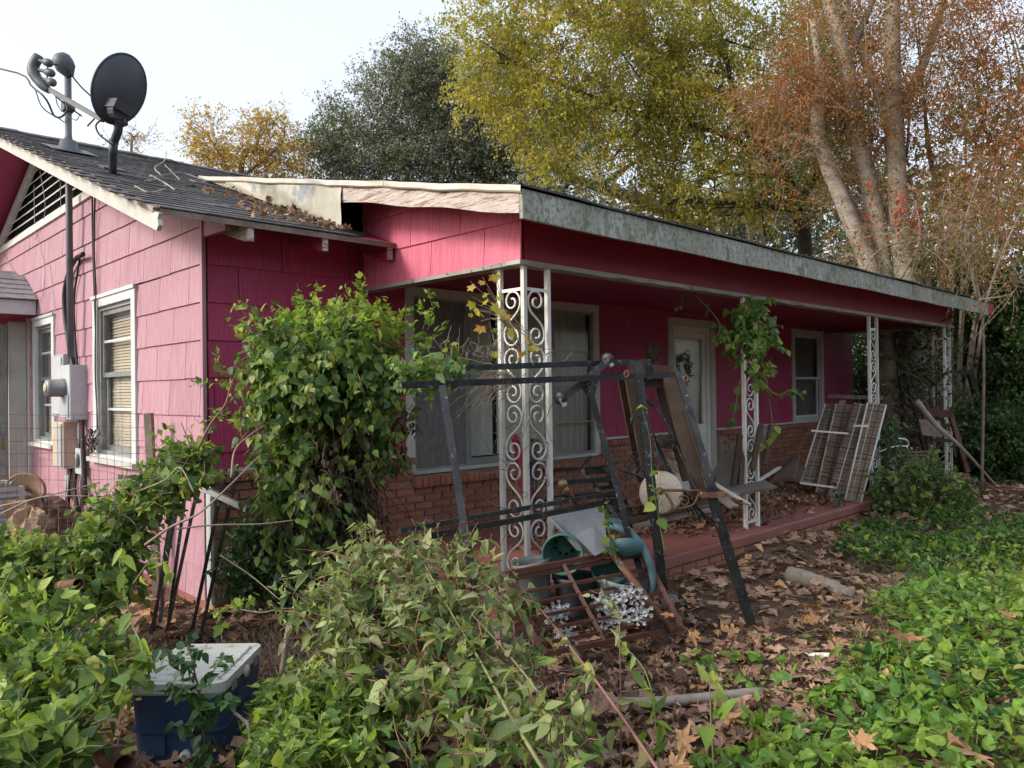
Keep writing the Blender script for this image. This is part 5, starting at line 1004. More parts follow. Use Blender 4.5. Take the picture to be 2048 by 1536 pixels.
# twigs lying on the main roof
rt_ = thing('roof_twigs', (.3, 1.2, zroof(1.2)), 'bare broken twigs lying on the dark shingles', 'twigs')
def zr(x, y): return zroof(y)+.02
def roofpt(px, py, h=.02):
    d = ray(px, py); t = (R0+RS*CAM[1]-CAM[2]+h)/(d[2]-RS*d[1]); return CAM+d*t
for pts in ([(290, 355), (320, 352), (360, 345), (410, 360), (450, 366)], [(322, 350), (310, 335), (330, 320), (332, 300)], [(335, 372), (318, 360), (290, 362)], [(360, 360), (345, 345), (330, 330)], [(380, 360), (400, 365), (425, 362), (470, 380)], [(270, 372), (300, 385), (330, 378)], [(350, 380), (330, 366), (300, 350)]):
    T(smooth([roofpt(x, y, .03+.03*random.random()) for x, y in pts]), [.008]*7+[.006]*50 if 0 else .006, 'twig', 'deadwood', rt_, 5)
# ================================================================ vegetation
def nrmz(a): return a/(np.linalg.norm(a, axis=-1, keepdims=True)+1e-9)
def t_ovate(w=.30, fold=.10, curl=.22, tip=1.0):
    ys = [0, .12, .35, .65, 1.0]; hw = [0, .75, 1.0, .62, 0]; V = []; F = []
    for y, h in zip(ys, hw): V += [(-w*h, y, fold*h-curl*y*y), (0, y, -curl*y*y), (w*h, y, fold*h-curl*y*y)]
    for i in range(4):
        a = 3*i
        for s in (0, 1):
            q = [a+s, a+s+1, a+s+4, a+s+3]
            if i == 0: F.append((q[0] if 0 else 1, q[2], q[3]))
            elif i == 3: F.append((q[0], q[1], 13))
            else: F += [(q[0], q[1], q[2]), (q[0], q[2], q[3])]
    return np.array(V), np.array(F)
def t_simple(w=.32, curl=.15, fold=.08):
    V = [(0, 0, 0), (-w, .4, fold), (w, .4, fold), (0, 1, -curl), (0, .45, 0)]; return np.array(V, float), np.array([(0, 4, 1), (0, 2, 4), (1, 4, 3), (4, 2, 3)])
def t_dia(w=.3): return np.array([(0, 0, 0), (-w, .5, .06), (w, .5, .06), (0, 1, -.08)], float), np.array([(0, 2, 1), (1, 2, 3)])
def t_lobed(seed=0, n=5, depth=.5, crump=.1, teeth=True):
    g = np.random.default_rng(seed); pts = []
    for k in range(n):
        a = radians(-112+224*k/(n-1)); L_ = (1.0, .93, .72)[abs(k-n//2)] if n == 5 else (1, .8)[abs(k-1)]; 
        hw = radians(224/(n-1)/2)
        if k > 0: pts.append((a-hw, depth*L_*.85))
        if teeth: pts += [(a-hw*.52, L_*.74), (a-hw*.38, L_*.70)]
        pts.append((a, L_))
        if teeth: pts += [(a+hw*.38, L_*.70), (a+hw*.52, L_*.74)]
    pts = [(-pi*.93, .30)]+pts+[(pi*.93, .30)]
    V = [(0, 0, 0)]
    for a, r in pts: r *= .55*(1+g.normal(0, .06)); V.append((r*sin(a), r*cos(a)+.0, crump*(g.normal(0, 1)*.6+r*1.5)))
    V = np.array(V); V[:, 1] += .28; V[:, 0] *= 1.1; m = len(pts)
    return V, np.array([(0, i+1, i) for i in range(1, m)])
def shape_xyz(tm, seed, k=.5):
    V, F = tm; g = np.random.default_rng(seed); V = V.copy(); V[:, 2] = V[:, 2]*g.uniform(.2, 1.8)+V[:, 0]*g.uniform(-k, k)*.5+V[:, 1]**2*g.uniform(-k, k)*.6; return V, F
def leafset(P, D, N, S, tmpls, seed=0, rv=None):
    """merge leaves: base point, direction, normal, size -> vertices, tris, per-leaf random"""
    g = np.random.default_rng(seed); n = len(P); D = nrmz(D); X = nrmz(np.cross(D, N)); Z = np.cross(X, D); which = g.integers(0, len(tmpls), n); rv = g.random(n) if rv is None else rv
    VV, FF, AA, off = [], [], [], 0; cz = g.uniform(.2, 2.0, n)
    for k, (tv, tf) in enumerate(tmpls):
        i = np.where(which == k)[0]
        if not len(i): continue
        s = S[i][:, None, None]
        v = P[i][:, None, :]+s*(tv[None, :, 0:1]*X[i][:, None, :]+tv[None, :, 1:2]*D[i][:, None, :]+tv[None, :, 2:3]*cz[i][:, None, None]*Z[i][:, None, :])
        m = len(tv); f = tf[None]+(np.arange(len(i))*m)[:, None, None]+off
        VV.append(v.reshape(-1, 3)); FF.append(f.reshape(-1, 3)); AA.append(np.repeat(rv[i], m)); off += m*len(i)
    return np.concatenate(VV), np.concatenate(FF), np.concatenate(AA)
OV = [shape_xyz(t_ovate(.30), 1), shape_xyz(t_ovate(.36), 2), shape_xyz(t_ovate(.26), 3), shape_xyz(t_ovate(.33), 4)]
NA = [shape_xyz(t_ovate(.20), 5), shape_xyz(t_ovate(.24), 6), shape_xyz(t_ovate(.17), 7)]
HT = [shape_xyz(t_ovate(.40), 8), shape_xyz(t_ovate(.44), 9)]
SI = [t_simple(), t_simple(.26, .3), t_simple(.36, -.1)]
DI = [t_dia(), t_dia(.24)]
LB = [shape_xyz(t_lobed(k, 5, .5, .10), 20+k, .4) for k in range(5)]
WD = [shape_xyz(t_lobed(k+40, 3, .35, .05, False), 50+k, .4) for k in range(3)]+NA
GP = [shape_xyz(t_lobed(k+60, 5, .75, .06), 70+k, .3) for k in range(3)]
def foliage(root, name, mat, P, D, N, S, tm, seed=0, ind=300, iname='leaf', rv=None):
    P = np.asarray(P, float); n = len(P); sel = np.zeros(n, bool)
    if ind and n > 0:
        x, y, z = topx(P); inside = (x > -10) & (x < 2058) & (y > -10) & (y < 1546) & (z > .3)
        big = np.where(inside, S/np.maximum(z, .3), 0)
        if n <= ind: sel[:] = True
        else: sel[np.argsort(-big)[:ind]] = True
        mes = [mkmesh(iname, v, f, M[mat], True) for v, f in [shape_xyz((a, b), 900+k, .3) for k, (a, b) in enumerate(tm+tm)]]
        for i in np.where(sel)[0]:
            d = D[i]/np.linalg.norm(D[i]); X = np.cross(d, N[i]); X /= np.linalg.norm(X)+1e-9; Z = np.cross(X, d); s = S[i]
            mt_ = Matrix(((X[0]*s, d[0]*s, Z[0]*s, P[i][0]), (X[1]*s, d[1]*s, Z[1]*s, P[i][1]), (X[2]*s, d[2]*s, Z[2]*s, P[i][2]), (0, 0, 0, 1)))
            share(iname, mes[i % len(mes)], root, mt_)
    if (~sel).sum() > 0:
        k = ~sel; V, F, A = leafset(P[k], D[k], N[k], S[k], tm, seed, None if rv is None else rv[k]); o = put(name, V, F, M[mat], root, attr=A, smooth=True); tag(o, kind='stuff'); return o
def inpoly(x, y, poly):
    c = np.zeros(len(x), bool); n = len(poly)
    for i in range(n):
        x1, y1 = poly[i]; x2, y2 = poly[(i+1) % n]; t = ((y1 > y) != (y2 > y)); c ^= t & (x < (x2-x1)*(y-y1)/((y2-y1) if y2 != y1 else 1e-9)+x1)
    return c
def PDn(x, y, d):
    D = FW*FPX+RT*(x-1024)[:, None]+UP*(768-y)[:, None]; return CAM+D/FPX*d[:, None]
def polysample(poly, n, dfun, g):
    xs = [p[0] for p in poly]; ys = [p[1] for p in poly]; X = []; Y = []
    while sum(map(len, X)) < n:
        x = g.uniform(min(xs), max(xs), n); y = g.uniform(min(ys), max(ys), n); k = inpoly(x, y, poly); X.append(x[k]); Y.append(y[k])
    x = np.concatenate(X)[:n]; y = np.concatenate(Y)[:n]; return PDn(x, y, dfun(x, y, g)), x, y
def nz(P, f, s=0): return (np.sin(P[:, 0]*f+s)+np.sin(P[:, 1]*f*1.13+s*2+1)+np.sin(P[:, 2]*f*1.27+s*3+2)+np.sin((P[:, 0]+P[:, 2])*f*2.1+s)+np.sin((P[:, 1]-P[:, 2])*f*2.3+s))/5
def tubes(lines, r0, r1, n=3):
    """many thin twigs in one mesh; lines (N,k,3)"""
    L_ = np.asarray(lines); N_, k, _ = L_.shape; T_ = np.gradient(L_, axis=1); T_ = nrmz(T_); up = np.tile(np.array([.13, .2, .97]), (N_, k, 1)); X = nrmz(np.cross(T_, up)); Y = np.cross(T_, X)
    r0 = np.broadcast_to(r0, (N_,)); r1 = np.broadcast_to(r1, (N_,)); r = r0[:, None]+(r1-r0)[:, None]*np.linspace(0, 1, k)[None]
    V = np.stack([L_+r[..., None]*(X*cos(2*pi*j/n)+Y*sin(2*pi*j/n)) for j in range(n)], 2).reshape(-1, 3); b = (np.arange(N_)*k*n)[:, None, None]; i = np.arange(k-1)[None, :, None]*n; j = np.arange(n)[None, None, :]; j2 = (j+1) % n
    q = np.stack([b+i+j, b+i+j2, b+i+n+j2, b+i+n+j], -1).reshape(-1, 4); return V, q
def walk(start, d, L_, k, g, wander=.5, grav=0.0):
    """batch of wandering strands"""
    n = len(start); P = [start]; d = nrmz(d); L_ = np.broadcast_to(L_, (n,))
    for i in range(k-1): d = nrmz(d+g.normal(0, wander, (n, 3))/k**.5+np.array([0, 0, grav])/k); P.append(P[-1]+d*(L_/(k-1))[:, None])
    return np.stack(P, 1)
def strandleaves(lines, per, g, size, jit=.02, out=None, droop=.3):
    n, k, _ = lines.shape; t = g.uniform(.08, 1, (n, per)); i = np.minimum((t*(k-1)).astype(int), k-2); f = t*(k-1)-i
    a = lines[np.arange(n)[:, None], i]; b = lines[np.arange(n)[:, None], i+1]; P = (a+(b-a)*f[..., None]).reshape(-1, 3)+g.normal(0, jit, (n*per, 3)); T_ = nrmz((b-a).reshape(-1, 3))
    s = nrmz(g.normal(0, 1, (n*per, 3))); D = nrmz(T_*.5+s*.9+np.array([0, 0, -droop])); N = nrmz(np.array([0, 0, 1.0])+g.normal(0, .6, (n*per, 3))+(0 if out is None else out)); S = size*g.uniform(.55, 1.25, n*per)*(1.15-.5*t.reshape(-1)); return P, D, N, S
# ---------------------------------------------------------------- trees
def treebuild(name, label, base, limbs, clumps, leafmat, lsize, ntwig, per, bark, twigbark, seed, trunk_r=.2, group=None, tm=DI, tl=.7, gap=-.25, droop=.4, sub=5, cat='tree', twigr=.006, twigfrac=.5, zs=1.0):
    g = np.random.default_rng(seed); root = thing(name, (base[0], base[1], base[2]), label, cat, group)
    LP = []
    for i, (pts, ra, rb) in enumerate(limbs):
        P = smooth(pts, 5); r = np.linspace(ra, rb, len(P))*(1+.05*np.sin(np.arange(len(P))*2.1)); mb = MB(); mb.tube(P, r, 10 if ra > .08 else 6); mb.build('trunk' if i == 0 else 'limb', M[bark], root, True); LP += [(p, q) for p, q in zip(P, r)]
    lp = np.array([p for p, _ in LP]) if LP else np.array([base]); lr = np.array([q for _, q in LP]) if LP else np.array([.05])
    B = []; C_ = []; w = np.array([c[6] if len(c) > 6 else c[2]*c[3] for c in clumps], float); w /= w.sum(); sbl = []; sbr = []
    for c, wt in zip(clumps, w):
        px_, py_, rx, ry, dep, rd = c[:6]; cen = PD(px_, py_, dep); sx = rx*dep/FPX; sy = ry*dep/FPX; n = int(ntwig*wt)+1
        v = nrmz(g.normal(0, 1, (n*2, 3))); q = g.random(n*2)**.45; off = (v[:, 0:1]*sx*RT+v[:, 1:2]*sy*UP+v[:, 2:3]*rd*FW)*q[:, None]; p = cen+off; keep = nz(p, 2.6/zs, seed)+nz(p, 6/zs, seed+3)*.6 > gap; p = p[keep][:n]; o = nrmz(off[keep][:n])
        B.append(p); C_.append(o)
        j = np.argmin(np.linalg.norm(lp-cen, axis=1)+np.maximum(0, lp[:, 2]-cen[2])*1.5)
        mid = (lp[j]+cen)/2+g.normal(0, .25, 3); bl = np.array(smooth([lp[j], mid, cen], 5)); mb = MB(); r1 = min(lr[j]*.7, .09); mb.tube(bl, np.linspace(r1, r1*.35, len(bl)), 6); mb.build('branch', M[bark], root, True)
        for k in range(sub*2):
            if len(p): e = p[g.integers(len(p))]; s_ = bl[g.integers(3, len(bl))]; m_ = (s_+e)/2+g.normal(0, .15, 3); sbl.append(np.array([s_, s_*.6+m_*.4+g.normal(0, .04, 3), m_, e*.6+m_*.4, e+(e-m_)*.2])); sbr.append(r1*.32)
    B = np.concatenate(B); C_ = np.concatenate(C_)
    V, q = tubes(np.array(sbl), np.array(sbr), np.array(sbr)*.25, 4); tag(put('branchlets', V, q, M[bark], root), kind='stuff')
    lines = walk(B, C_+g.normal(0, .5, B.shape)+[0, 0, -droop*.3], tl*g.uniform(.5, 1.3, len(B)), 4, g, .5, -droop)
    k = g.random(len(B)) < twigfrac
    if k.any(): V, q = tubes(lines[k], twigr, twigr*.4, 3); tag(put('twigs', V, q, M[twigbark], root), kind='stuff')
    P, D, N, S = strandleaves(lines, per, g, lsize, .05, None, droop); cl = np.repeat(.5+.5*nz(B, 1.7, seed+9), per); rv = np.clip(cl*.55+.45*g.random(len(P)), 0, .999)
    V, F, A = leafset(P, D, N, S, tm, seed, rv); put('crown', V, F, M[leafmat], root, attr=A); return root
def gbase(x, dep): p = PD(x, 800, dep); return np.array([p[0], p[1], gp(p[0], p[1])-.1])
def LPx(pts, dep): return [PD(x, y, d if not isinstance(d, str) else dep) for x, y, d in [(p+(dep,))[:3] for p in pts]]
b = gbase(1625, 16.5)
treebuild('yellowing_elm', 'broad elm turning yellow-green behind the porch roof', b,
    [([b, PD(1620, 620, 16.5), PD(1600, 430, 16.2), PD(1555, 330, 16)], .20, .12), (LPx([(1555, 330), (1505, 250), (1460, 195), (1380, 175), (1290, 170)], 15.8), .10, .03), (LPx([(1570, 350), (1480, 240), (1460, 150), (1440, 60)], 15.8), .09, .03), (LPx([(1540, 310), (1420, 260), (1300, 230), (1180, 215)], 15.5), .07, .02), (LPx([(1590, 420), (1640, 330), (1650, 200)], 16), .09, .03), (LPx([(1300, 235), (1150, 180), (1040, 130), (960, 80)], 15.3), .05, .015)],
    [(985, 90, 85, 110, 15, 1.4), (1090, 215, 95, 70, 15, 1.1), (940, 150, 30, 60, 15, .8, 1500), (1130, 80, 150, 120, 15, 1.6), (1270, 190, 160, 130, 15.5, 1.6), (1230, 330, 130, 60, 15, 1), (1330, 60, 150, 120, 16, 1.6), (1430, 200, 150, 130, 16, 1.6), (1420, 340, 110, 80, 15.2, 1), (1350, 400, 80, 40, 15, .8), (1540, 90, 130, 110, 16.5, 1.5), (1575, 240, 90, 100, 16, 1.3), (1530, 400, 60, 60, 15.5, 1, 2500), (1650, 120, 90, 110, 16, 1.2, 7000), (1640, 330, 50, 60, 16, .8, 2500), (1180, -70, 200, 90, 16, 2), (1450, -80, 200, 90, 16, 2), (1110, 340, 60, 40, 15, .7)],
    'L_yellow', .092, 6200, 19, 'bark_dark', 'twig', 11, tm=DI, tl=.7, gap=-.02, droop=.5)
b = gbase(960, 25)
treebuild('live_oak', 'rounded grey-green live oak rising above the roof left of the yellow elm', b,
    [([b, PD(980, 420, 25), PD(965, 345, 25), PD(930, 320, 25)], .30, .12), (LPx([(1000, 360), (960, 320), (935, 290), (900, 275)], 24.4), .10, .04), (LPx([(990, 400), (1010, 330), (1000, 260)], 24.6), .10, .03), (LPx([(950, 340), (850, 330), (760, 330)], 25), .08, .02)],
    [(655, 255, 45, 45, 25, 1), (640, 320, 50, 40, 25, 1), (720, 290, 90, 65, 25, 1.6), (800, 215, 95, 80, 25, 2), (835, 140, 60, 65, 25, 1.4), (770, 330, 110, 30, 24.5, 1.3), (880, 320, 110, 60, 24.5, 1.6), (900, 210, 75, 80, 25, 1.5), (960, 280, 90, 100, 25, 1.6), (1040, 320, 80, 60, 25, 1.4), (880, 110, 35, 35, 25, .8), (1010, 180, 60, 90, 25.5, 1.2, 5000), (1120, 270, 60, 60, 25.5, 1.2, 4000)],
    'L_oak', .105, 6500, 19, 'bark_dark', 'bark_dark', 12, tm=DI, tl=.8, gap=-.3, droop=.1, twigfrac=.3, twigr=.008, zs=1.5)
b = gbase(1350, 23)
treebuild('live_oak', 'dark live oak with long black limbs seen under the yellow elm', b,
    [([b, PD(1380, 480, 23), PD(1330, 420, 23), PD(1200, 375, 23), PD(1110, 345, 23)], .32, .10), (LPx([(1320, 420), (1420, 350), (1500, 300), (1560, 270)], 22.5), .16, .06), (LPx([(1380, 450), (1450, 420), (1530, 360), (1600, 300)], 22), .14, .05), (LPx([(1200, 375), (1260, 330), (1330, 300)], 22.6), .09, .03)],
    [(1120, 380, 110, 60, 23.5, 2), (1150, 240, 90, 90, 24, 2), (1250, 430, 120, 50, 24, 2), (1400, 460, 140, 70, 24, 2), (1540, 430, 110, 90, 24, 2), (1650, 500, 100, 80, 24, 2), (1230, 110, 120, 110, 26, 2, 4000), (1480, 330, 110, 70, 25, 2, 5000), (1620, 380, 70, 80, 24, 2), (1700, 420, 80, 120, 24, 2, 8000)],
    'L_oak', .105, 4200, 17, 'bark_dark', 'bark_dark', 13, tm=DI, tl=.8, gap=-.15, droop=.1, twigfrac=.3, twigr=.008, zs=1.5)
b = gbase(470, 23)
treebuild('golden_tree', 'thin golden-leaved tree showing above the ridge right of the dish', b,
    [([b, PD(480, 360, 23), PD(510, 300, 23), PD(520, 260, 23)], .12, .03), (LPx([(475, 370), (440, 310), (410, 262), (385, 245)], 23), .05, .015), (LPx([(490, 350), (560, 290), (570, 250)], 23), .05, .015)],
    [(430, 285, 45, 40, 23, .9), (395, 262, 30, 30, 23, .6, 400), (470, 325, 75, 30, 23, 1), (540, 275, 45, 40, 23, .9), (560, 320, 50, 40, 23, .9), (520, 250, 30, 20, 23, .6, 600)],
    'L_gold', .10, 850, 11, 'twig', 'twig', 14, tm=SI, tl=.7, gap=-.3, droop=.0, sub=8, twigfrac=1)
b = gbase(255, 24)
treebuild('bare_sapling', 'nearly bare tree top showing behind the satellite dish foot', b, [([b, PD(262, 330, 24), PD(268, 280, 24), PD(280, 262, 24)], .06, .015)], [(250, 285, 40, 22, 24, .6), (285, 275, 30, 18, 24, .6)], 'L_gold', .08, 60, 6, 'twig', 'twig', 15, tm=SI, tl=.6, gap=-1, droop=0, sub=6, twigfrac=1)
# pale sycamore trunks right
for i, (lab, pts, r) in enumerate((('thickest pale mottled sycamore trunk beside the reddish tree', [(1835, 955), (1828, 760), (1812, 560), (1798, 420), (1790, 250), (1785, 100), (1790, -120)], [.27, .18, .155, .11]), ('pale sycamore trunk leaning left over the porch roof', [(1790, 950), (1775, 760), (1748, 570), (1700, 440), (1655, 330), (1635, 240), (1640, 150), (1625, 40)], [.19, .155, .125, .05]), ('slender upright sycamore trunk between the leaning and the thick one', [(1800, 950), (1790, 750), (1768, 570), (1755, 450), (1728, 330), (1712, 260), (1690, 120), (1640, -60)], [.2, .17, .15, .12]))):
    dep = 12.75+.15*i; b = PD(pts[0][0], pts[0][1], dep); b[2] = gp(b[0], b[1])-.15; rt2 = thing('sycamore_tree', b, lab, 'tree', 'pale sycamore trunks'); P = [b]+[PD(x, y, dep) for x, y in pts[1:]]; P = smooth(P, 5); rr = .9*np.interp(np.linspace(0, 1, len(P)), np.linspace(0, 1, 4), r)*(1+.04*np.sin(np.arange(len(P))*1.3)); mb = MB(); mb.tube(P, rr, 14); mb.build('trunk', M['bark_pale'], rt2, True)
    for a_, c_ in (([(1790, 250), (1850, 120), (1900, -40)], .10), ([(1800, 330), (1760, 200), (1700, 40), (1690, -60)], .09)) if i == 0 else (([(1690, 120), (1730, 40), (1760, -40)], .08),) if i == 2 else (([(1640, 290), (1590, 270), (1540, 285)], .05),):
        P = smooth([PD(x, y, dep+.3*k) for k, (x, y) in enumerate(a_)], 5); mb = MB(); mb.tube(P, np.linspace(c_, c_*.5, len(P)), 9); mb.build('limb', M['bark_pale'], rt2, True)
for i, pts in enumerate(([(1508, 640), (1500, 470), (1470, 380), (1462, 330), (1470, 200)], [(1532, 640), (1525, 470), (1505, 390), (1498, 330), (1505, 250)])):
    b = gbase(pts[0][0], 18); rt2 = thing('sapling', b, ['left of two thin pale saplings behind the porch roof', 'right of two thin pale saplings behind the porch roof'][i], 'sapling', 'thin pale saplings'); P = smooth([b]+[PD(x, y, 18) for x, y in pts], 5); mb = MB(); mb.tube(P, np.linspace(.07, .03, len(P)), 8); mb.build('trunk', M['bark_pale'], rt2, True)
    for k, (a_, c_) in enumerate((((pts[2][0], pts[2][1]), (pts[2][0]-50, pts[2][1]-30)), ((pts[3][0], pts[3][1]), (pts[3][0]+45, pts[3][1]-50)))): mb = MB(); mb.tube(smooth([PD(*a_, 18), PD((a_[0]+c_[0])/2, (a_[1]+c_[1])/2-8, 18), PD(*c_, 18)], 4), .018, 5); mb.build('limb', M['bark_pale'], rt2, True)
b = gbase(1885, 13); g = np.random.default_rng(5); lim = [([b, PD(1880, 780, 13), PD(1862, 640, 13), PD(1850, 520, 13), PD(1830, 380, 13)], .09, .04)]
for k in range(15):
    x0 = 1850+k*6; tx = 1600+k*32+g.uniform(-25, 25); lim.append(([gbase(x0, 13+g.uniform(-.3, .3)), PD(x0+(tx-1880)*.10, 760, 13), PD(x0+(tx-1880)*.25, 620, 13), PD(x0+(tx-1880)*.5+g.uniform(-32, 32), 440, 13), PD(x0+(tx-1880)*.8+g.uniform(-30, 30), 280+g.uniform(-40, 40), 13), PD(x0+(tx-1880)*.85+g.uniform(-25, 25), 170, 13), PD(tx, 60+g.uniform(-80, 80), 13)], g.uniform(.025, .05), .010))
treebuild('crape_myrtle', 'many-stemmed crape myrtle with rust red autumn leaves at the right', b, lim,
    [(1690, 130, 150, 130, 13, 1.6), (1840, 80, 150, 110, 13, 1.6), (1600, 200, 130, 100, 13.2, 1.2, 12000), (1980, 160, 140, 130, 12.5, 1.6), (1560, 330, 90, 60, 13, 1, 2500), (1760, 270, 110, 110, 13.0, 1.2), (1900, 310, 110, 110, 12.8, 1.2), (2000, 380, 90, 110, 12, 1.2), (1720, 420, 80, 80, 13.0, .8, 3500), (1930, 480, 100, 60, 12.2, 1), (1800, -40, 200, 70, 13, 1.5), (1560, 180, 60, 70, 13, .8)],
    'L_red', .060, 4700, 17, 'bark_brown', 'bark_brown', 16, tm=DI, tl=.75, gap=-.12, droop=.5, sub=9, twigr=.0045, twigfrac=.5)
b = gbase(1960, 10.5)
treebuild('tangled_shrub', 'tangle of bare pale branches with a few red leaves before the far fence line', b, [([b, PD(1965, 640, 10.5), PD(1925, 500, 10.5), PD(1880, 420, 10.5)], .022, .010), (LPx([(1960, 640), (2000, 520), (2040, 430), (2080, 380)], 10.5), .02, .01), (LPx([(1955, 600), (1930, 460), (1960, 350)], 10.5), .02, .01), (LPx([(1800, 560), (1840, 480), (1830, 400)], 10.5), .02, .008), (LPx([(1720, 560), (1760, 500), (1860, 470)], 10.5), .015, .008)],
    [(1860, 470, 90, 50, 10, .6), (1990, 450, 70, 70, 9.5, .6), (1760, 520, 60, 40, 10.5, .5), (2030, 560, 40, 50, 9.3, .4), (1900, 400, 60, 60, 10, .5)], 'L_red', .06, 190, 8, 'wood', 'twig', 17, tm=SI, tl=.8, gap=-1, droop=.3, sub=4, twigr=.0045, twigfrac=1, cat='shrub')
# creeper strings
g = np.random.default_rng(3); cr = thing('scarlet_creeper', PD(1800, 560, 12.4), 'strings of scarlet creeper leaves hanging on the pale trunk', 'creeper'); st = []; 
for k in range(16): x = g.choice([1735, 1750, 1795, 1805, 1830, 1845, 1960])+g.uniform(-8, 8); st.append(PD(x, g.uniform(350, 430), 12.3))
ln = walk(np.array(st), np.tile([0, 0, -1.], (16, 1)), .75, 7, g, .25, -.4); V, q = tubes(ln, .004, .003); tag(put('stems', V, q, M['twig'], cr), kind='stuff'); P, D, N, S = strandleaves(ln, 14, g, .085, .02, -FW*1.5, 1.5); foliage(cr, 'foliage', 'L_scarlet', P, D, N, S, OV, 1, 220)
# undergrowth right and behind
ug = 'dark undergrowth beyond the porch end'
for i, (lab, cl, dep) in enumerate((('dark leafy bush at the right edge level with the fascia end', [(1985, 590, 85, 60), (2040, 660, 60, 80), (1950, 680, 60, 70)], 13.5), ('dark bush behind the tall steel frame', [(1960, 790, 80, 90), (2030, 800, 60, 100)], 14), ('low dark bush at the right edge above the leaf litter', [(2010, 900, 80, 70), (1930, 880, 60, 60)], 12.5), ('dark bush seen between the far porch posts', [(1725, 700, 60, 70), (1720, 820, 60, 90), (1790, 870, 60, 70)], 18), ('tall dark bush behind the myrtle stems', [(1880, 560, 70, 80), (1900, 700, 60, 90), (1850, 800, 60, 90)], 17))):
    b = gbase(cl[0][0], dep); treebuild('bush', lab, b, [([b, PD(cl[0][0], 850, dep), PD(cl[0][0], cl[0][1]+20, dep)], .07, .03)], [(x, y, rx, ry, dep, .9) for x, y, rx, ry in cl], 'L_under', .10, 1300, 13, 'bark_dark', 'bark_dark', 30+i, group=ug, tm=SI, tl=.6, gap=-.5, droop=.3, cat='bush', twigfrac=.2)
# distant woodland mass all round the far side
g = np.random.default_rng(77); n = 46000; th = g.uniform(radians(-50), radians(100), n); R_ = g.uniform(34, 50, n); hh = 13+3*np.sin(th*7)+2.5*np.sin(th*17+1); X = 4+R_*np.cos(th); Y = R_*np.sin(th)
hh = np.where(th > radians(56), 3+1.0*np.sin(th*20), hh*np.clip((radians(58)-th)*4, .25, 1)); zz = g.random(n)**.8*hh; P = np.stack([X, Y, zz+gz(X, Y)], 1); P = P[nz(P, .9, 4) > -.35]
n = len(P); V, F, A = leafset(P, nrmz(g.normal(0, 1, (n, 3))), nrmz(g.normal(0, 1, (n, 3))+[0, 0, .6]), g.uniform(.3, .65, n), SI, 5); tag(put('woodland', V, F, M['L_under'], None, loc=(0, 0, 0), attr=A), 'far dark woodland closing the view behind the yard', 'woodland', kind='stuff')
n = 26000; th = g.uniform(radians(-165), radians(-38), n); R_ = g.uniform(24, 32, n); hh = 7.5+1.5*np.sin(th*9)+1.2*np.sin(th*23+1); hh = hh*np.clip((th+radians(165))*1.6, .3, 1); X = 2+R_*np.cos(th); Y = -4+R_*np.sin(th); P = np.stack([X, Y, g.random(n)**.8*hh+gz(X, Y)], 1); P = P[nz(P, .9, 4) > -.45]; n = len(P)  # unseen tree belt behind the camera, added to darken porch and front wall
V, F, A = leafset(P, nrmz(g.normal(0, 1, (n, 3))), nrmz(g.normal(0, 1, (n, 3))+[0, 0, .6]), g.uniform(.4, .8, n), DI, 6); tag(put('woodland', V, F, M['L_under'], None, loc=(0, 0, 0), attr=A), 'unseen belt of dark trees added behind the camera to shade the porch', 'woodland', kind='stuff')
# ---------------------------------------------------------------- vine mound on the trellis before the window
g = np.random.default_rng(21)
vm = thing('vine_mound', gpt(680, 1240, 4.75), 'tall mound of tangled green vine heaped before the picture window', 'vine')
def dome(cx0, cy0, rx, ry, dep, rd, n, g, lo=.75, hemi=None):
    v = nrmz(g.normal(0, 1, (n, 3))); q = g.uniform(lo, 1.0, n)*(1+.10*np.sin(v[:, 0]*9)*np.cos(v[:, 1]*8+v[:, 2]*5)); cen = PD(cx0, cy0, dep); off = (v[:, 0:1]*rx*dep/FPX*RT+v[:, 1:2]*ry*dep/FPX*UP+v[:, 2:3]*rd*FW)*q[:, None]; return cen+off, nrmz(off)
Pa, Oa = dome(665, 755, 105, 95, 4.95, .40, 340, g); Pb, Ob = dome(600, 800, 65, 105, 4.9, .3, 190, g); Pc, Oc = dome(620, 960, 65, 170, 4.85, .26, 230, g); Pd_, Od = dome(745, 830, 38, 80, 4.9, .22, 80, g); Pe, Oe = dome(590, 700, 60, 50, 4.9, .3, 90, g)
P0_ = np.concatenate([Pa, Pb, Pc, Pd_, Pe]); O0 = np.concatenate([Oa, Ob, Oc, Od, Oe]); ln = walk(P0_, O0+g.normal(0, .5, O0.shape), .27, 6, g, .7, -1.3)
V, q = tubes(ln, .0028, .0018); tag(put('stems', V, q, M['twig'], vm), kind='stuff')
P, D, N, S = strandleaves(ln, 9, g, .082, .02, np.repeat(O0, 9, 0)*1.2, .8); x, y, z = topx(P); dead = ((y > 850) & (np.abs(x-680) < 60+g.normal(0, 15, len(x))) & (y < 1180) & (g.random(len(x)) < .7)) | ((x > 780) & (y > 820) & (y < 900) & (g.random(len(x)) < .4))
foliage(vm, 'foliage', 'L_vine', P[~dead], D[~dead], N[~dead], S[~dead], OV+HT, 1, 300)
Dd = nrmz(np.tile([0, 0, -1.], (dead.sum(), 1))+g.normal(0, .35, (dead.sum(), 3))); foliage(vm, 'dead_foliage', 'L_dead', P[dead], Dd, N[dead], S[dead]*.8, NA+SI, 2, 0)
Pf, Of = dome(675, 920, 80, 240, 4.98, .20, 900, g, .2); ln = walk(Pf, np.tile([0, 0, -1.], (900, 1))+g.normal(0, .3, (900, 3)), .45, 5, g, .5, -.8); V, q = tubes(ln, .004, .003); tag(put('inner_tangle', V, q, M['darkwood'], vm), kind='stuff')
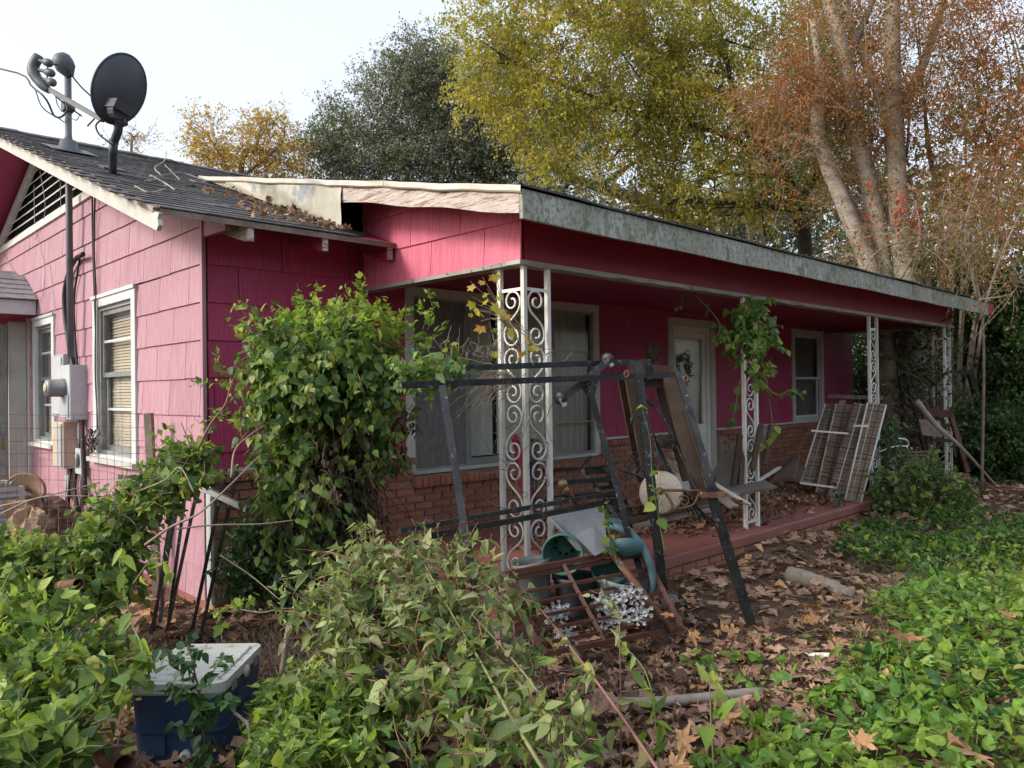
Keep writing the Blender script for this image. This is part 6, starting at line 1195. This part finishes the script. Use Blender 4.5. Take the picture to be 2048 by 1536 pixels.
P, D, N, S = strandleaves(ln, 3, g, .06, .03, None, 1.5); foliage(vm, 'withered_foliage', 'L_dead', P, D, N, S, NA+SI, 3, 0)
tops = np.array([PD(x, y, 4.85) for x, y in ((520, 640), (545, 680), (480, 760), (470, 790), (500, 700), (600, 650), (640, 640), (720, 630), (725, 640), (760, 650), (800, 650), (560, 665), (470, 830), (820, 690), (790, 670), (855, 660), (690, 640), (845, 700), (500, 850))])
ln = walk(tops, nrmz(tops-PD(680, 800, 4.95))+[0, 0, .5], .28, 8, g, .9, .0); V, q = tubes(ln, .0028, .0015); tag(put('runner_stems', V, q, M['stem_green'], vm), kind='stuff'); P, D, N, S = strandleaves(ln, 16, g, .062, .012, None, -.2); foliage(vm, 'young_foliage', 'L_bright', P, D, N, S, NA+OV, 4, 200)
Pq, Oq = dome(680, 665, 105, 40, 4.85, .35, 120, g); ln = walk(Pq, Oq+[0, 0, .7], .18, 5, g, .8, 0); P, D, N, S = strandleaves(ln, 8, g, .06, .01, None, 0); foliage(vm, 'top_foliage', 'L_bright', P, D, N, S, NA+OV, 5, 0)
va2 = thing('rail_vine', PD(870, 765, 4.3), 'leafy vine arm trailing along the black rail left of the corner post', 'vine')
s_ = np.array([PD(g.uniform(800, 925), g.uniform(715, 775), g.uniform(4.05, 4.4)) for _ in range(42)]); ln = walk(s_, g.normal(0, 1, s_.shape)+[0, 0, .1], .16, 6, g, .8, -.5); V, q = tubes(ln, .0026, .0016); tag(put('stems', V, q, M['stem_green'], va2), kind='stuff'); P, D, N, S = strandleaves(ln, 7, g, .072, .015, -FW*.8, .5); foliage(va2, 'foliage', 'L_vine', P, D, N, S, OV, 6, 300)
# ---------------------------------------------------------------- shrubs and weeds
def mass(name, label, cat, poly, dfun, nst, L_, per, size, mats, tm, seed, ind=300, dirv=None, stemmat='twig', wander=.7, grav=-.6, droop=.4, out=None, sr=.0032, extra=None):
    g = np.random.default_rng(seed); P0, x, y = polysample(poly, nst, dfun, g); P0[:, 2] = np.maximum(P0[:, 2], gz(P0[:, 0], P0[:, 1])+.02); c = P0.mean(0); root = thing(name, (c[0], c[1], gp(c[0], c[1])), label, cat); d = (np.array([0, 0, 1.]) if dirv is None else dirv)+g.normal(0, .7, P0.shape)
    ln = walk(P0, d, L_, 6, g, wander, grav); V, q = tubes(ln, sr, sr*.6); tag(put('stems', V, q, M[stemmat], root), kind='stuff'); o = out if out is not None else -FW*.35
    k = g.random(nst) < mats[0][1]; left = ind
    for j, (m, w) in enumerate(mats):
        kk = k if j == 0 else ~k
        if not kk.any(): continue
        P, D, N, S = strandleaves(ln[kk], per, g, size, .012, o, droop); foliage(root, 'foliage' if j == 0 else 'pale_foliage', m, P, D, N, S, tm, seed+j, ind if j == 0 else 0)
    return root
mass('wall_shrub', 'dark green vine shrub heaped below the pink gable wall', 'shrub', [(-60, 1100), (60, 1095), (150, 1110), (200, 1040), (270, 1000), (330, 965), (380, 950), (385, 985), (310, 1010), (270, 1080), (250, 1180), (170, 1230), (-60, 1240)], lambda x, y, g: g.uniform(4.2, 4.9, len(x)), 760, .22, 8, .072, [('L_vine', .8), ('L_bright', .2)], OV+HT, 41, out=-FW*.5+UP*.3)
mass('corner_sprays', 'leafy sprays arching over the bars at the house corner', 'shrub', [(310, 925), (350, 900), (395, 895), (425, 905), (415, 960), (370, 1000), (330, 970)], lambda x, y, g: g.uniform(4.3, 4.7, len(x)), 75, .2, 6, .07, [('L_vine', .8), ('L_bright', .2)], OV, 42, 300)
mass('foreground_vine', 'bright vine crowding the lower left corner', 'vine', [(-80, 1215), (40, 1190), (110, 1240), (190, 1290), (240, 1330), (225, 1380), (190, 1430), (170, 1480), (120, 1560), (-80, 1600)], lambda x, y, g: np.clip(3.5-(y-1180)/400*1.15, 2.25, 3.6)+g.uniform(-.15, .35, len(x)), 430, .24, 7, .078, [('L_vine', .5), ('L_bright', .5)], OV+HT, 43, stemmat='stem_green', out=-FW*.3+UP*.6)
mass('dark_shrub', 'glossy dark green shrub against the brick corner', 'shrub', [(450, 1150), (480, 1080), (500, 1050), (540, 1060), (600, 1050), (630, 1100), (640, 1200), (600, 1235), (520, 1200), (460, 1190)], lambda x, y, g: g.uniform(4.9, 5.35, len(x)), 520, .16, 9, .055, [('L_dark', 1)], OV, 44, out=-FW*.5)
mass('bright_mound', 'low mound of fresh green leaves right of the cooler', 'weeds', [(535, 1420), (560, 1375), (620, 1350), (700, 1355), (760, 1390), (780, 1450), (740, 1540), (510, 1560), (520, 1470)], lambda x, y, g: np.clip(3.35-(y-1320)/220*.75, 2.55, 3.4)+g.uniform(-.1, .3, len(x)), 400, .13, 8, .064, [('L_bright', .5), ('L_vine', .5)], OV, 45, stemmat='stem_green', out=UP*.8)
# tall fading weeds in the centre
wd = 'fading weeds leaning across the centre'
mass('fading_weeds', 'pale fading weeds massed below the corner post', 'weeds', [(640, 1230), (670, 1160), (740, 1130), (830, 1135), (910, 1130), (970, 1160), (1010, 1210), (990, 1270), (900, 1330), (800, 1340), (700, 1320), (660, 1280)], lambda x, y, g: np.clip(3.9-(y-1080)/260*.8, 3.0, 4.0)+g.uniform(-.15, .35, len(x)), 270, .34, 8, .098, [('L_weed', .85), ('L_vine', .15)], WD, 46, stemmat='stem_pink', out=-FW*.3+UP*.5, dirv=np.array([-.3, .1, .6])-0*FW)
mass('fading_weeds', 'thinner weeds sprawling over the leaves at the bottom centre', 'weeds', [(820, 1360), (960, 1300), (1060, 1340), (1130, 1440), (1170, 1560), (790, 1560), (830, 1460)], lambda x, y, g: np.clip(3.3-(y-1280)/260*.75, 2.4, 3.4)+g.uniform(-.15, .25, len(x)), 120, .24, 7, .09, [('L_weed', .6), ('L_vine', .4)], WD+OV, 47, stemmat='stem_pink', out=UP*.6)
def stalk(label, pts, r, mat, nleaf, lm_, size, tm, seed, cat='weed', group=wd, name='weed_stalk', ind=300, droop=.9):
    g = np.random.default_rng(seed); P = np.array(smooth(pts, 8)); root = thing(name, (pts[0][0], pts[0][1], gp(pts[0][0], pts[0][1])), label, cat, group); mb = MB(); mb.tube(P, np.linspace(r, r*.35, len(P)), 7); mb.build('stem', M[mat], root, True)
    if nleaf: 
        Pl, D, N, S = strandleaves(P[None], nleaf, g, size, .015, UP*.5-FW*.2, droop); S = S*1.15; foliage(root, 'foliage', lm_, Pl, D, N, S, tm, seed, ind)
    return root
stalk('thick reddish stalk slanting from the bottom right up to the post foot', [PD(1330, 1560, 2.55), PD(1220, 1400, 2.9), PD(1130, 1280, 3.3), PD(1060, 1195, 3.7), PD(1000, 1140, 4.0)], .0065, 'stem_pink', 16, 'L_weed', .11, WD, 1)
stalk('straw coloured ribbed stalk rising from the bottom centre', [PD(1100, 1560, 2.35), PD(1020, 1430, 2.6), PD(965, 1330, 2.9), PD(905, 1230, 3.2), PD(850, 1130, 3.5)], .0075, 'stem_green', 34, 'L_weed', .12, WD, 2)
stalk('thin reddish stalk left of the straw coloured one', [PD(1180, 1560, 2.5), PD(1080, 1390, 2.8), PD(1000, 1290, 3.1), PD(940, 1225, 3.3)], .006, 'twig', 18, 'L_weed', .11, WD, 3)
stalk('weed stalk arching low over the bright mound', [PD(1010, 1440, 2.8), PD(900, 1400, 2.8), PD(780, 1370, 2.9), PD(660, 1340, 3.0)], .006, 'stem_pink', 26, 'L_weed', .11, WD, 4)
stalk('weed stalk lying above the bright mound', [PD(1010, 1330, 3.0), PD(880, 1260, 3.2), PD(780, 1190, 3.5), PD(690, 1150, 3.7)], .006, 'stem_pink', 26, 'L_weed', .10, WD, 5)
stalk('short leafy stalk standing before the barred panel', [gpt(1240, 1430, 3.2), PD(1240, 1300, 3.3), PD(1232, 1210, 3.4), PD(1180, 1180, 3.5)], .004, 'stem_pink', 12, 'L_weed', .08, WD, 6)
stalk('thin stalk with a green tuft in the leaf litter right of centre', [gpt(1430, 1480, 3.0), PD(1420, 1390, 3.1), PD(1425, 1310, 3.1)], .004, 'stem_green', 14, 'L_bright', .10, NA, 7)
stalk('green tufted stalk before the rusty panel foot', [gpt(1320, 1460, 3.1), PD(1300, 1370, 3.2), PD(1240, 1280, 3.3)], .004, 'stem_green', 14, 'L_bright', .10, NA, 8)
stalk('slender sapling standing before the cooler', [gpt(425, 1500, 2.85), PD(402, 1420, 2.85), PD(388, 1340, 2.9), PD(372, 1270, 3.0)], .006, 'darkwood', 46, 'L_dark', .060, OV, 9, 'sapling', None, 'leafy_sapling')
for k, (a_, b_) in enumerate((((388, 1350), (330, 1300)), ((395, 1390), (455, 1310)), ((400, 1400), (330, 1370)), ((410, 1440), (460, 1400)), ((415, 1470), (350, 1450)), ((420, 1490), (395, 1530)))):
    stalk(['twig of the cooler sapling reaching upper left', 'twig of the cooler sapling reaching upper right', 'twig of the cooler sapling reaching left over the lid', 'twig of the cooler sapling at the right of the blue body', 'low twig of the cooler sapling to the left', 'lowest twig of the cooler sapling at the drain'][k], [PD(*a_, 2.86), PD((a_[0]+b_[0])/2, (a_[1]+b_[1])/2-6, 2.85), PD(*b_, 2.83)], .003, 'darkwood', 24, 'L_dark', .055, OV, 90+k, 'twig', 'leafy twigs before the cooler', 'leafy_twig')
stalk('yellow-green vine shoot rising before the white corner board', [PD(255, 1420, 2.9), PD(285, 1310, 3.0), PD(262, 1240, 3.1), PD(240, 1130, 3.1), PD(245, 1085, 3.1)], .004, 'stem_green', 12, 'L_bright', .085, NA, 10, 'vine', None, 'vine_shoot')
stalk('side shoot of pale leaves pointing right below the bars', [PD(266, 1168, 3.05), PD(300, 1120, 3.05), PD(318, 1105, 3.05), PD(345, 1168, 3.0)], .003, 'stem_green', 10, 'L_bright', .07, NA, 12, 'vine', None, 'vine_shoot')
stalk('leafy shoot beside the brick corner above the cooler', [gpt(470, 1290, 4.0), PD(440, 1250, 4.0), PD(452, 1215, 4.0), PD(505, 1195, 4.0)], .004, 'stem_green', 30, 'L_bright', .06, OV, 13, 'weed', None, 'leafy_shoot')
# bare branches crossing the corner
bbg = 'bare branches crossing the brick corner'
for i, pts in enumerate(([(290, 1090, 4.0), (340, 1055, 4.0), (400, 1025, 4.0), (455, 975, 4.1), (520, 910, 4.3)], [(350, 1058, 4.0), (430, 1050, 4.1), (520, 1048, 4.2), (590, 1040, 4.3)], [(0, 1028, 4.3), (80, 995, 4.3), (180, 992, 4.35)], [(0, 1012, 4.4), (60, 1000, 4.4), (120, 985, 4.4), (200, 965, 4.5)], [(270, 985, 4.2), (330, 960, 4.2), (360, 935, 4.2), (388, 985, 4.1)], [(395, 900, 4.3), (420, 850, 4.35), (450, 810, 4.4), (462, 770, 4.5), (480, 735, 4.5)], [(462, 955, 4.2), (470, 900, 4.3), (500, 870, 4.4), (530, 850, 4.5)], [(380, 895, 4.2), (372, 870, 4.2), (362, 845, 4.2)], [(440, 1110, 4.4), (500, 1150, 4.4), (560, 1200, 4.3)], [(460, 1215, 4.3), (520, 1225, 4.3), (560, 1222, 4.3), (600, 1260, 4.2)])):
    limb([PD(*p) for p in pts], .0075 if i in (0, 5) else .005, .003, 'bare_branch', 'twig_pale' if i != 5 else 'stem_pink', ['long bare branch rising to the right across the white corner board', 'bare side branch reaching over the brick corner', 'bare branch entering from the left above the vines', 'thin bare branch above the one at the left edge', 'kinked pale branch over the steel bars', 'reddish bare branch rising up the magenta wall', 'bare reddish shoot by the brick cap', 'short bare twig tip before the fence post', 'thin dry branch before the dark shrub', 'dry branch arching at the foot of the dark shrub'][i], 'branch', bbg)
# vines on posts
gv = thing('grape_vine', PD(1000, 640, 4.9), 'yellow and orange grape vine leaves on the scrolled corner post', 'vine'); g = np.random.default_rng(31)
pp = np.array([(940, 568), (965, 560), (985, 548), (990, 545), (945, 600), (955, 615), (970, 600), (985, 610), (960, 625), (1000, 618), (1015, 625), (990, 700), (1022, 655), (1055, 675), (1060, 690), (1045, 700), (1075, 690), (990, 655), (1002, 612), (940, 625), (962, 648), (1030, 665), (1068, 695), (975, 585), (998, 590), (992, 638)], float)
P = PDn(pp[:, 0], pp[:, 1], g.uniform(4.75, 5.1, len(pp))); S = g.uniform(.045, .095, len(pp)); D = nrmz(g.normal(0, .5, P.shape)+[0, 0, -.9]); N = nrmz(-FW+g.normal(0, .4, P.shape)); foliage(gv, 'foliage', 'L_grape', P, D, N, S, GP, 1, 300)
ln = np.array([[PD(1035, 680, 5.05), PD(1010+g.uniform(-10, 10), 640, 5.0), PD((x+1010)/2, (y+640)/2-8, 5.0), PD(x, y-6, 4.95)] for x, y in pp]); V, q = tubes(ln, .003, .002); put('tendrils', V, q, M['twig_pale'], gv)
tw = thing('dry_vine', (1.5, -1.85, .14), 'dry leafless vine tangled through the scrolled corner post', 'vine'); n = 110; s_ = np.stack([g.uniform(1.38, 1.66, n), g.uniform(-1.97, -1.70, n), g.uniform(.2, 1.8, n)], 1); ln = walk(s_, g.normal(0, .5, (n, 3))+[0, 0, .9], g.uniform(.2, .45, n), 8, g, .7, -.3); V, q = tubes(ln, .0035, .002); tag(put('stems', V, q, M['twig_pale'], tw), kind='stuff')
n = 46; s_ = np.array([PD(g.uniform(985, 1035), g.uniform(735, 790), 4.9) for _ in range(n)]); ln = walk(s_, -RT*1.2+g.normal(0, .5, (n, 3)), g.uniform(.15, .5, n), 7, g, .5, -1.6); V, q = tubes(ln, .0032, .0018); tag(put('drooping_stems', V, q, M['twig_pale'], tw), kind='stuff')
n = 40; s_ = np.array([PD(g.uniform(890, 1010), g.uniform(690, 725), 4.5) for _ in range(n)]); ln = walk(s_, g.normal(0, .5, (n, 3))+[0, 0, 1.], g.uniform(.06, .16, n), 4, g, .5, .2); V, q = tubes(ln, .002, .0012); tag(put('seed_sprays', V, q, M['twig_pale'], tw), kind='stuff')
def postvine(name, label, poly, dep, n, size, seed, mat='L_vine', ind=300, L_=.16):
    return mass(name, label, 'vine', poly, lambda x, y, g: g.uniform(dep-.12, dep+.12, len(x)), n, L_, 6, size, [(mat, .85), ('L_bright', .15)], OV+HT, seed, ind, stemmat='stem_green', out=-FW*1.0, droop=.8, dirv=np.array([0, 0, -.3]))
postvine('post_vine', 'leafy green vine wound round the second porch post', [(1440, 640), (1480, 610), (1520, 605), (1545, 640), (1550, 690), (1535, 735), (1530, 770), (1505, 760), (1480, 700), (1450, 690)], 6.95, 95, .085, 51)
for i, (pts, nl, lab, dep, sz) in enumerate((([(1420, 690), (1440, 650), (1400, 600), (1375, 580), (1355, 620)], 16, 'thin vine looping from the second post up to the ceiling', 6.9, .07), ([(1520, 760), (1555, 790), (1580, 780), (1602, 785)], 12, 'vine shoot reaching right from the second post', 6.8, .08), ([(1480, 760), (1468, 830), (1460, 850)], 12, 'vine shoot drooping left of the second post', 6.9, .085), ([(1330, 1105), (1318, 1040), (1305, 960), (1300, 880), (1285, 820)], 16, 'pale green ivy climbing the thick black rack leg', 4.85, .065), ([(1235, 1130), (1222, 1080), (1212, 1040), (1205, 1010)], 18, 'ivy growing up beside the torn grey sheet', 4.75, .06), ([(1745, 780), (1752, 700), (1748, 640)], 22, 'vine climbing the third porch post', 9.6, .09), ([(1530, 740), (1545, 860), (1520, 900)], 8, 'loose vine end by the tilted table', 6.9, .08))):
    stalk(lab, [PD(x, y, dep) for x, y in pts], .004, 'stem_green', nl, 'L_vine' if i != 3 else 'L_bright', sz, HT, 60+i, 'vine', None, 'climbing_vine')
mass('edge_plant', 'small dark seedling growing over the slab edge', 'weed', [(1640, 1010), (1665, 990), (1690, 1005), (1670, 1040)], lambda x, y, g: g.uniform(8.4, 8.8, len(x)), 12, .2, 9, .07, [('L_dark', 1)], NA, 61, 300)
mass('porch_end_shrub', 'leafy green shrub over the chrome tubes at the porch end', 'shrub', [(1750, 960), (1800, 930), (1870, 930), (1930, 985), (1945, 1060), (1900, 1100), (1800, 1060), (1740, 1050)], lambda x, y, g: g.uniform(8.6, 9.6, len(x)), 420, .28, 7, .09, [('L_vine', .8), ('L_dark', .2)], SI, 62, 300)
mass('porch_end_brush', 'tangled dark brush and twigs round the far corner post', 'brush', [(1790, 640), (1850, 655), (1900, 660), (1905, 760), (1930, 900), (1850, 900), (1800, 820)], lambda x, y, g: g.uniform(11.3, 12.3, len(x)), 260, .5, 7, .085, [('L_under', 1)], SI, 64, 0, sr=.005)
mass('porch_end_weeds', 'dark weeds round the third porch post', 'weeds', [(1740, 850), (1790, 840), (1810, 900), (1780, 1010), (1735, 1000)], lambda x, y, g: g.uniform(9.4, 10.2, len(x)), 110, .25, 6, .08, [('L_dark', 1)], SI, 63, 0)
# ---------------------------------------------------------------- ground cover
g = np.random.default_rng(71)
GC = [(1690, 1075), (1760, 1045), (1850, 1060), (1950, 1040), (2120, 1060), (2200, 1700), (1180, 1700), (1290, 1540), (1400, 1500), (1500, 1440), (1600, 1410), (1690, 1350), (1660, 1290), (1730, 1300), (1790, 1255), (1760, 1190), (1820, 1150), (1700, 1125)]
GC2 = [(1380, 1310), (1480, 1300), (1600, 1310), (1620, 1350), (1560, 1390), (1400, 1370)]
n = 44000; X = g.uniform(-.4, 11, n); Y = g.uniform(-6.2, -2.2, n); Z = gz(X, Y); x, y, z = topx(np.stack([X, Y, Z+.08], 1)); jx = 26*np.sin(Y*9+X*3)+18*np.sin(X*14); ok = ((inpoly(x+jx, y+jx*.3, GC)) | (inpoly(x+jx, y, GC2) & (g.random(n) < .16))) & (z > 1.5); keepd = g.random(n) < np.clip(9/np.maximum(z, 1)**1.0, .35, 1); ok &= keepd
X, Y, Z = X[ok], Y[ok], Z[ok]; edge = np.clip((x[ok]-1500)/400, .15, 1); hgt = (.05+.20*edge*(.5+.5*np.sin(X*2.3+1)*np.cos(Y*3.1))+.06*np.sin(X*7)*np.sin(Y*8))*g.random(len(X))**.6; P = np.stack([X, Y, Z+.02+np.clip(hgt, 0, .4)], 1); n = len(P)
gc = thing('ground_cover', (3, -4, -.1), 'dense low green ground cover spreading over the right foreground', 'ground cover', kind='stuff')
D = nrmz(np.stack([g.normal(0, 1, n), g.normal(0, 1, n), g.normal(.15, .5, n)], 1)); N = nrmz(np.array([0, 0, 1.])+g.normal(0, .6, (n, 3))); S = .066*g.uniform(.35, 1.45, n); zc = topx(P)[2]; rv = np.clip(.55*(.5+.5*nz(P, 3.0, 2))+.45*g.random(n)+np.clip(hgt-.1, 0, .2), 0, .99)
k = zc < 5.5
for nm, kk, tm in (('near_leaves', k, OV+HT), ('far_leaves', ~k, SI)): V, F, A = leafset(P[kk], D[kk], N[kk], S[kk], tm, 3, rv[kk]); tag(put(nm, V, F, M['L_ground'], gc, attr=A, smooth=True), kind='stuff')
m = 1600; i = g.choice(n, m); ln = walk(P[i]-[0, 0, .05], g.normal(0, 1, (m, 3))*[1, 1, .2]+[0, 0, .5], .16, 5, g, .6, -.4); V, q = tubes(ln, .0022, .0014); tag(put('runners', V, q, M['stem_green'], gc), kind='stuff')
P2, D2, N2, S2 = strandleaves(ln, 3, g, .045, .01, None, -.1); V, F, A = leafset(P2, D2, N2, S2, NA, 4); tag(put('young_leaves', V, F, M['L_bright'], gc, attr=A), kind='stuff')
# scattered seedlings elsewhere
m = 900; X = g.uniform(-3, 4, m); Y = g.uniform(-4.8, -.3, m); ok = nz(np.stack([X, Y, X*0], 1), 3, 7) > .1; P = np.stack([X, Y, gz(X, Y)+.02], 1)[ok]; ln = walk(P, g.normal(0, .5, P.shape)+[0, 0, 1], .10, 4, g, .5, -.3); P2, D2, N2, S2 = strandleaves(ln, 5, g, .04, .008, None, 0); V, F, A = leafset(P2, D2, N2, S2, OV, 6); tag(put('seedlings', V, F, M['L_vine'], None, loc=(0, 0, 0), attr=A), 'small green seedlings scattered among the fallen leaves', 'seedlings', kind='stuff')
# ---------------------------------------------------------------- leaf litter
def litter(X, Y, Z, size, seed, name, label, mat='L_litter', flat=.35, tm=None):
    g = np.random.default_rng(seed); n = len(X); P = np.stack([X, Y, Z], 1); a = g.uniform(0, 2*pi, n); D = nrmz(np.stack([np.cos(a), np.sin(a), g.normal(0, flat*.6, n)], 1)); N = nrmz(np.array([0, 0, 1.])+g.normal(0, flat, (n, 3))); S = size*g.uniform(.45, 1.3, n)
    V, F, A = leafset(P, D, N, S, tm or LB+LB+SI, seed); tag(put(name, V, F, M[mat], None, loc=(0, 0, 0), attr=A), label, 'leaf litter', kind='stuff')
n = 42000; X = g.uniform(-4.5, 13, n); Y = g.uniform(-6.5, 2, n); x, y, z = topx(np.stack([X, Y, X*0-.1], 1)); ok = (z > .8) & (g.random(n) < np.clip(3.6/np.maximum(z, .5), .12, 1)) & ~((X > -.02) & (Y > -.1)) & ~((X > 1.0) & (X < 10.7) & (Y > -2.1)) & (X > -3.8) & (nz(np.stack([X, Y, X*0], 1), 1.7, 1) > -.9)
X, Y = X[ok], Y[ok]; zz_ = topx(np.stack([X, Y, X*0-.1], 1))[2]; hid = inpoly(*topx(np.stack([X, Y, X*0], 1))[:2], GC); ok = ~(hid & (g.random(len(X)) < .7)); X, Y, zz_ = X[ok], Y[ok], zz_[ok]
k = zz_ < 5.2; litter(X[k], Y[k], gz(X[k], Y[k])+.01+.04*g.random(k.sum()), .115, 81, 'leaf_litter', 'brown fallen sycamore leaves covering the near yard'); k = ~k; litter(X[k], Y[k], gz(X[k], Y[k])+.01+.04*g.random(k.sum()), .12, 86, 'leaf_litter', 'brown fallen leaves farther off beside the porch and beyond', tm=SI+LB[:1])
n = 9000; X = g.uniform(9, 32, n); Y = g.uniform(-16, 5, n); litter(X, Y, gz(X, Y)+.015, .18, 84, 'far_leaf_litter', 'brown leaf litter on the ground under the far trees', tm=SI)
n = 2600; X = g.normal(4.9, 1.3, n); Y = g.normal(-.95, .45, n); ok = (X > 2.2) & (X < 9.5) & (Y > -1.95) & (Y < -.12) & ~((Y < -1.5) & (X < 3.6)); X, Y = X[ok], Y[ok]; Zp = .15+.10*np.exp(-((X-4.6)/1.1)**2-((Y+.8)/.5)**2)*g.random(len(X)); litter(X, Y, Zp, .105, 82, 'porch_leaf_pile', 'drift of dead leaves piled on the red porch floor', flat=.6)
n = 900; X = g.uniform(6, 10, n); Y = g.uniform(-1.9, -.15, n); litter(X, Y, .15+.04*g.random(n), .11, 83, 'porch_leaves', 'scattered dead leaves toward the far end of the porch floor', flat=.5)
rl = roofpt(450, 380, .03); n = 160; X = g.normal(.75, .28, n); Y = g.normal(.1, .55, n); Y = np.clip(Y, -.4, 1.6); X = np.clip(X+Y*.0, .2, .95); litter(X, Y, R0+RS*Y+.025, .07, 85, 'roof_leaves', 'dry leaves caught on the dark shingles by the metal flashing', flat=.6)
m = 1300; X = g.uniform(-3, 7, m); Y = g.uniform(-5.4, -.2, m); ok = ~((X > 1.0) & (Y > -2.1)) & ~((X > 0) & (Y > -.1)); P = np.stack([X, Y, gz(X, Y)+.03], 1)[ok]; d = g.normal(0, 1, P.shape)*[1, 1, .12]; ln = walk(P, d, g.uniform(.08, .4, len(P)), 5, g, .4, 0); V, q = tubes(ln, .003, .0015); tag(put('twig_litter', V, q, M['twig_pale'], None, loc=(0, 0, 0)), 'small dry twigs strewn through the fallen leaves', 'twigs', kind='stuff')
# dry thin grass stems by the cooler
m = 500; P0, x, y = polysample([(500, 1180), (620, 1220), (640, 1330), (520, 1360), (440, 1290)], m, lambda x, y, g: g.uniform(4, 4.7, len(x)), g); P0[:, 2] = gz(P0[:, 0], P0[:, 1]); ln = walk(P0, g.normal(0, .6, P0.shape)+[0, 0, 1], g.uniform(.1, .35, m), 5, g, .5, -.6); V, q = tubes(ln, .0018, .001); tag(put('dry_grass', V, q, M['twig'], None, loc=(0, 0, 0)), 'dry reddish stems and runners at the brick corner foot', 'dry stems', kind='stuff')
m = 420; P0 = np.stack([g.normal(3.3, .5, m), g.normal(-4.0, .35, m)], 1); P0 = np.concatenate([P0, gz(P0[:, 0], P0[:, 1])[:, None]], 1); ln = walk(P0, g.normal(0, .5, P0.shape)+[0, 0, 1], g.uniform(.15, .4, m), 6, g, .4, -1.0); V, q = tubes(ln, .002, .001); tag(put('grass_blades', V, q, M['stem_green'], None, loc=(0, 0, 0)), 'thin arching grass blades in the ground cover', 'grass', kind='stuff')
# big single leaves that stand out
fl = [(1800, 1265, 3.9, .20, 'large curled tan leaf caught on the ground cover at the right'), (1950, 1500, 2.85, .21, 'biggest orange-brown leaf at the bottom right'), (1640, 1245, 4.7, .14, 'pale brown leaf at the edge of the ground cover'), (1710, 1220, 4.9, .15, 'upright orange leaf beside the short log'), (1665, 1285, 4.4, .13, 'dark curled leaf left of the ground cover'), (1370, 1280, 4.3, .15, 'flat orange leaf right of the barred panel foot'), (1340, 1225, 4.6, .10, 'small tan leaf by the panel corner'), (1620, 1215, 5.0, .13, 'yellowish flat leaf left of the short log'), (1480, 1270, 4.6, .13, 'reddish leaf at the foot of the long rack leg'), (1345, 1480, 3.1, .14, 'dark folded leaf near the bottom centre'), (1440, 1440, 3.3, .15, 'tan leaf below the long log'), (1530, 1265, 4.7, .12, 'light tan leaf lying on the sticks'), (2035, 1240, 3.6, .12, 'orange leaf at the right edge on the greenery'), (1700, 1490, 3.0, .14, 'brown curled leaf half under the green leaves'), (1330, 1530, 2.7, .13, 'leaf at the bottom edge beside the reddish stalk'), (1765, 770, 8.8, .12, 'orange leaf caught in the wire panels'), (372, 1288, 3.85, .07, 'small orange leaf lying on the white cooler lid')]
for i, (x, y, dep, s, lab) in enumerate(fl):
    p = PD(x, y, dep); v, f = shape_xyz(t_lobed(200+i, 5, .5, .10), 300+i, .5); g2 = np.random.default_rng(i); a = g2.uniform(0, 2*pi); D = nrmz(np.array([cos(a), sin(a), g2.uniform(-.2, .3)])); N = nrmz(np.array([0, 0, 1.])-FW*.45+g2.normal(0, .2, 3)); X = nrmz(np.cross(D, N)); Z = np.cross(X, D); Vw = p+s*.95*(v[:, 0:1]*X+v[:, 1:2]*D+v[:, 2:3]*Z); tag(put('fallen_leaf', Vw, f, M['L_orange'], None), lab, 'leaf', 'large fallen leaves lying on top')
